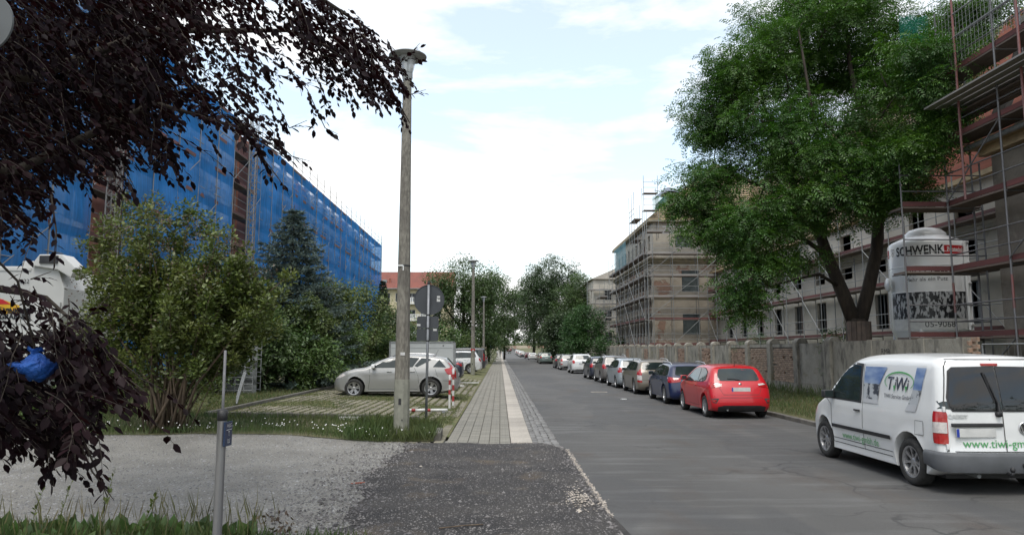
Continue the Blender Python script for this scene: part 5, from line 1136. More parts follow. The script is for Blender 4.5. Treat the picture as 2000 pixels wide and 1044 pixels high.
# --- multi-stemmed shrub by the gravel
sx, sy = -6.65, 14.7; szb = left_z(sx, sy); shr = []
ends = [(165, 540), (180, 480), (200, 440), (235, 415), (255, 395), (290, 420), (310, 400), (345, 425), (370, 410), (400, 430), (430, 455), (445, 470), (470, 500), (480, 520), (500, 560), (525, 590), (545, 570), (515, 625), (420, 520), (300, 500), (230, 560), (370, 560), (180, 600), (450, 640), (395, 640), (540, 640), (250, 630), (330, 600), (160, 660), (210, 680), (480, 690), (340, 480), (270, 470), (410, 580), (560, 540)]
trunk = []; cl_sh = []
for i, (a, b_) in enumerate(ends):
    e = at(a, b_, sy + random.uniform(-1.1, 1.2)); s0 = Vector((sx + random.uniform(-.3, .3), sy + random.uniform(-.25, .25), szb - .05))
    m1 = s0.lerp(e, .33) + Vector((-(e.x - s0.x) * .10, 0, .22)); m2 = s0.lerp(e, .68) + Vector((-(e.x - s0.x) * .05, 0, .20)); r = random.uniform(.016, .036)
    trunk.append([(tuple(s0), r), (tuple(m1), r * .85), (tuple(m2), r * .55), (tuple(e), .006)])
    for k in range(13):
        t = .42 + .58 * (k / 12); q = (m1.lerp(m2, (t - .33) / .35) if t < .68 else m2.lerp(e, (t - .68) / .32)); w_ = .42 * (1.15 - t)
        cl_sh.append((q.x + random.gauss(0, w_), q.y + random.gauss(0, w_), q.z + random.gauss(.02, w_ * .6), random.uniform(.10, .24)))
for i in range(14):
    s0 = Vector((sx + random.uniform(-.5, .55), sy + random.uniform(-.2, .2), szb - .05)); e = s0 + Vector((random.uniform(-1.0, 1.0), random.uniform(-.4, .3), random.uniform(1.4, 2.2))); trunk.append([(tuple(s0), .013), (tuple(s0.lerp(e, .5)), .010), (tuple(e), .005)])
def S_(px, py, hw, hh, wt, ry=.8, dy=0): k = sy / 1400; c = at(px, py, sy + dy); return (c.x, c.y, c.z, hw * k, ry, hh * k, wt)
spec = [S_(330, 570, 165, 95, 2.0, 1.0), S_(250, 620, 100, 70, 1.0), S_(440, 600, 90, 85, 1.0), S_(470, 660, 60, 45, .4), S_(200, 690, 55, 50, .3), S_(510, 580, 45, 60, .3)]
sb_ = tree('multi_stemmed_shrub', 'large olive green shrub with many bare brown stems at the edge of the gravel', 'shrub', (sx, sy, szb), trunk, np.vstack([np.array(cl_sh), blobs(spec, 190, .14, .30, .2)]), 'leaf_shrub', RHOMB, .09, 90, bark='bark_lt', flat=1.2, limb_r=.010, trunk_name='stems', droop=-.35)
spec = [S_(330, 540, 175, 110, 2.0, 1.1), S_(300, 450, 110, 50, 1.0), S_(440, 560, 95, 85, 1.0)]
tb2 = blobs(spec, 160, .1, .25, .9); tot = 160 * 26; idx = RNG.integers(0, 160, tot); u = unitv(tot)
leaves('dry_blossom', tb2[idx, :3] + u * tb2[idx, 3:4] - np.array((sx, sy, szb)), u + np.array((0, 0, .6)), unitv(tot) + .1, RNG.uniform(.03, .07, tot), RHOMB, M['leaf_dry'], sb_)
# low undergrowth left of the shrub
bushy(195, 700, 850, 80, 17.5, 'leaf_bush', 'dark green undergrowth left of the stems, with red blossoms', 'bush', 'bush', 60, .10, 60, .2, .4)
bushy(100, 770, 880, 60, 16.2, 'leaf_bush', 'low undergrowth below the tipper body at the gravel edge', 'bush', 'bush', 35, .08, 60, .15, .3)
fl = empty('red_flowers', tuple(at(163, 778, 16))); tag(fl, 'small cluster of red flowers in the undergrowth below the lorry', 'flowers')
P = RNG.normal(0, .07, (40, 3)); leaves('blossom', P, unitv(40), unitv(40), np.full(40, .07), RHOMB, mat('red_petal', (.5, .03, .06), (.4, .02, .05), scale=5), fl)

# --- copper beech: trunk out of frame at left, drooping branches over the view
DEP = {}
def inpoly(x, y, P):
    c = False; j = len(P) - 1
    for i in range(len(P)):
        if (P[i][1] > y) != (P[j][1] > y) and x < (P[j][0] - P[i][0]) * (y - P[i][1]) / (P[j][1] - P[i][1]) + P[i][0]: c = not c
        j = i
    return c
be = empty('copper_beech', (-8.5, 2.0, 0)); tag(be, 'copper beech with almost black purple leaves hanging in from above', 'tree'); BB = Vector((-8.5, 2.0, 0))
LIMB = [[(-8.5, 2, -.1), (-8.4, 2.1, 2.5), (-8.2, 2.3, 5.5), (-7.8, 2.8, 9)],
        [(-8.4, 2.1, 2.6), (-7.0, 4.0, 3.6), tuple(at(60, 150, 6.2)), tuple(at(300, 60, 6.8)), tuple(at(560, 60, 7.4)), tuple(at(740, 130, 7.6)), tuple(at(800, 240, 7.6))],
        [(-8.2, 2.3, 5.0), (-6.0, 5.0, 6.2), tuple(at(300, -60, 7)), tuple(at(600, -20, 7.6)), tuple(at(740, 70, 7.8))],
        [(-8.4, 2.1, 2.0), (-6.2, 3.6, 2.7), tuple(at(40, 330, 5.2)), tuple(at(300, 200, 5.6)), tuple(at(470, 250, 5.9)), tuple(at(560, 310, 6))],
        [(-8.4, 2.1, 1.6), (-5.4, 3.4, 2.4), tuple(at(-20, 560, 4.4)), tuple(at(90, 580, 4.6)), tuple(at(200, 680, 4.6)), tuple(at(280, 740, 4.6))],
        [(-5.4, 3.4, 2.4), tuple(at(-40, 700, 4.2)), tuple(at(80, 770, 4.4)), tuple(at(160, 850, 4.4)), tuple(at(210, 970, 4.4))]]
tbm = MB(); Rr = [[.42, .36, .28, .2], [.14, .09, .05, .034, .02, .012, .005], [.12, .08, .05, .03, .01], [.10, .07, .04, .02, .01, .004], [.07, .045, .025, .012, .007, .003], [.03, .02, .012, .007, .003]]
for l, r in zip(LIMB, Rr):
    tbm.tube([Vector(p) - BB for p in l], r, 8)
tbm.build('trunk', M['bark'], be, True)
TW = MB(); BP = []; BD = []; BN = []; BS = []
def twig(p, d, L, n, ls=.075):
    pts = [p]; dd = d.normalized(); st = L / 6
    for k in range(6): dd = (dd + Vector((random.gauss(0, .10), random.gauss(0, .10), -.09))).normalized(); pts.append(pts[-1] + dd * st)
    TW.tube([q - BB for q in pts], [.0035, .003, .0026, .0022, .0018, .0014, .001], 3, False)
    for k in range(n):
        t = (k + .5) / n * 5.999; i = int(t); q = pts[i].lerp(pts[i + 1], t - i); ax = (pts[i + 1] - pts[i]).normalized(); sd = ax.cross(Vector((0, 0, 1))); sd = sd.normalized() if sd.length > .1 else Vector((1, 0, 0))
        s = 1 if k % 2 else -1; d2 = ax * random.uniform(.4, .9) + sd * s * random.uniform(.6, 1) + Vector((0, 0, random.uniform(-.55, .15)))
        if k == n - 1: d2 = ax
        BP.append((q - BB)[:]); BD.append(d2[:]); BN.append((random.gauss(0, .5), random.gauss(-.15, .5), 1)); BS.append(ls * random.uniform(.65, 1.2))
    return pts[-1]
R1 = [(-120, -120), (560, -120), (620, -20), (700, 20), (770, 80), (812, 150), (790, 200), (735, 205), (650, 165), (590, 160), (560, 200), (585, 300), (540, 300), (470, 290), (445, 235), (380, 245), (335, 320), (230, 330), (200, 350), (130, 350), (110, 420), (60, 470), (-120, 430)]
R2 = [(-120, 535), (60, 545), (110, 555), (150, 585), (185, 640), (215, 690), (275, 740), (290, 790), (220, 790), (200, 830), (160, 900), (130, 920), (90, 880), (40, 850), (-120, 850)]
def fill(poly, n, d0, d1, bx, ls, keep=.9, dens=None):
    c = 0; tries = 0
    while c < n and tries < n * 30:
        tries += 1; x = random.uniform(bx[0], bx[2]); y = random.uniform(bx[1], bx[3])
        if not inpoly(x, y, poly): continue
        if dens and random.random() > dens(x, y): continue
        Y = random.uniform(d0, d1); p = at(x, y, Y); d = Vector((random.uniform(.1, 1.1), random.uniform(-.5, .5), random.uniform(-.75, .05))); L = random.uniform(.25, .5)
        e = p + d.normalized() * L; ex, ey = proj(e)
        if not inpoly(ex, ey, poly) and random.random() < keep: continue
        twig(p, d, L, random.randint(8, 12), ls); c += 1
den = lambda x, y: 1.0 if x < 330 else (.62 if x < 480 else .45)
fill(R1, 1650, 4.6, 8.4, (-120, -120, 820, 480), .076, .93, den)
LW_ = [(-120, -120), (430, -120), (380, 150), (330, 240), (230, 290), (120, 330), (40, 420), (-120, 420)]
fill(LW_, 1150, 6.5, 9.5, (-120, -120, 430, 430), .085, .95)
fill([(560, -60), (640, -20), (740, 50), (812, 150), (790, 215), (740, 210), (650, 150), (560, 120)], 150, 6.3, 7.8, (560, -60, 815, 220), .074, .97)
fill(R2, 330, 3.6, 5.2, (-120, 530, 300, 925), .070, .95, lambda x, y: 0 if math.hypot(x - 62, y - 718) < 48 else (.18 if y < 650 - .25 * x else 1.0))
# separately hanging sprays seen against the sky, the nets and the gravel
for path in ([(600, 120, 6.6), (625, 165, 6.6), (650, 225, 6.6)], [(640, 100, 6.8), (680, 170, 6.8), (705, 215, 6.8)], [(740, 150, 7), (775, 190, 7), (800, 255, 7)], [(780, 150, 7), (800, 185, 7), (832, 175, 7)], [(540, 200, 6), (565, 250, 6), (600, 235, 6)], [(520, 260, 6), (570, 305, 6), (610, 316, 6)], [(500, 290, 6), (545, 350, 6), (560, 372, 6)], [(330, 310, 5.4), (345, 345, 5.4), (352, 360, 5.4)], [(400, 260, 5.6), (430, 300, 5.6)], [(160, 340, 5), (250, 350, 5), (262, 385, 5)], [(100, 380, 4.6), (110, 450, 4.6), (105, 520, 4.6)], [(30, 420, 4.4), (50, 440, 4.4)], [(170, 620, 4.6), (215, 575, 4.6)], [(60, 545, 4.5), (100, 530, 4.5)], [(200, 700, 4.5), (290, 770, 4.5)], [(90, 840, 4.3), (105, 950, 4.3)], [(150, 850, 4.3), (180, 920, 4.3), (222, 975, 4.3)], [(40, 820, 4.3), (100, 870, 4.3)], [(330, 280, 5.5), (290, 330, 5.3)], [(240, 320, 5.3), (265, 372, 5.3)], [(560, 130, 6.4), (600, 175, 6.4), (635, 250, 6.4), (660, 262, 6.4)], [(700, 120, 7), (765, 140, 7), (820, 85, 7)]):
    q = [at(*p) for p in path]; TW.tube([v - BB for v in q], [.005] * (len(q) - 1) + [.002], 4, False)
    for a, c in zip(q, q[1:]):
        L = (c - a).length; twig(a, c - a, L, max(5, int(L / .038)), .08)
        if L > .25: twig(a.lerp(c, .4), (c - a) + Vector((random.uniform(-.1, .2), 0, -.12)), L * .5, 6, .075)
tag(TW.build('twigs', M['bark'], be), kind='stuff')
leaves('crown', BP, BD, BN, BS, OVAL, M['leaf_beech'], be)

# --- grasses
BLADE = (np.array([(0, -.03, 0), (.55, -.022, .0), (1, 0, -.12), (.55, .022, .0), (0, .03, 0)]), None)
def grass(name, pts, h, m, lean=.35, parent=None, w_=1.0, seg=True):
    n = len(pts); V0 = np.array([(0, -.035 * w_, 0), (.55, -.028 * w_, .0), (1, 0, -.15), (.55, .028 * w_, .0), (0, .035 * w_, 0)]); F0 = np.array([(0, 1, 3, 4), (1, 2, 3, 3)]); 
    V0 = np.array([(0, -.035 * w_, 0), (.6, -.028 * w_, .0), (1, 0, -.15), (.6, .028 * w_, .0)]); F0 = np.array([(0, 1, 3, 3)])
    V0 = np.array([(0, -.04 * w_, 0), (.6, -.03 * w_, .04), (1, .0, -.1), (.55, .03 * w_, .04)]); F0 = np.array([(0, 1, 2, 3)])
    a = RNG.uniform(0, 6.28, n); D = np.stack([np.cos(a) * lean * RNG.random(n), np.sin(a) * lean * RNG.random(n), np.ones(n)], 1); Nn = np.stack([np.cos(a + 1.2), np.sin(a + 1.2), np.full(n, .1)], 1)
    o = leaves(name, pts, D, Nn, h * RNG.uniform(.5, 1.3, n), (V0, F0), M[m], parent); return tag(o, kind='stuff')
def pts_in(n, f, x0, x1, y0, y1, zf): return gp(n, x0, x1, y0, y1, f, zf, 1.2)
gz = lambda x, y: max(left_z(x, y) - .02, ground_z(x, y) + .0) if x < XS else right_z(x, y)
vz = lambda x, y: (gravel_z(x, y) if y < 14.9 else left_z(x, y) - .01)
edge = lambda x: 14.2 + .35 * mnoise.noise(Vector((x * .6, 1, 1)))
tag(sheet('verge', frange(-16, -1.3, .5), frange(14.3, 17.3, .3), lambda x, y: max(left_z(x, y) - .015, gravel_z(x, min(y, 14.9)) + .01 if y < 15 else -9), M['soil']), kind='structure')
P = pts_in(17000, lambda x, y: y > edge(x) and (x > -6.9 or True), -13, -1.75, 13.9, 17.15, vz); grass('verge_grass', np.array(P), np.full(len(P), .16), 'grass', .6)
P = pts_in(3500, lambda x, y: y > edge(x) and abs(x + 2.1) < .9, -3.3, -1.3, 13.9, 16.2, vz); grass('tall_verge_grass', np.array(P), np.full(len(P), .28), 'grass', .7)
P = pts_in(16000, lambda x, y: x < -6.95, -14, -6.95, 17.3, 31, lambda x, y: left_z(x, y) - .02); grass('lawn_grass', np.array(P), np.full(len(P), .13), 'grass', .8, w_=1.6)
P = pts_in(6000, lambda x, y: x < -6.95, -14, -6.95, 17.3, 31, lambda x, y: left_z(x, y) - .02); grass('dry_lawn_grass', np.array(P), np.full(len(P), .14), 'grass_dry', .9, w_=1.4)
P = [p for p in pts_in(75000, lambda x, y: True, -6.8, XS - .1, 17.4, 42, lambda x, y: left_z(x, y)) if mnoise.noise(Vector((p[0] * .5, p[1] * .35, 1))) > .02 or abs(((XS - .15 - p[0]) / .245 + .5) % 1 - 0) < .16 or abs(((XS - .15 - p[0]) / .245 + .5) % 1 - 1) < .14]
grass('joint_grass', np.array(P[::2]), np.full(len(P[::2]), .06), 'grass', .9, w_=2.4); grass('dry_joint_grass', np.array(P[1::2]), np.full(len(P[1::2]), .05), 'grass_dry', .9, w_=2.4)
P = pts_in(15000, lambda x, y: True, 7.98, 11.75, 9, 34, right_z); grass('kerb_verge_grass', np.array(P), np.full(len(P), .16), 'grass', .7, w_=1.3)
P = pts_in(15000, lambda x, y: True, 7.98, 11.75, 9, 60, right_z); grass('dry_kerb_verge_grass', np.array(P), np.full(len(P), .15), 'grass_dry', .8, w_=1.6)
P = pts_in(2500, lambda x, y: True, 11.2, 11.75, 9, 60, right_z); grass('wall_foot_grass', np.array(P), np.full(len(P), .40), 'grass', .5)
P = pts_in(9000, lambda x, y: y < 7.35 + .45 * mnoise.noise(Vector((x, 0, 2))) - .5 * sstep(-3.4, -1.6, x), -6.5, -1.2, 5.8, 7.8, lambda x, y: gravel_z(x, y)); grass('foreground_grass', np.array(P), np.full(len(P), .20), 'grass', .6)
P = pts_in(260, lambda x, y: True, -5.6, -2.2, 6.6, 7.7, lambda x, y: gravel_z(x, y)); grass('seed_stalks', np.array(P), np.full(len(P), .42), 'grass_dry', .35, w_=.35)
# broad weed leaves and tall stalks in the foreground
P = np.array(pts_in(420, lambda x, y: True, -5.6, -2.4, 6.6, 7.45, lambda x, y: gravel_z(x, y) + .02)); D = unitv(len(P)); D[:, 2] = np.abs(D[:, 2]) + .7
o = leaves('broad_weed_leaves', P, D, unitv(len(P)) * np.array((1, 1, .2)), RNG.uniform(.12, .25, len(P)), OVAL, M['leaf_bush']); tag(o, kind='stuff')
for i, (px, py, lb) in enumerate(((88, 945, 'tall thin weed stalk at the far left of the foreground grass'), (142, 935, 'tall seeding weed stalk rising before the pale gravel, second from left'), (225, 915, 'tallest curved weed stalk in the foreground grass'), (305, 965, 'brown plumed weed stalk in the middle of the foreground grass'))):
    tip = at(px, py, 7.0); root_ = Vector((tip.x - .12, 7.0, gravel_z(tip.x, 7.0))); st_ = empty('weed_stalk', tuple(root_)); tag(st_, lb, 'weed', 'weed stalks in the foreground')
    q = [Vector((0, 0, 0)), (tip - root_) * .5 + Vector((-.02, 0, .02)), tip - root_]; MB().tube(q, [.004, .003, .0015], 5).build('stem', M['leaf_shrub'], st_)
    n = 26; tt = RNG.uniform(.35, 1, n); P = np.array([(q[1].lerp(q[2], (t - .5) * 2) if t > .5 else q[0].lerp(q[1], t * 2))[:] for t in tt]); D = unitv(n) * .6 + np.array((0, 0, .8)); o = leaves('leaves', P, D, unitv(n), RNG.uniform(.02, .06, n), RHOMB, M['leaf_shrub'], st_); tag(o, kind='stuff')
# daisies
P = np.array(pts_in(120, lambda x, y: y > edge(x), -8, -1.35, 13.95, 15.2, lambda x, y: vz(x, y) + random.uniform(.1, .26))); V0 = np.array([(math.cos(a) * (1 if k % 2 else .55), math.sin(a) * (1 if k % 2 else .55), .15) for k, a in enumerate([R(36 * j) for j in range(10)])]); o = leaves('daisies', P, np.tile((1., 0, 0), (len(P), 1)) + unitv(len(P)) * .3, np.tile((0., -.7, .8), (len(P), 1)) + unitv(len(P)) * .4, np.full(len(P), .017), (V0, np.array([tuple(range(10))])), M['petal']); tag(o, kind='stuff')
# brown seedlings at the gravel by the marker post
P = np.array([(at(px, py, 7.3).x + random.gauss(0, .04), 7.3 + random.gauss(0, .1), .05 + random.random() * .22) for px, py in ((510, 1020), (545, 1010), (525, 1040), (560, 1035)) for _ in range(14)]); o = leaves('withered_seedlings', P, unitv(len(P)), unitv(len(P)), np.full(len(P), .055), OVAL, M['leaf_dry']); tag(o, kind='stuff')
# far wood, plus an unseen tree row added behind the camera to darken reflections
spec = [(x, 372 + random.uniform(-4, 4), 6.0 + random.uniform(-1.5, 2), 9, 5, 5, 1) for x in range(-90, 130, 9)] + [(x, 440, 12, 13, 6, 8, 1) for x in range(-140, 180, 14)] + [(x, -45 + 8 * math.sin(x), 7.5, 8, 5, 7, 1) for x in range(-80, 90, 9)]
C = blobs(spec, 1100, 1.2, 2.6, .6); tot = 1100 * 34; idx = RNG.integers(0, 1100, tot); u = unitv(tot); P = C[idx, :3] + u * C[idx, 3:4]
o = leaves('far_wood', P, u, unitv(tot) + np.array((0, 0, .7)), RNG.uniform(.7, 1.3, tot), RHOMB, M['leaf_lime']); tag(o, kind='stuff')
ewl = MB().bx((-60, 345, 2.2), (70, 345.4, 4.2)).build('end_wall', M['ruin'], None); tag(ewl, 'low reddish brick wall closing the far end of the road', 'wall')
# ------------------------------------------------------------------ vehicles (local frame: x across, y forward from the rear bumper, z up)
def catmull(P, step=.06):
    out_ = []; n = len(P)
    for i in range(n - 1):
        p0, p1, p2, p3 = P[max(i - 1, 0)], P[i], P[i + 1], P[min(i + 2, n - 1)]; L = math.dist(p1, p2); k = max(1, int(L / step))
        for j in range(k):
            t = j / k; out_.append(tuple(.5 * ((2 * p1[a]) + (-p0[a] + p2[a]) * t + (2 * p0[a] - 5 * p1[a] + 4 * p2[a] - p3[a]) * t * t + (-p0[a] + 3 * p1[a] - 3 * p2[a] + p3[a]) * t ** 3) for a in (0, 1)))
    out_.append(P[-1]); return out_
def interp(x, T):
    if x <= T[0][0]: return T[0][1]
    for (a, b), (c, d) in zip(T, T[1:]):
        if x <= c: return b + (d - b) * (x - a) / (c - a)
    return T[-1][1]
class Body:
    def __init__(s, T, pm_):
        s.T = T; L, H, W = T['L'], T['H'], T['W'] / 2; zb = T.get('zb', .2); ra = T['ra']; wz = T['r'] + .01
        up = catmull(T['prof']); loop = list(up); flag = [1] * len(loop)
        # bottom edge from front to rear with wheel arches
        def arch(sc):
            a0 = math.asin(max(-1, min(1, (zb - wz) / ra))); return [(sc + ra * math.cos(a), wz + ra * math.sin(a)) for a in [a0 + (math.pi - 2 * a0) * k / 14 for k in range(15)]]
        for sc in (T['wf'], T['wr']): A = arch(sc); loop += A; flag += [0] * len(A)
        # drop consecutive duplicates
        q = [(loop[0], flag[0])]
        for p, f in zip(loop[1:], flag[1:]):
            if math.dist(p, q[-1][0]) > .012: q.append((p, f))
        if math.dist(q[0][0], q[-1][0]) < .012: q.pop()
        loop = [a for a, _ in q]; flag = [b for _, b in q]; n = len(loop)
        area = sum(loop[i][0] * loop[(i + 1) % n][1] - loop[(i + 1) % n][0] * loop[i][1] for i in range(n)); sg = 1 if area > 0 else -1
        nrm = []
        for i in range(n):
            a, b = loop[i - 2], loop[(i + 2) % n]; dx, dz = b[0] - a[0], b[1] - a[1]; l = math.hypot(dx, dz) or 1; nrm.append((dz / l * sg, -dx / l * sg))
        R_ = T.get('R', .15); Rn = T.get('Rn', .10); bowr = T.get('bowr', .10); bowf = T.get('bowf', .28); cam_ = T.get('camber', .035)
        G = T['G']; plan = T.get('plan', [(0, .955), (.5, .985), (1.4, 1), (L - 1.2, 1), (L - .5, .965), (L, .90)])
        levels = [(f * (W - R_), 0) for f in (0, .25, .5, .75, .9)] + [(W - R_ + R_ * math.sin(a), Rn * (1 - math.cos(a))) for a in [R(x) for x in (0, 18, 36, 54, 68, 78)]]
        V = []; Fc = []
        def place(x, z, y, wrn=None):
            f = y / W; yy = y * interp(z / H, G) * interp(x, plan)
            zz = z - cam_ * f * f * max(0, (z / H - .5) * 2)
            wr_ = max(0, 1 - x / .6); wf_ = max(0, 1 - (L - x) / .9); hi = interp(z / H, [(0, 1), (.62, 1), (.95, T.get('bowtop', 1.0))])
            xx = x + bowr * f ** 3 * wr_ * hi - bowf * f ** 2.4 * wf_
            if y > W * .8:
                for wc in (T['wf'], T['wr']):
                    r = math.hypot(x - wc, z - wz); yy += T.get('flare', .016) * math.exp(-((r - ra - .01) / .05) ** 2) * (f ** 6)
                yy += T.get('crease', .012) * math.exp(-((z - T['crz'] - .03 * (L / 2 - x) / L) / .035) ** 2) * (f ** 6)
            return (yy, xx, zz)
        rings = []
        for y, ins in levels:
            ring = []
            for i, (x, z) in enumerate(loop):
                k = ins * (1 if flag[i] else .25); ring.append((x - nrm[i][0] * k, z - nrm[i][1] * k))
            rings.append((y, ring))
        for sgn in (1, -1):
            base = len(V)
            for y, ring in rings: V += [(sgn * p[0], p[1], p[2]) for p in (place(x, z, y) for x, z in ring)]
            for j in range(len(rings) - 1):
                for i in range(n):
                    a = base + j * n + i; b = base + j * n + (i + 1) % n; q = (a, b, b + n, a + n); Fc.append(q if sgn > 0 else q[::-1])
            y, ring = rings[-1]; pts = [Vector(p) for p in ring]
            mnx, mxx = min(p[0] for p in ring), max(p[0] for p in ring); g = .07
            def ins_(p):
                c = False; j = n - 1
                for i in range(n):
                    a, b = ring[i], ring[j]
                    if (a[1] > p[1]) != (b[1] > p[1]) and p[0] < (b[0] - a[0]) * (p[1] - a[1]) / (b[1] - a[1]) + a[0]: c = not c
                    j = i
                return c
            extra = []
            xx = mnx
            while xx < mxx:
                zz = zb
                while zz < H:
                    if ins_((xx, zz)) and min(math.dist((xx, zz), r_) for r_ in ring) > g * .55: extra.append(Vector((xx, zz)))
                    zz += g
                xx += g
            vo, eo, fo, *_ = delaunay_2d_cdt(pts + extra, [(i, (i + 1) % n) for i in range(n)], [], 1, 1e-5)
            b2 = len(V); V += [(sgn * p[0], p[1], p[2]) for p in (place(v.x, v.y, y) for v in vo)]; Fc += [tuple(b2 + i for i in (f if sgn > 0 else f[::-1])) for f in fo]
        bm = bmesh.new(); vs = [bm.verts.new(v) for v in V]
        for f in Fc:
            try: bm.faces.new([vs[i] for i in f])
            except Exception: pass
        bmesh.ops.remove_doubles(bm, verts=bm.verts, dist=.0015); bmesh.ops.dissolve_degenerate(bm, edges=bm.edges, dist=.0005); bmesh.ops.recalc_face_normals(bm, faces=bm.faces)
        me = bpy.data.meshes.new('body'); bm.to_mesh(me); s.bvh = BVHTree.FromBMesh(bm); bm.free(); sm(me, R(38)); me.materials.append(pm_); s.me = me
    def hit(s, view, a, b):
        if view == 'L': o, d = Vector((-4, a, b)), Vector((1, 0, 0))
        elif view == 'R': o, d = Vector((4, a, b)), Vector((-1, 0, 0))
        elif view == 'B': o, d = Vector((a, -3, b)), Vector((0, 1, 0))
        elif view == 'F': o, d = Vector((a, s.T['L'] + 3, b)), Vector((0, -1, 0))
        elif view[0] == 'C':
            s_ = -1 if view == 'CL' else 1; u = Vector((s_ * math.sin(a), -math.cos(a), 0)); o, d = Vector((s_ * .66, .24, b)) + u * 2, -u
        else: o, d = Vector((a, b, 5)), Vector((0, 0, -1))
        h = s.bvh.ray_cast(o, d)
        if h[0] is None: return None
        n = h[1]
        if n.dot(d) > 0: n = -n
        return h[0], n, -d
    def decal(s, name, view, poly, m, parent, off=.006, g=.07, mb=None, thick=0):
        pts = [Vector(p) for p in poly]; n = len(pts); x0, x1 = min(p[0] for p in poly), max(p[0] for p in poly); z0, z1 = min(p[1] for p in poly), max(p[1] for p in poly)
        # densify outline
        ol = []
        for i in range(n):
            a, b = pts[i], pts[(i + 1) % n]; k = max(1, int((b - a).length / g)); ol += [a.lerp(b, j / k) for j in range(k)]
        ex = []; x = x0 + g / 2
        P2 = [tuple(p) for p in ol]
        while x < x1:
            z = z0 + g / 2
            while z < z1:
                if inpoly(x, z, P2) and min(math.dist((x, z), q) for q in P2) > g * .4: ex.append(Vector((x, z)))
                z += g
            x += g
        vo, eo, fo, *_ = delaunay_2d_cdt(ol + ex, [(i, (i + 1) % len(ol)) for i in range(len(ol))], [], 1, 1e-6)
        V = []; ok = []
        for v in vo:
            h = s.hit(view, v.x, v.y)
            if h is None: V.append((0, 0, 0)); ok.append(False); continue
            V.append(h[0] + (h[1] * .6 + h[2] * .4) * off); ok.append(True)
        if view in 'LR':
            lim = s.T['W'] / 2 * (.80 if 'light' in name else .62); ok = [k_ and abs(v[0]) > lim for v, k_ in zip(V, ok)]
        if view in 'BF':
            ys = sorted(v[1] for v, k_ in zip(V, ok) if k_); lim = .32 if view == 'B' else .9
            if ys: ref = ys[0] if view == 'B' else ys[-1]; ok = [k_ and abs(v[1] - ref) < lim for v, k_ in zip(V, ok)]
        own = mb is None; mb = mb or MB(); F_ = [tuple(f) for f in fo if all(ok[i] for i in f)]; mb.add(V, F_)
        if own and mb.f:
            me = bpy.data.meshes.new(name); me.from_pydata(mb.v, [], mb.f); me.materials.append(M[m]); sm(me); return obj(name, me, None, parent)
        return mb
    def both(s, name, poly, m, parent, **k):
        s.decal(name, 'L', poly, m, parent, **k); s.decal(name, 'R', poly, m, parent, **k)
    def strip(s, name, view, line, w_, m, parent, off=.007):
        poly = []
        P = [Vector(p) for p in line]; Lf, Rt = [], []
        for i, p in enumerate(P):
            d = (P[min(i + 1, len(P) - 1)] - P[max(i - 1, 0)]).normalized(); nn_ = Vector((-d.y, d.x)) * w_ / 2; Lf.append(p + nn_); Rt.append(p - nn_)
        return s.decal(name, view, [tuple(p) for p in Lf + Rt[::-1]], m, parent, off=off, g=.12)
    def text(s, name, txt, view, cx_, cz_, size, m, parent, flip=False, rot=0, **kw):
        me = text_mesh(txt, size, **kw); bm = bmesh.new(); bm.from_mesh(me); bmesh.ops.triangulate(bm, faces=bm.faces)
        if size > .12: bmesh.ops.subdivide_edges(bm, edges=[e for e in bm.edges if e.calc_length() > .10], cuts=1)
        bad = []
        for v in bm.verts:
            x, y = v.co.x, v.co.y; x, y = x * math.cos(rot) - y * math.sin(rot), x * math.sin(rot) + y * math.cos(rot)
            h = s.hit(view, cx_ + (-x if flip else x), cz_ + y)
            if h is None: bad.append(v); continue
            v.co = h[0] + h[2] * .010
        bmesh.ops.delete(bm, geom=bad, context='VERTS'); bm.to_mesh(me); bm.free(); me.name = name; me.materials.append(M[m]); return obj(name, me, None, parent)

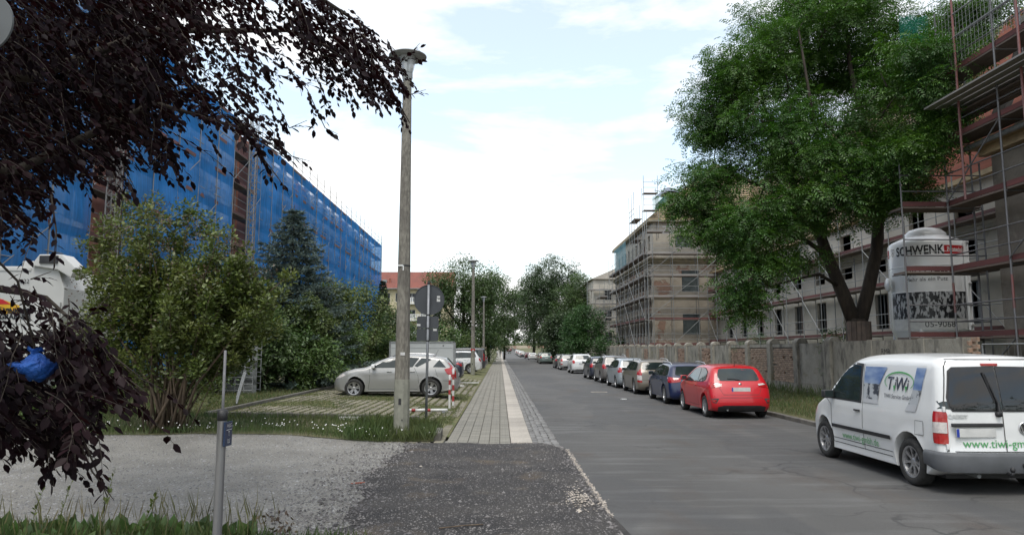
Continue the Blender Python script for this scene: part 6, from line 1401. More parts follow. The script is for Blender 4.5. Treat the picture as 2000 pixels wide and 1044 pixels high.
_wheels = {}
def wheel(parent, x, y, r, style, side, w_=.20):
    k = (round(r, 3), style)
    if k not in _wheels:
        t = MB(); rr = r * (.655 if style != 'steel' else .62)
        q = Matrix.Rotation(R(90), 3, 'Y'); h = w_ / 2
        t.lathe([(rr, -h * .85), (rr + .02, -h), (r - .03, -h), (r - .004, -h * .75), (r, -h * .4), (r, h * .4), (r - .004, h * .75), (r - .03, h), (rr + .02, h), (rr, h * .85)], 36, m=q)
        tm = t.mesh('wheel', M['rubber'], True)
        b = MB(); b.lathe([(rr + .002, h * .80), (rr + .004, h * .92), (rr - .018, h * .86), (rr - .03, h * .30), (rr - .03, -h * .6)], 36, m=q)
        n = {'five': 5, 'ten': 10, 'mesh': 15, 'steel': 7, 'twin': 10}[style]
        b.lathe([(.001, h * .62), (.035, h * .62), (.06, h * .50), (.065, h * .3)], 20, m=q)
        for i in range(n):
            a = 2 * math.pi * i / n + (.13 * (1 if i % 2 else -1) if style == 'twin' else 0); wd = {'five': .055, 'ten': .022, 'mesh': .013, 'steel': .05, 'twin': .026}[style]
            e = a + (.28 if style == 'mesh' and i % 2 else (-.28 if style == 'mesh' else 0))
            ca, sa, ce, se = math.cos(a), math.sin(a), math.cos(e), math.sin(e)
            p0 = Vector((0, ca * .05, sa * .05)); p1 = Vector((0, ce * (rr - .012), se * (rr - .012))); d = (p1 - p0).normalized(); s_ = Vector((1, 0, 0)).cross(d) * wd
            z0, z1 = h * .58, h * .80
            b.add([p0 - s_ * 1.0 + Vector((z0, 0, 0)), p0 + s_ * 1.0 + Vector((z0, 0, 0)), p1 + s_ * .8 + Vector((z1, 0, 0)), p1 - s_ * .8 + Vector((z1, 0, 0)), p0 - s_ + Vector((z0 - .03, 0, 0)), p0 + s_ + Vector((z0 - .03, 0, 0)), p1 + s_ + Vector((z1 - .03, 0, 0)), p1 - s_ + Vector((z1 - .03, 0, 0))],
                  [(0, 1, 2, 3), (0, 4, 5, 1), (2, 6, 7, 3), (1, 5, 6, 2), (3, 7, 4, 0)])
        rm = b.mesh('rim', M['alloy'])
        d_ = MB(); d_.lathe([(.001, h * .05), (rr - .03, h * .05)], 24, m=q); dm = d_.mesh('brake_disc', M['black']); _wheels[k] = (tm, rm, dm)
    tm, rm, dm = _wheels[k]; o = obj('wheel', tm, None, parent); o.location = (x, y, r); o.rotation_euler = (random.uniform(0, 1.2), 0, 0 if side > 0 else math.pi)
    obj('rim', rm, None, o); obj('brake_disc', dm, None, o); return o

def sym(poly): return poly + [(-x, z) for x, z in reversed(poly) if abs(x) > 1e-6]
def car(T, paintm, loc, heading, label, group='cars parked along the right kerb', cat='car', name='parked_car', extra=None):
    t = empty(name, loc, heading); tag(t, label, cat, group); B = Body(T, paintm); obj('body', B.me, None, t); L, W = T['L'], T['W'] / 2
    # dark floor and wheel wells
    MB().bx((-W + .24, .35, .17), (W - .24, L - .4, .62)).build('underbody', M['black'], t)
    if T.get('skirt', 1): 
        B.decal('bumper_insert', 'B', sym([(0, .2), (W * .62, .2), (W * .60, .33), (W * .5, .36), (0, .36)]), 'black', t)
    for w_ in T['side']: B.both('side_window', w_, 'glass', t, off=.006)
    if 'trim' in T: B.both('window_trim', T['trim'], T.get('trimm', 'black'), t, off=.003)
    B.decal('rear_window', 'B', sym(T['rearw']), 'glass', t); B.decal('windscreen', 'F', sym(T['ws']), 'glass', t)
    for view, poly in T['tail']:
        if view == 'B':
            for s_ in (1, -1): B.decal('tail_light', 'B', [(s_ * x, z) for x, z in poly], 'red_lens', t, off=.012)
        else: B.both('tail_light', poly, 'red_lens', t, off=.012)
    for view, poly in T.get('clear', []):
        if view == 'B':
            for s_ in (1, -1): B.decal('reversing_light', 'B', [(s_ * x, z) for x, z in poly], 'clear_lens', t, off=.018)
        else: B.both('reversing_light', poly, 'clear_lens', t, off=.018)
    for view, poly in T['head']:
        if view == 'F':
            for s_ in (1, -1): B.decal('headlight', 'F', [(s_ * x, z) for x, z in poly], 'clear_lens', t, off=.010)
        else: B.both('headlight', poly, 'clear_lens', t, off=.010)
    for ln in T['lines']: B.strip('panel_gap', 'L', ln, .011, 'gap', t, .004); B.strip('panel_gap', 'R', ln, .011, 'gap', t, .004)
    for ln in T.get('rlines', []): B.strip('panel_gap', 'B', ln, .010, 'gap', t, .004)
    # plate
    px, pz = T['plate']; b = MB(); h = B.hit('B', px, pz); yb = h[0].y - .018 if h else -.01; b.bx((px - .26, yb - .008, pz - .055), (px + .26, yb + .004, pz + .055)); pl_ = b.build('number_plate', M['plate'], t, bevel=.004)
    MB().bx((px - .258, yb - .0105, pz - .053), (px - .222, yb - .0082, pz + .053)).build('plate_band', M['plate_blue'], pl_)
    # mirrors
    my, mz = T['mirror']
    for s_ in (-1, 1):
        h = B.hit('R' if s_ > 0 else 'L', my, mz); xw = abs(h[0].x) if h else W; b = MB(); b.box((s_ * (xw + .10), my - .02, mz + .06), (.19, .12, .14)); m_ = b.build('mirror', T.get('mirm', paintm) if not isinstance(T.get('mirm'), str) else M[T['mirm']], t, True, bevel=.035)
        MB().bx((s_ * (xw - .02), my - .05, mz - .01), (s_ * (xw + .06), my + .03, mz + .03)).build('mirror_stem', M['black'], m_)
        MB().bx((s_ * (xw + .03), my - .083, mz + .015), (s_ * (xw + .17), my - .079, mz + .115)).build('mirror_glass', M['glass'], m_)
    for hy, hz in T['handles']:
        for s_, v in ((-1, 'L'), (1, 'R')):
            h = B.hit(v, hy, hz)
            if h: MB().box(h[0] + Vector((s_ * .018, 0, 0)), (.028, .17, .028)).build('door_handle', T.get('hm', paintm) if not isinstance(T.get('hm'), str) else M[T['hm']], t, True, bevel=.009)
    for x, s_ in ((-1, -1), (1, 1)):
        for wy in (T['wr'], T['wf']): wheel(t, x * (W - .115 - T.get('wi', 0)), wy, T['r'], T['wheel'], s_)
    if T.get('rails'):
        y0, y1 = T['rails']
        for s_ in (-1, 1):
            P = []
            for k in range(9):
                yy = y0 + (y1 - y0) * k / 8; x = T['railx'] * s_; h = B.hit('T', x, yy); P.append(Vector((x, yy, h[0].z + (.055 if 0 < k < 8 else .0))))
            MB().tube(P, .017, 6).build('roof_rail', M['chrome'], t, True)
    if T.get('antenna'):
        y, l = T['antenna']; h = B.hit('T', 0, y); MB().tube([h[0], h[0] + Vector((0, -l * .5, l))], [.009, .004], 6).build('antenna', M['black'], t)
    if T.get('wiper', 1):
        zc = min(p[1] for p in T['rearw']); P = [B.hit('B', a, zc + b_) for a, b_ in ((.02, .02), (-.12, .045), (-.32, .06))]
        if all(P): MB().tube([q[0] + Vector((0, -.02, .0)) for q in P], [.014, .012, .007], 5).build('rear_wiper', M['black'], t)
    h = B.hit('B', 0, T.get('badge', .82))
    if h: bb = MB(); bb.lathe([(.001, .012), (.04, .010), (.045, 0)], 16, h[0] + Vector((0, -.004, 0)), Matrix.Rotation(R(90), 3, 'X')); bb.build('round_badge', M['chrome'], t, True)
    MB().tube([(.4 * (1 if T.get('exr', 0) else -1), -.02 + .08, .245), (.4 * (1 if T.get('exr', 0) else -1), .4, .25)], .028, 8).build('exhaust', M['steel'], t)
    if extra: extra(B, t)
    return t, B
Gs = [(0, .90), (.14, .955), (.30, .985), (.42, 1.0), (.55, .992), (.64, .965), (.68, .945), (.85, .84), (1, .745)]
def mk(**k): return k
HATCH = mk(L=4.04, H=1.48, W=1.735, r=.305, ra=.355, wr=.74, wf=3.23, crz=.80, G=Gs, wheel='ten', bowtop=1.7,
    prof=[(.14, .2), (.05, .26), (.0, .38), (.015, .55), (.05, .68), (.10, .80), (.14, .90), (.20, .98), (.30, 1.12), (.42, 1.28), (.52, 1.375), (.66, 1.43), (1.0, 1.465), (1.5, 1.48), (2.0, 1.455), (2.35, 1.37), (2.75, 1.19), (3.1, 1.03), (3.35, .97), (3.7, .87), (3.93, .74), (4.02, .58), (4.04, .42), (4.0, .27), (3.9, .2)],
    side=[[(.72, 1.06), (.80, 1.25), (1.05, 1.345), (1.42, 1.375), (1.42, .985), (.95, 1.0)], [(1.47, .982), (1.47, 1.377), (1.9, 1.355), (2.15, 1.29), (2.82, .96), (2.3, .965)]],
    trim=[(.69, 1.045), (.77, 1.27), (1.04, 1.365), (1.45, 1.397), (1.92, 1.375), (2.18, 1.305), (2.90, .945), (1.9, .96), (.94, .98)],
    rearw=[(0, 1.03), (.50, 1.03), (.585, 1.06), (.56, 1.20), (.50, 1.335), (.44, 1.36), (0, 1.375)], ws=[(0, 1.0), (.66, .99), (.52, 1.34), (0, 1.39)],
    tail=[('B', [(.50, .94), (.62, .955), (.80, .985), (.83, .90), (.80, .82), (.68, .85), (.52, .88)]), ('L', [(.12, .98), (.30, 1.0), (.42, .985), (.30, .90), (.15, .86)])], clear=[('B', [(.50, .945), (.66, .965), (.72, .93), (.52, .90)])],
    head=[('F', [(.42, .72), (.74, .82), (.76, .72), (.48, .64)]), ('L', [(3.95, .72), (3.9, .82), (3.5, .90), (3.66, .76)])], lines=[[(1.44, .98), (1.43, .7), (1.38, .42), (1.30, .30)], [(2.86, .95), (2.84, .6), (2.80, .30)], [(1.3, .30), (2.8, .30)], [(.55, .44), (.12, .52)]],
    rlines=[[(-.72, .5), (-.55, .58), (.55, .58), (.72, .5)], [(-.62, .92), (-.50, .66), (.50, .66), (.62, .92)]], plate=(0, .80), mirror=(2.72, .98), handles=[(1.62, .86)], antenna=(.62, .16), badge=.935)
WAGON = mk(L=4.58, H=1.45, W=1.77, r=.325, ra=.375, wr=.93, wf=3.57, crz=.78, G=Gs, wheel='ten', bowtop=1.5,
    prof=[(.12, .2), (.03, .27), (0, .42), (.02, .58), (.06, .74), (.10, .88), (.18, .98), (.34, 1.18), (.48, 1.34), (.58, 1.375), (.9, 1.415), (1.5, 1.445), (2.1, 1.44), (2.55, 1.37), (3.0, 1.18), (3.38, 1.0), (3.7, .94), (4.2, .84), (4.45, .72), (4.56, .55), (4.58, .40), (4.54, .27), (4.45, .2)],
    side=[[(.58, 1.05), (.66, 1.20), (.80, 1.29), (1.22, 1.33), (1.22, .985), (.75, .99)], [(1.27, .983), (1.27, 1.333), (2.0, 1.35), (2.0, .97)], [(2.06, .968), (2.06, 1.348), (2.4, 1.33), (2.62, 1.24), (3.12, .955)]],
    trim=[(.54, 1.035), (.63, 1.22), (.79, 1.31), (2.0, 1.37), (2.42, 1.35), (2.66, 1.25), (3.20, .938), (2, .95), (.74, .97)],
    rearw=[(0, 1.01), (.52, 1.01), (.60, 1.04), (.57, 1.15), (.52, 1.29), (.47, 1.31), (0, 1.32)], ws=[(0, .99), (.68, .98), (.55, 1.30), (0, 1.355)],
    tail=[('B', [(.44, .92), (.80, .94), (.84, .86), (.80, .76), (.60, .77), (.44, .80)]), ('L', [(.05, .93), (.30, .95), (.42, .93), (.28, .78), (.06, .76)])], head=[('F', [(.40, .66), (.76, .76), (.78, .66), (.44, .58)]), ('L', [(4.5, .66), (4.42, .76), (4.1, .80), (4.2, .68)])],
    lines=[[(1.24, .98), (1.32, .72), (1.36, .42)], [(2.03, .96), (2.03, .28)], [(3.16, .94), (3.14, .6), (3.1, .28)], [(1.4, .28), (3.1, .28)]], rlines=[[(-.74, .55), (-.60, .62), (.60, .62), (.74, .55)]], plate=(0, .80), mirror=(2.98, .97), handles=[(1.42, .86), (2.22, .855)], rails=(.75, 2.35), railx=.60, badge=.93)
ESTATE = dict(WAGON); ESTATE.update(L=4.70, H=1.50, wheel='five', bowtop=1.3,
    prof=[(.12, .2), (.02, .30), (0, .45), (.02, .60), (.05, .78), (.08, .92), (.14, 1.02), (.26, 1.22), (.38, 1.39), (.50, 1.43), (.9, 1.475), (1.5, 1.495), (2.1, 1.49), (2.6, 1.42), (3.08, 1.22), (3.45, 1.04), (3.8, .97), (4.3, .86), (4.56, .74), (4.68, .56), (4.7, .42), (4.66, .27), (4.57, .2)],
    rearw=[(0, 1.05), (.54, 1.05), (.62, 1.08), (.60, 1.20), (.56, 1.34), (.50, 1.36), (0, 1.37)],
    tail=[('B', [(.62, 1.06), (.70, 1.08), (.82, .96), (.84, .84), (.66, .82)]), ('B', [(.66, .60), (.84, .62), (.84, .54), (.66, .52)]), ('L', [(.12, 1.08), (.24, 1.06), (.24, .84), (.06, .82)])], clear=[('B', [(.66, .81), (.84, .83), (.84, .63), (.66, .61)])],
    side=[[(x, z + .04) for x, z in w_] for w_ in WAGON['side']], trim=[(x, z + .04) for x, z in WAGON['trim']], ws=[(x, z + .04) for x, z in WAGON['ws']], plate=(0, .86), badge=1.0, rails=(.65, 2.45))
SMALL = mk(L=4.05, H=1.50, W=1.72, r=.30, ra=.35, wr=.72, wf=3.2, crz=.8, G=Gs, wheel='five', bowtop=1.2,
    prof=[(.12, .2), (.03, .28), (0, .42), (.01, .6), (.03, .8), (.06, .95), (.12, 1.05), (.22, 1.22), (.32, 1.38), (.42, 1.44), (.8, 1.48), (1.4, 1.50), (1.9, 1.47), (2.35, 1.37), (2.8, 1.16), (3.1, 1.02), (3.4, .95), (3.75, .85), (3.95, .72), (4.04, .55), (4.05, .4), (4.0, .27), (3.9, .2)],
    side=[[(.42, 1.10), (.48, 1.28), (.62, 1.36), (.85, 1.38), (.85, 1.03), (.6, 1.04)], [(.9, 1.03), (.9, 1.385), (1.6, 1.40), (1.6, 1.01)], [(1.65, 1.008), (1.65, 1.398), (2.0, 1.37), (2.2, 1.30), (2.8, .99)]],
    trim=[(.39, 1.08), (.46, 1.30), (.61, 1.38), (1.6, 1.42), (2.02, 1.39), (2.23, 1.32), (2.88, .97), (1.6, .99), (.6, 1.02)],
    rearw=[(0, 1.08), (.52, 1.08), (.58, 1.11), (.55, 1.24), (.50, 1.38), (0, 1.39)], ws=[(0, 1.03), (.66, 1.02), (.53, 1.35), (0, 1.40)],
    tail=[('B', [(.60, 1.02), (.78, 1.04), (.83, .95), (.80, .78), (.62, .80)]), ('L', [(.05, 1.02), (.2, 1.03), (.24, .9), (.06, .80)])], head=[('F', [(.42, .70), (.74, .80), (.76, .70), (.48, .62)]), ('L', [(3.97, .70), (3.92, .80), (3.6, .86), (3.7, .72)])],
    lines=[[(.87, 1.02), (1.05, .75), (1.1, .42)], [(1.62, 1.0), (1.62, .28)], [(2.84, .98), (2.8, .28)], [(1.1, .28), (2.8, .28)]], rlines=[[(-.72, .52), (.72, .52)]], plate=(0, .82), mirror=(2.68, 1.0), handles=[(1.1, .9), (1.82, .89)], antenna=(.6, .14), badge=.98)
SUV = dict(SMALL); SUV.update(L=4.35, H=1.60, W=1.80, r=.335, ra=.39, zb=.24, wr=.82, wf=3.45)
for k in ('side',): SUV[k] = [[(x * 1.06, z + .09) for x, z in w_] for w_ in SMALL[k]]
for k in ('trim', ): SUV[k] = [(x * 1.06, z + .09) for x, z in SMALL[k]]
SUV['prof'] = [(x * 4.35 / 4.05, z * 1.6 / 1.5 if z > .3 else z + .04) for x, z in SMALL['prof']]
for k in ('rearw', 'ws'): SUV[k] = [(x * 1.03, z + .085) for x, z in SMALL[k]]
SUV['tail'] = [(v, [(x, z + .05) for x, z in p]) for v, p in SMALL['tail']]; SUV['mirror'] = (2.85, 1.09); SUV['rails'] = (.6, 2.2); SUV['railx'] = .58; SUV['badge'] = 1.05; SUV['antenna'] = None; SUV['lines'] = [[(x * 1.07, z) for x, z in l] for l in SMALL['lines']]; SUV['handles'] = [(1.2, .97), (1.95, .96)]
SEDAN = mk(L=4.6, H=1.44, W=1.78, r=.315, ra=.365, wr=.98, wf=3.62, crz=.76, G=Gs, wheel='ten', bowtop=1.0, wiper=0,
    prof=[(.12, .2), (.03, .28), (0, .45), (.02, .65), (.04, .85), (.07, .97), (.18, 1.03), (.65, 1.06), (1.0, 1.24), (1.3, 1.37), (1.6, 1.42), (2.0, 1.44), (2.4, 1.42), (2.75, 1.33), (3.1, 1.15), (3.42, 1.0), (3.75, .94), (4.2, .85), (4.45, .73), (4.58, .55), (4.6, .4), (4.56, .27), (4.47, .2)],
    side=[[(1.02, 1.03), (1.30, 1.25), (1.5, 1.31), (1.95, 1.34), (1.95, .99)], [(2.0, .988), (2.0, 1.34), (2.4, 1.335), (2.65, 1.26), (3.15, .965)]], trim=[(.95, 1.01), (1.27, 1.27), (1.5, 1.335), (2.4, 1.36), (2.68, 1.27), (3.24, .945), (2, .97)],
    rearw=[(0, 1.08), (.56, 1.08), (.50, 1.33), (0, 1.365)], ws=[(0, .99), (.68, .98), (.55, 1.30), (0, 1.355)],
    tail=[('B', [(.46, .95), (.80, .97), (.84, .88), (.78, .78), (.50, .82)]), ('L', [(.05, .96), (.3, .98), (.36, .92), (.08, .80)])], clear=[('B', [(.50, .92), (.68, .93), (.68, .87), (.52, .86)])], head=[('F', [(.40, .66), (.76, .76), (.78, .66), (.44, .58)]), ('L', [(4.52, .66), (4.44, .76), (4.1, .80), (4.2, .68)])],
    lines=[[(1.97, .98), (1.97, .28)], [(3.2, .94), (3.15, .28)], [(1.25, 1.0), (1.35, .45)], [(1.4, .28), (3.1, .28)]], rlines=[[(-.74, .55), (.74, .55)], [(-.6, 1.0), (-.55, .62), (.55, .62), (.6, 1.0)]], plate=(0, .84), mirror=(3.0, .98), handles=[(1.4, .88), (2.2, .87)], badge=.93)
def P_(name, c, **k): return paint(name, c, **k)
red = P_('bright_red_paint', (.50, .006, .014)); blue = P_('deep_blue_paint', (.004, .013, .062)); champ = P_('champagne_paint', (.20, .175, .14), metal=.3); ice = P_('pale_silver_blue_paint', (.36, .40, .43), metal=.35)
brn = P_('grey_brown_paint', (.15, .14, .135), metal=.3); navy = P_('dark_navy_paint', (.020, .026, .045)); wht = P_('car_white_paint', (.66, .67, .67)); slv = P_('silver_paint', (.33, .33, .32), metal=.35); dgry = P_('anthracite_paint', (.035, .036, .04)); gsil = P_('green_grey_paint', (.13, .17, .155), metal=.3)
drd = P_('dark_red_paint', (.13, .012, .018))
def fiesta_extra(B, t):
    for s_ in (1, -1): B.decal('reflector', 'B', [(s_ * .62, .56), (s_ * .82, .56), (s_ * .78, .44), (s_ * .70, .42)], 'gap', t, off=.006)
    for s_ in (1, -1): B.decal('reflector', 'B', [(s_ * .68, .52), (s_ * .80, .52), (s_ * .77, .46), (s_ * .71, .45)], 'red_lens', t, off=.014)
    B.decal('black_valance', 'B', sym([(0, .20), (.70, .20), (.66, .33), (.5, .37), (0, .37)]), 'black', t, off=.012)
XC = 5.80
def right(T, pnt, Y, label, dx=0, extra=None, **k):
    t, B = car(T, pnt, (XC + T['W'] / 2 + dx, Y, rise(Y)), random.gauss(0, .008), label, extra=extra, **k); return t
red_car = right(HATCH, red, 19.9, 'bright red three door hatchback parked in front of the dark blue estate', extra=fiesta_extra)
right(WAGON, blue, 24.85, 'dark blue estate with chrome roof rails parked ahead of the red hatchback')
right(ESTATE, champ, 30.6, 'champagne grey estate with tall three part tail lights and roof rails')
c4_ = right(SMALL, ice, 35.75, 'pale silver blue rounded hatchback parked ahead of the champagne estate')
c5_ = right(SUV, brn, 41.3, 'grey brown compact off roader ahead of the pale silver blue hatchback')
right(SEDAN if 0 else SMALL, navy, 46.9, 'dark navy hatchback between the grey brown and the white parked cars')
wc = right(SUV, wht, 58.6, 'white hatchback with roof rails and dark tail lights, in the middle of the row')
right(ESTATE, slv, 69.6, 'silver estate parked ahead of the white hatchback')
def clone(src, mats, loc, label, rz=0, group='cars parked along the right kerb', cat='car', name=None):
    c = copy_tree(src, None, mats); c.location = loc; c.rotation_euler = (0, 0, rz); tag(c, label, cat, group)
    if name: c.name = name
    return c
def cl(src, frm, to, Y, label, dx=0):
    return clone(src, {frm.name: to}, (src.location.x + dx, Y, rise(Y)), label)
cl(c4_, ice, dgry, 76.4, 'dark grey hatchback just ahead of the silver estate')
cl(wc, wht, gsil, 101, 'green grey estate like car standing apart at the start of the far group', -.25)
cl(c4_, ice, drd, 106.5, 'dark red hatchback ahead of the green grey car')
cl(c5_, brn, dgry, 112, 'black off roader in the far group of parked cars')
sed = car(SEDAN, wht, (XC + .85, 147, rise(147)), 0, 'distant white saloon parked ahead of the black off roader')[0]
cl(sed, wht, drd, 168, 'distant dark red saloon ahead of the white saloon')
for i, (m_, Y) in enumerate(((dgry, 196), (slv, 206), (wht, 216), (dgry, 227), (slv, 238), (navy, 250), (wht, 262))):
    cl([c4_, sed, c5_][i % 3], [ice, wht, brn][i % 3], m_, Y, ('tiny distant %s car at the far end of the kerb, %s of seven' % (['dark grey', 'silver', 'white', 'black', 'silver', 'navy', 'white'][i], ['nearest', 'second nearest', 'third nearest', 'fourth', 'fifth', 'sixth', 'farthest'][i])), -.3)
o = clone(c4_, {ice.name: drd}, (3.85, 300, rise(300)), 'tiny dark red car driving away in the middle of the road', name='car'); del o['group']

# --- silver estate parked across the bays
def kia_extra(B, t):
    B.both('quarter_pillar_light', [(.17, 1.06), (.27, 1.04), (.47, 1.33), (.40, 1.36)], 'red_lens', t, off=.010) if 0 else None
KIA = mk(L=4.47, H=1.49, W=1.79, r=.325, ra=.385, wr=.98, wf=3.63, crz=.86, G=Gs, wheel='twin', bowtop=1.2, mirm='black' if 0 else None,
    prof=[(.14, .22), (.05, .28), (.01, .42), (.02, .58), (.07, .70), (.09, .85), (.13, .95), (.22, 1.08), (.34, 1.22), (.46, 1.35), (.60, 1.40), (1.0, 1.455), (1.5, 1.485), (2.0, 1.48), (2.4, 1.42), (2.8, 1.28), (3.15, 1.10), (3.35, 1.03), (3.7, .99), (4.05, .90), (4.3, .76), (4.43, .58), (4.46, .42), (4.42, .28), (4.32, .2)],
    side=[[(.50, 1.045), (.80, 1.29), (.98, 1.03)][:0] or [(.46, 1.04), (.70, 1.31), (.92, 1.05)], [(1.14, 1.32), (1.18, 1.36), (1.5, 1.375), (1.62, 1.05), (1.45, 1.04)][:0] or [(.98, 1.30), (1.0, 1.335), (1.32, 1.365), (1.56, 1.09), (1.46, 1.05)], [(1.62, 1.05), (1.40, 1.365), (2.02, 1.395), (2.04, 1.035)], [(2.14, 1.03), (2.12, 1.395), (2.45, 1.35), (3.05, 1.02)]],
    rearw=[(0, 1.05), (.60, 1.05), (.54, 1.33), (0, 1.36)], ws=[(0, 1.04), (.68, 1.03), (.56, 1.34), (0, 1.395)],
    tail=[('B', [(.62, 1.0), (.72, 1.3), (.78, 1.25), (.84, .98), (.84, .80), (.76, .62), (.66, .78)]), ('L', [(.02, .98), (.10, .99), (.34, 1.33), (.46, 1.34), (.30, 1.03), (.52, .98), (.44, .84), (.20, .68), (.06, .66)])],
    head=[('F', [(.46, .66), (.78, .80), (.80, .70), (.52, .60)]), ('L', [(4.42, .64), (4.34, .76), (3.98, .83), (3.92, .77), (4.2, .64)])],
    lines=[[(2.09, 1.02), (2.08, .30)], [(3.1, 1.0), (3.08, .6), (3.14, .30)], [(1.56, 1.03), (1.42, .75), (1.40, .50)], [(1.3, .30), (3.14, .30)], [(.84, .98), (.70, .60), (.10, .56)]],
    plate=(0, .78), mirror=(2.98, 1.02), handles=[(1.62, .90), (2.42, .90)], antenna=(.9, .2), rails=(.85, 2.35), railx=.58, badge=.95)
t, B = car(KIA, slv, (-1.42, 26.0, left_z(-3.5, 26) - .04), R(90), 'silver estate with red tail lights parked across the grass paved bays, nose to the bushes', 'cars parked across the bays on the left')
t.rotation_euler = (R(0), 0, R(90)); t.location.z = left_z(-2.6, 26) - .005
gl = 'cars parked across the bays on the left'
def across(src, mats, xr, Y, label, cat='car'): return clone(src, mats, (xr, Y, left_z(xr - 1.5, Y) + .0), label, R(90), gl, cat)
across(sed, {wht.name: navy}, -1.9, 38.0, 'dark blue saloon with its tail beside the white trailer')
CV = dict(SUV); CV.update(prof=[(.12, .22), (.03, .3), (0, .5), (.02, .7), (.06, .9), (.12, 1.05), (.26, 1.28), (.42, 1.48), (.62, 1.56), (1.1, 1.60), (1.7, 1.60), (2.2, 1.56), (2.7, 1.40), (3.2, 1.16), (3.5, 1.05), (3.9, .95), (4.15, .82), (4.32, .6), (4.35, .44), (4.3, .28), (4.2, .22)], rails=None, wheel='five')
cvt, _ = car(CV, wht, (-1.3, 52.5, left_z(-2.5, 52)), R(90), 'white people carrier behind the second lamp post, tail to the pavement', gl)
VANB = dict(CV); VANB.update(L=4.6, H=1.85, W=1.88, prof=[(.12, .22), (.03, .3), (0, .5), (.01, .8), (.03, 1.1), (.07, 1.5), (.14, 1.76), (.35, 1.82), (1.0, 1.85), (2.2, 1.83), (2.8, 1.70), (3.4, 1.28), (3.7, 1.15), (4.2, 1.02), (4.5, .8), (4.6, .55), (4.58, .4), (4.5, .27)],
    side=[[(.3, 1.15), (.32, 1.62), (1.2, 1.66), (1.2, 1.12)], [(1.27, 1.12), (1.27, 1.66), (2.1, 1.66), (2.1, 1.1)], [(2.17, 1.1), (2.17, 1.65), (2.7, 1.56), (3.3, 1.12)]], trim=[(.26, 1.1), (.28, 1.68), (2.2, 1.70), (2.76, 1.6), (3.42, 1.08)],
    rearw=[(0, 1.15), (.66, 1.15), (.60, 1.66), (0, 1.68)], ws=[(0, 1.2), (.7, 1.18), (.6, 1.6), (0, 1.7)], tail=[('B', [(.74, 1.72), (.82, 1.70), (.92, 1.2), (.93, .8), (.78, .8), (.76, 1.2)]), ('L', [(.06, 1.74), (.18, 1.72), (.16, .85), (.04, .85)])], lines=[[(1.23, 1.7), (1.23, .3)], [(2.13, 1.7), (2.13, .3)]], mirror=(3.1, 1.15), handles=[(1.4, 1.02), (2.3, 1.0)], plate=(0, .9), badge=1.05, rails=None, antenna=None)
car(VANB, dgry, (-1.15, 58.0, left_z(-2.5, 58)), R(90), 'dark grey minibus with tall red tail lights beyond the white people carrier', gl)
across(c5_, {brn.name: navy}, -1.2, 65, 'dark blue car parked beyond the dark grey minibus'); across(c4_, {ice.name: slv}, -1.2, 70.5, 'silver hatchback peeping out beyond the dark blue car on the left')

# --- white box trailer
tr = empty('box_trailer', (-3.6, 33.3, left_z(-3.4, 33.3))); tag(tr, 'pale grey box trailer parked behind the silver estate', 'trailer')
MB().bx((-1.45, 0, .55), (1.45, 1.75, 1.98)).build('box', mat('trailer_panel', (.42, .44, .44), (.36, .38, .38), scale=1.2, rough=.5), tr, bevel=.02)
for x in (-1.47, 1.47): MB().bx((x - .035, -.03, .52), (x + .035, .03, 1.99)).build('corner_profile', M['steel'], tr)
for z in (.54, 1.99): MB().bx((-1.5, -.03, z - .025), (1.5, .03, z + .025)).build('edge_profile', M['steel'], tr)
MB().bx((-1.4, -.008, 1.70), (1.4, -.001, 1.715)).build('panel_seam', M['steel'], tr)
for x in (-.35, .35):
    for y in (.1, 1.65): wheel(tr, x, y, .27, 'steel', 1).rotation_euler = (0, 0, R(90) * 0)
MB().bx((-1.4, .3, .42), (1.4, 1.45, .54)).build('chassis', M['steel'], tr); MB().bx((1.47, .2, .6), (1.52, .4, .75)).build('tail_light', M['red_lens'], tr); MB().bx((.95, -.02, 1.80), (1.0, -.005, 1.85)).build('latch', M['black'], tr)

# --- the white delivery van in the foreground
VG = [(0, .93), (.12, .965), (.25, .985), (.40, 1.0), (.52, .995), (.60, .975), (.64, .96), (.80, .915), (.93, .86), (1, .80)]
VAN = mk(L=4.41, H=1.83, W=1.80, r=.325, ra=.385, wr=.79, wf=3.50, crz=.62, crease=.008, G=VG, wheel='mesh', R=.16, Rn=.12, bowr=.07, bowtop=1.1, camber=.03, bowf=.34, skirt=0, wiper=0,
    prof=[(.10, .30), (.0, .36), (-.01, .50), (.03, .62), (.045, .9), (.06, 1.12), (.10, 1.35), (.155, 1.60), (.20, 1.72), (.30, 1.79), (.6, 1.81), (1.2, 1.83), (1.9, 1.825), (2.35, 1.78), (2.65, 1.68), (3.0, 1.45), (3.35, 1.18), (3.5, 1.09), (3.75, 1.02), (4.05, .92), (4.27, .78), (4.38, .60), (4.41, .44), (4.38, .30), (4.28, .22)],
    side=[[(2.16, 1.07), (2.21, 1.62), (2.42, 1.64), (2.62, 1.575), (2.86, 1.42), (3.22, 1.07)]], trim=[(2.10, 1.04), (2.15, 1.66), (2.43, 1.68), (2.68, 1.605), (2.94, 1.44), (3.34, 1.05)],
    rearw=[(0, 0), (0, 0), (0, 0)], ws=[(0, 1.14), (.70, 1.12), (.60, 1.58), (0, 1.66)],
    tail=[], head=[('F', [(.46, .72), (.80, .90), (.82, .74), (.52, .62)]), ('L', [(4.30, .72), (4.2, .86), (3.85, .95), (3.95, .78), (4.2, .68)])],
    lines=[[(2.12, 1.66), (2.06, 1.05), (2.08, .7), (2.06, .32)], [(3.36, 1.05), (3.16, .95), (3.14, .6), (3.1, .33)], [(1.25, .33), (3.1, .33)], [(1.24, .40), (3.1, .40)], ], rlines=[], plate=(-.42, .80), mirror=(3.10, 1.07), mirm='black', handles=[(2.22, .92)], hm='black', badge=9)
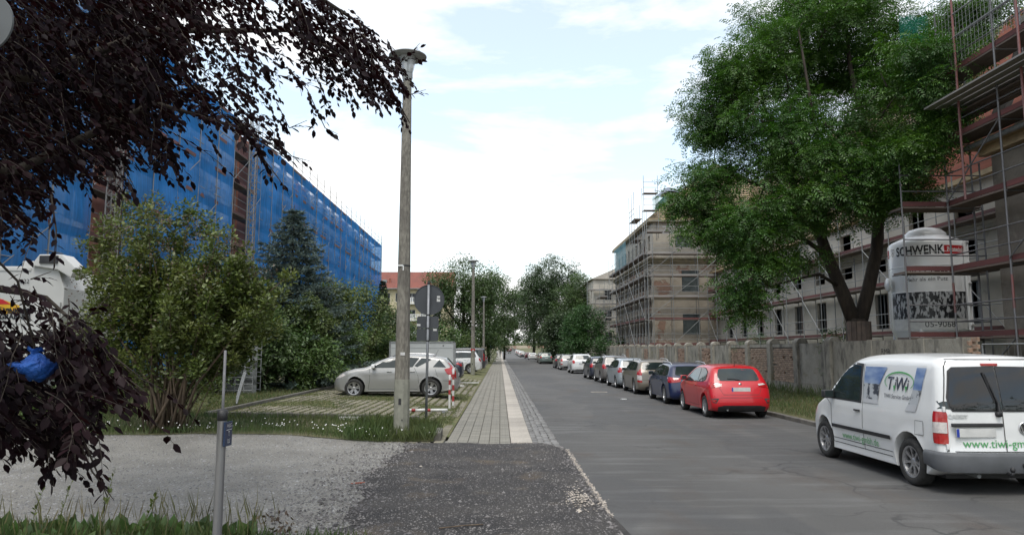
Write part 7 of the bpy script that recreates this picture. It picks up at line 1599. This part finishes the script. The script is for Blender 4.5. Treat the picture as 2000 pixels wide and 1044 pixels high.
M['van_wht'] = P_('van_white_paint', (.70, .71, .71)); M['blue_print'] = mat('blue_sky_print', (.06, .13, .33), (.30, .38, .52), scale=3.5, rough=.3, stretch=(1, .6, 2), detail=6); M['town_print'] = mat('grey_town_print', (.42, .44, .46), (.05, .055, .07), scale=6.5, rough=.3, detail=8, lo=.52, hi=.58); M['pale_print'] = mat('pale_grey_print', (.52, .53, .55), (.45, .46, .48), scale=3, rough=.3)
M['green_ink'] = mat('green_lettering', (.07, .30, .10), (.08, .33, .11), scale=5, rough=.4); M['navy_ink'] = mat('navy_lettering', (.03, .035, .06), (.035, .04, .07), scale=5, rough=.4)
M['grey_plastic'] = mat('grey_bumper_plastic', (.10, .105, .115), (.08, .085, .09), scale=4, rough=.6)
M['tint'] = mat('tinted_glass', (.010, .011, .012), (.015, .016, .018), scale=2, rough=.03, spec=.55)
VAN['rearw'] = [(.9, 1.1), (.9, 1.2), (.89, 1.2)]
def ring(view, cx_, cz_, a, b_, w0, n=40, a0=0, a1=360):
    O = [(cx_ + a * math.cos(R(t)), cz_ + b_ * math.sin(R(t))) for t in np.linspace(a0, a1, n)]; I = [(cx_ + (a - w0(t)) * math.cos(R(t)), cz_ + (b_ - w0(t)) * math.sin(R(t))) for t in np.linspace(a1, a0, n)]; return O + I
def van_extra(B, t):
    # rear doors: left two thirds? nearly equal halves; split at x = +.07
    sp_ = -.04
    rr = lambda pts: pts
    B.decal('rear_window', 'B', [(-.70, 1.14), (-.66, 1.09), (sp_ - .012, 1.09), (sp_ - .012, 1.64), (-.58, 1.63), (-.63, 1.58), (-.705, 1.25)], 'tint', t, off=.014, g=.045)
    B.decal('rear_window', 'B', [(sp_ + .012, 1.09), (.66, 1.09), (.70, 1.14), (.705, 1.25), (.63, 1.58), (.58, 1.63), (sp_ + .012, 1.64)], 'tint', t, off=.014, g=.045)
    B.decal('window_seal', 'B', [(-.72, 1.13), (-.675, 1.07), (sp_ - .008, 1.07), (sp_ - .008, 1.66), (-.59, 1.65), (-.65, 1.6), (-.725, 1.25)], 'black', t, off=.008, g=.045); B.decal('window_seal', 'B', [(sp_ + .008, 1.07), (.675, 1.07), (.72, 1.13), (.725, 1.25), (.65, 1.6), (.59, 1.65), (sp_ + .008, 1.66)], 'black', t, off=.008, g=.045)
    for v_ in ('CL', 'CR'):
        B.decal('tail_light', v_, [(.58, 1.06), (1.40, 1.07), (1.46, 1.03), (1.46, .69), (1.40, .655), (.58, .645), (.54, .68), (.54, 1.03)], 'red_lens', t, off=.016, g=.05)
        B.decal('reversing_light', v_, [(.58, .93), (1.43, .93), (1.43, .79), (.58, .79)], 'clear_lens', t, off=.024, g=.05)
    B.strip('door_gap', 'B', [(sp_, 1.76), (sp_, .56)], .012, 'gap', t, .006)
    for s_ in (-1, 1): B.strip('door_gap', 'B', [(s_ * .62, 1.73), (s_ * .67, 1.66), (s_ * .755, 1.2), (s_ * .765, .56)], .012, 'gap', t, .006)
    B.strip('door_gap', 'B', [(-.785, .56), (.785, .56)], .012, 'gap', t, .006); B.strip('roof_gap', 'B', [(-.62, 1.75), (.62, 1.75)], .010, 'gap', t, .006)
    # bumper
    b = MB(); pts = [(-.905, .42), (-.89, .14), (-.81, .03), (-.6, -.03), (0, -.055), (.6, -.03), (.81, .03), (.89, .14), (.905, .42)]
    P = catmull(pts, .08); n = len(P); prof = [(-.01, .30), (.006, .36), (.008, .50), (-.005, .54), (-.05, .55)]; vs = []
    for i, p in enumerate(P):
        a = Vector(P[min(i + 1, n - 1)]) - Vector(P[max(i - 1, 0)]); nn_ = Vector((a.y, -a.x)).normalized()
        for o_, z in prof: q = Vector(p) + nn_ * o_; vs.append((q.x, q.y, z + (.06 * sstep(.1, .5, p[1]) if z < .33 else 0)))
    k = len(prof); b.add(vs, [(i * k + j, (i + 1) * k + j, (i + 1) * k + j + 1, i * k + j + 1) for i in range(n - 1) for j in range(k - 1)]); b.build('rear_bumper', M['grey_plastic'], t, True)
    MB().lathe([(.001, .0), (.028, .0), (.028, .12)], 14, (.12, -.085, .40), Matrix.Rotation(R(-90), 3, 'X')).build('tow_socket', M['black'], t); b = MB(); b.tube([(-.1, -.05, .30), (-.1, -.14, .28), (-.1, -.15, .33)], .02, 8); b.lathe([(.001, .06), (.025, .045), (.03, .02), (.025, -.0), (.001, -.01)], 12, (-.1, -.15, .335)); b.build('tow_ball', M['black'], t, True)
    B.both('rub_strip', [(1.24, .63), (3.12, .63), (3.12, .575), (1.24, .575)], 'black', t, off=.02); MB()
    B.both('fuel_flap', [(.44, .90), (.60, .90), (.60, .73), (.44, .73)], 'van_wht', t, off=.006) ; 
    for ln in ([(.43, .91), (.61, .91)], [(.43, .72), (.61, .72)], [(.43, .72), (.43, .91)], [(.61, .72), (.61, .91)]): B.strip('panel_gap', 'L', ln, .006, 'gap', t, .008)
    # handle bar above the plate, plate recess, third brake light, wiper, hinges
    h = B.hit('B', -.42, .89)[0]; MB().bx((-.73, h.y - .035, .875), (-.06, h.y + .0, .925)).build('door_handle', M['black'], t, True, bevel=.012)
    h = B.hit('B', -.10, 1.70)[0]; MB().bx((-.20, h.y - .03, 1.665), (.02, h.y + .04, 1.70)).build('brake_light', M['red_lens'], t, bevel=.008)
    a, c = B.hit('B', -.10, 1.05)[0], B.hit('B', -.20, 1.56)[0]; q = Vector((0, -.04, 0)); MB().tube([a + q, a.lerp(c, .25) + q + Vector((.03, 0, 0)), c + q], [.022, .014, .008], 6).build('rear_wiper', M['black'], t); MB().tube([a.lerp(c, .28) + q * .6, c + q * .6 + Vector((-.02, 0, .02))], .011, 5).build('wiper_blade', M['black'], t)
    MB().lathe([(.04, 0), (.035, .05), (.001, .055)], 14, a + Vector((0, 0, -.01)), Matrix.Rotation(R(90), 3, 'X')).build('wiper_pivot', M['black'], t, True)
    for z in (1.10, .62):
        h = B.hit('B', -.775, z); MB().box(h[0] + Vector((0, -.012, 0)), (.035, .03, .07)).build('hinge', M['van_wht'], t, bevel=.006)
    # lettering and pictures
    B.text('web_lettering', 'www.tiwi-gmbh.de', 'L', 2.20, .47, .155, 'green_ink', t, flip=True)
    B.text('web_lettering', 'www.tiwi-gmbh.de', 'B', -.02, .66, .15, 'green_ink', t)
    B.text('badge_lettering', 'CADDY', 'B', -.62, 1.005, .07, 'chrome', t, bold=.003)
    cl_ = (1.10, 1.42); T_ = t
    B.decal('picture_panel', 'L', [(2.07, 1.62), (1.42, 1.62), (1.58, 1.36), (2.06, 1.36)], 'blue_print', t, off=.009); B.decal('picture_panel', 'L', [(2.06, 1.36), (1.58, 1.36), (1.60, 1.12), (2.05, 1.12)], 'town_print', t, off=.009); B.decal('picture_panel', 'L', [(2.05, 1.12), (1.60, 1.12), (1.58, 1.06), (2.04, 1.06)], 'pale_print', t, off=.009)
    B.decal('picture_panel', 'L', [(.66, 1.63), (.44, 1.63), (.50, 1.32), (.70, 1.32)], 'blue_print', t, off=.009); B.decal('picture_panel', 'L', [(.70, 1.32), (.50, 1.32), (.56, 1.12), (.78, 1.12)], 'town_print', t, off=.009); B.decal('picture_panel', 'L', [(.78, 1.12), (.56, 1.12), (.60, 1.02), (.86, 1.02)], 'pale_print', t, off=.009)
    cx_, cz_ = 1.06, 1.42
    B.decal('logo_oval', 'L', ring('L', cx_, cz_, .38, .145, lambda u: .008 + .016 * (1 + math.sin(R(u))) / 2, a0=-35, a1=215), 'green_ink', t, off=.013, g=.06)
    B.text('logo_lettering', 'TıWı', 'L', cx_, cz_ - .045, .30, 'navy_ink', t, flip=True, bold=.008, font_shear=.12) if 0 else None
    for ch, dx in (('T', .24), ('i', .10), ('W', -.04), ('i', -.22)): B.text('logo_lettering', ch, 'L', cx_ + dx, cz_ - .04, .27 if ch != 'i' else .20, 'navy_ink', t, flip=True, bold=.003, font_shear=.15)
    for dx in (.10, -.20): B.decal('logo_arrow', 'L', [(cx_ + dx + .03, cz_ - .06), (cx_ + dx - .03, cz_ - .06), (cx_ + dx, cz_ - .15)], 'green_ink', t, off=.017)
    B.text('logo_lettering', 'TIWI Service GmbH', 'L', cx_ + .02, 1.20, .085, 'navy_ink', t, flip=True)
    # right rear door: roundel and small logo
    h = B.hit('B', .24, .86)[0]; em = MB(); em.lathe([(.001, .006), (.075, .012), (.085, .012), (.085, 0)], 28, h, Matrix.Rotation(R(90), 3, 'X')); e_ = em.build('round_emblem', M['gap'], t, True)
    rg = MB(); rg.lathe([(.085, 0), (.088, .016), (.075, .018), (.072, .012)], 28, h, Matrix.Rotation(R(90), 3, 'X')); rg.build('emblem_ring', M['chrome'], e_, True)
    for line in ([(-.035, .065), (0, .01), (.035, .065)], [(-.068, .03), (-.034, -.062), (0, -.008), (.034, -.062), (.068, .03)]): MB().tube([h + Vector((x, -.018, z)) for x, z in line], .008, 5).build('emblem_letter', M['chrome'], e_)
    B.decal('logo_oval', 'B', ring('B', .46, .88, .13, .05, lambda u: .006, a0=-35, a1=215), 'green_ink', t, off=.013, g=.05); B.text('logo_lettering', 'TiWi', 'B', .46, .865, .095, 'navy_ink', t, bold=.003); B.text('logo_lettering', 'TIWI Service GmbH', 'B', .46, .79, .03, 'navy_ink', t)
    # seats seen through the door glass would be dark: grey headrest behind the pane is left to the glass
VAN['plate'] = (-.42, .80)
van, vb = car(VAN, M['van_wht'], (5.74 + .90, 9.42, 0), R(-.3), 'white delivery van with green lettering and tinted rear doors in the right foreground', 'nothing', 'van', 'delivery_van', van_extra); del van['group']

# --- lorry with white body behind the leaves, lower left
lo_ = empty('lorry', (-13.2, 17.9, left_z(-12, 18))); tag(lo_, 'white lorry body with yellow company panel half hidden by purple leaves', 'lorry')
M['lorry'] = mat('lorry_white', (.56, .56, .54), (.46, .46, .44), scale=.9, rough=.5)
top = at(60, 520, 18).z - lo_.location.z; r_ = at(140, 600, 18).x + 13.2; l_ = -4.5
b = MB(); b.prism([(l_, 1.0), (r_ - .4, 1.0), (r_ - .42, 1.5), (r_ - .15, 2.3), (r_ - .15, top - .55), (r_ - .35, top - .05), (r_ - .7, top), (l_, top)], (0, 0, 0), (1, 0, 0), (0, 0, 1), (0, 2.4, 0)); b.build('body', M['lorry'], lo_, bevel=.05)
MB().prism([(r_ - .95, top - .0), (r_ - .75, top + .28), (r_ - .2, top + .28), (r_ + .15, top - .05), (r_ + .05, top - .3), (r_ - .3, top - .1)], (0, -.12, 0), (1, 0, 0), (0, 0, 1), (0, .5, 0)).build('tail_hood', M['lorry'], lo_, bevel=.03)
MB().bx((r_ - .72, -.16, top + .05), (r_ - .28, -.10, top + .24)).build('vent_grille', M['black'], lo_)
MB().bx((r_ - .55, -.10, 1.3), (r_ - .30, -.001, top - 1.3)).build('corner_post', M['lorry'], lo_, bevel=.02); MB().bx((r_ - .30, -.06, 1.9), (r_ - .2, -.001, top - .9)).build('corner_post', M['lorry'], lo_)
for x in (-.5, -1.2, -2.1, r_ - 1.3): MB().bx((x, .1, top + .002), (x + .35, .6, top + .14)).build('roof_hatch', M['lorry'], lo_, bevel=.03)
MB().bx((l_, -.02, top - .12), (r_ - 1.0, -.002, top - .05)).build('edge_rib', M['lorry'], lo_)
lx = lambda px, py: (at(px, py, 17.85).x + 13.2, at(px, py, 17.85).z - lo_.location.z)
a = lx(-60, 628); c = lx(48, 560); M['yellow_ink'] = mat('yellow_panel', (.62, .42, .02), (.58, .30, .02), scale=3, rough=.4)
MB().bx((a[0], -.012, a[1] - .05), (c[0] + .1, -.003, c[1])).build('company_panel', M['lorry'], lo_); MB().prism([(a[0], lx(0, 612)[1]), (lx(36, 612)[0], lx(0, 612)[1]), (lx(36, 600)[0], lx(0, 596)[1]), (lx(0, 585)[0], lx(0, 583)[1]), (a[0], lx(0, 575)[1])], (0, -.016, 0), (1, 0, 0), (0, 0, 1), (0, .006, 0)).build('yellow_field', M['yellow_ink'], lo_)
MB().prism([(a[0], lx(0, 592)[1]), (lx(20, 596)[0], lx(0, 594)[1]), (lx(4, 580)[0], lx(0, 584)[1]), (a[0], lx(0, 574)[1])], (0, -.020, 0), (1, 0, 0), (0, 0, 1), (0, .003, 0)).build('red_field', M['red_ink'], lo_)
for s_, px, py, z in (('WINKLER', 28, 607, .17), ('GRÄBNER', 28, 618, .17), ('0022', 44, 549, .15)):
    q = lx(px, py); flat_text('lettering', s_, z, 'black_ink', axes((q[0], -.024, q[1]), (1, 0, 0), (0, 0, 1)), lo_, bold=.008 if py > 600 else 0)
for x in (-3.6, -2.4, -1.3, r_ - 1.6):
    o = wheel(lo_, x, .25, .5, 'steel', -1, .3); o.rotation_euler = (0, 0, R(-90))
MB().bx((l_, .3, .7), (r_ - .5, 2.1, .99)).build('chassis', M['black'], lo_); MB().bx((l_, .02, .55), (r_ - .6, .06, .95)).build('side_guard', M['steel'], lo_)
bl = empty('blue_bucket', tuple(at(64, 742, 3.75))); tag(bl, 'bright blue plastic sack showing through the purple leaves', 'sack')
MB().lathe([(.001, 0), (.05, .01), (.085, .06), (.08, .11), (.04, .15), (.015, .17), (.035, .20)], 14).build('sack', mat('blue_sack', (.006, .06, .30), (.010, .10, .42), scale=14, rough=.6, bump=.05, bscale=22), bl, True)
for o_ in bl.children:
    for v in o_.data.vertices: k_ = 1 + .45 * mnoise.noise(v.co * 22); v.co = Vector((v.co.x * k_ * 1.15, v.co.y * k_, v.co.z * .8 + .03 * mnoise.noise(v.co * 30))); bl.name = 'plastic_sack'; MB().tube([(0, 0, .16), (-.05, -.1, .5), (-.3, -.4, .9)], .006, 4).build('string', M['bark'], bl)

# --- two distant pedestrians
def person(loc, top, legs, label, h=1.74, face=0, stride=.12):
    t = empty('person', loc, face); tag(t, label, 'person')
    k = h / 1.74; J = {'pel': (0, 0, .95), 'ch': (0, 0, 1.25), 'nk': (0, .01, 1.48), 'hd': (0, .02, 1.60), 'tp': (0, .02, 1.72), 'ls': (-.19, 0, 1.42), 'le': (-.25, -.03, 1.14), 'lh': (-.24, .06, .88), 'rs': (.19, 0, 1.42), 're': (.25, .03, 1.14), 'rh': (.24, -.05, .88), 'lk': (-.10, stride, .50), 'lf': (-.10, stride * .6, .07), 'lt': (-.10, stride * .6 + .17, .04), 'rk': (.10, -stride * .3, .50), 'rf': (.10, -stride, .07), 'rt': (.10, -stride + .17, .04), 'lp': (-.09, 0, .90), 'rp': (.09, 0, .90)}
    E_ = [('pel', 'ch'), ('ch', 'nk'), ('nk', 'hd'), ('hd', 'tp'), ('ch', 'ls'), ('ls', 'le'), ('le', 'lh'), ('ch', 'rs'), ('rs', 're'), ('re', 'rh'), ('pel', 'lp'), ('lp', 'lk'), ('lk', 'lf'), ('lf', 'lt'), ('pel', 'rp'), ('rp', 'rk'), ('rk', 'rf'), ('rf', 'rt')]
    Rd = dict(pel=.15, ch=.16, nk=.055, hd=.10, tp=.07, ls=.06, le=.045, lh=.04, rs=.06, re=.045, rh=.04, lk=.06, lf=.045, lt=.035, rk=.06, rf=.045, rt=.035, lp=.10, rp=.10)
    nm = list(J); me = bpy.data.meshes.new('body'); me.from_pydata([tuple(c * k for c in J[n]) for n in nm], [(nm.index(a), nm.index(b)) for a, b in E_], []); o = obj('body', me, None, t)
    md = o.modifiers.new('skin', 'SKIN')
    for i, n in enumerate(nm): me.skin_vertices[0].data[i].radius = (Rd[n] * k, Rd[n] * k * .8); me.skin_vertices[0].data[i].use_root = n == 'pel'
    o.modifiers.new('sub', 'SUBSURF').levels = 1; bpy.context.view_layer.update(); dg = bpy.context.evaluated_depsgraph_get(); m2 = bpy.data.meshes.new_from_object(o.evaluated_get(dg)); o.modifiers.clear(); o.data = m2; m2.materials.clear()
    for m_ in (legs, top, M['skin']): m2.materials.append(m_)
    for p in m2.polygons: z = p.center.z / k; p.material_index = 2 if z > 1.49 or (abs(p.center.x) > .2 * k and z < .93) else (1 if z > .93 else 0)
    sm(m2); b = MB(); b.lathe([(.085, 1.60), (.108, 1.66), (.10, 1.72), (.05, 1.765), (.001, 1.77)], 12, (0, .0, 0)); b.build('hair', M['bark'], t, True); return t
M['skin'] = mat('skin', (.42, .26, .19), (.38, .23, .17), scale=9, rough=.6); dk = mat('dark_clothes', (.02, .02, .025), (.03, .03, .035), scale=5, rough=.9); lt = mat('light_shirt', (.5, .5, .5), (.4, .4, .42), scale=5, rough=.9)
p = at(977, 695, 205); person((p.x, 205, .10 + rise(205)), dk, dk, 'tiny distant person in dark clothes walking on the pavement'); p = at(973, 690, 212); person((p.x - .3, 212, .10 + rise(212)), lt, dk, 'tiny distant person in a pale top beside the dark dressed walker', 1.8)
ds = empty('traffic_sign', (-1.6, 128, left_z(-1.6, 128))); tag(ds, 'distant blue sign on a thin pole before the tree trunks', 'traffic sign'); MB().tube([(0, 0, 0), (0, 0, 2.6)], .04, 8).build('post', M['post'], ds); MB().bx((-.3, -.06, 2.0), (.3, -.045, 2.6)).build('plate', mat('blue_sign', (.10, .17, .30), (.12, .19, .32), scale=3, rough=.5), ds)
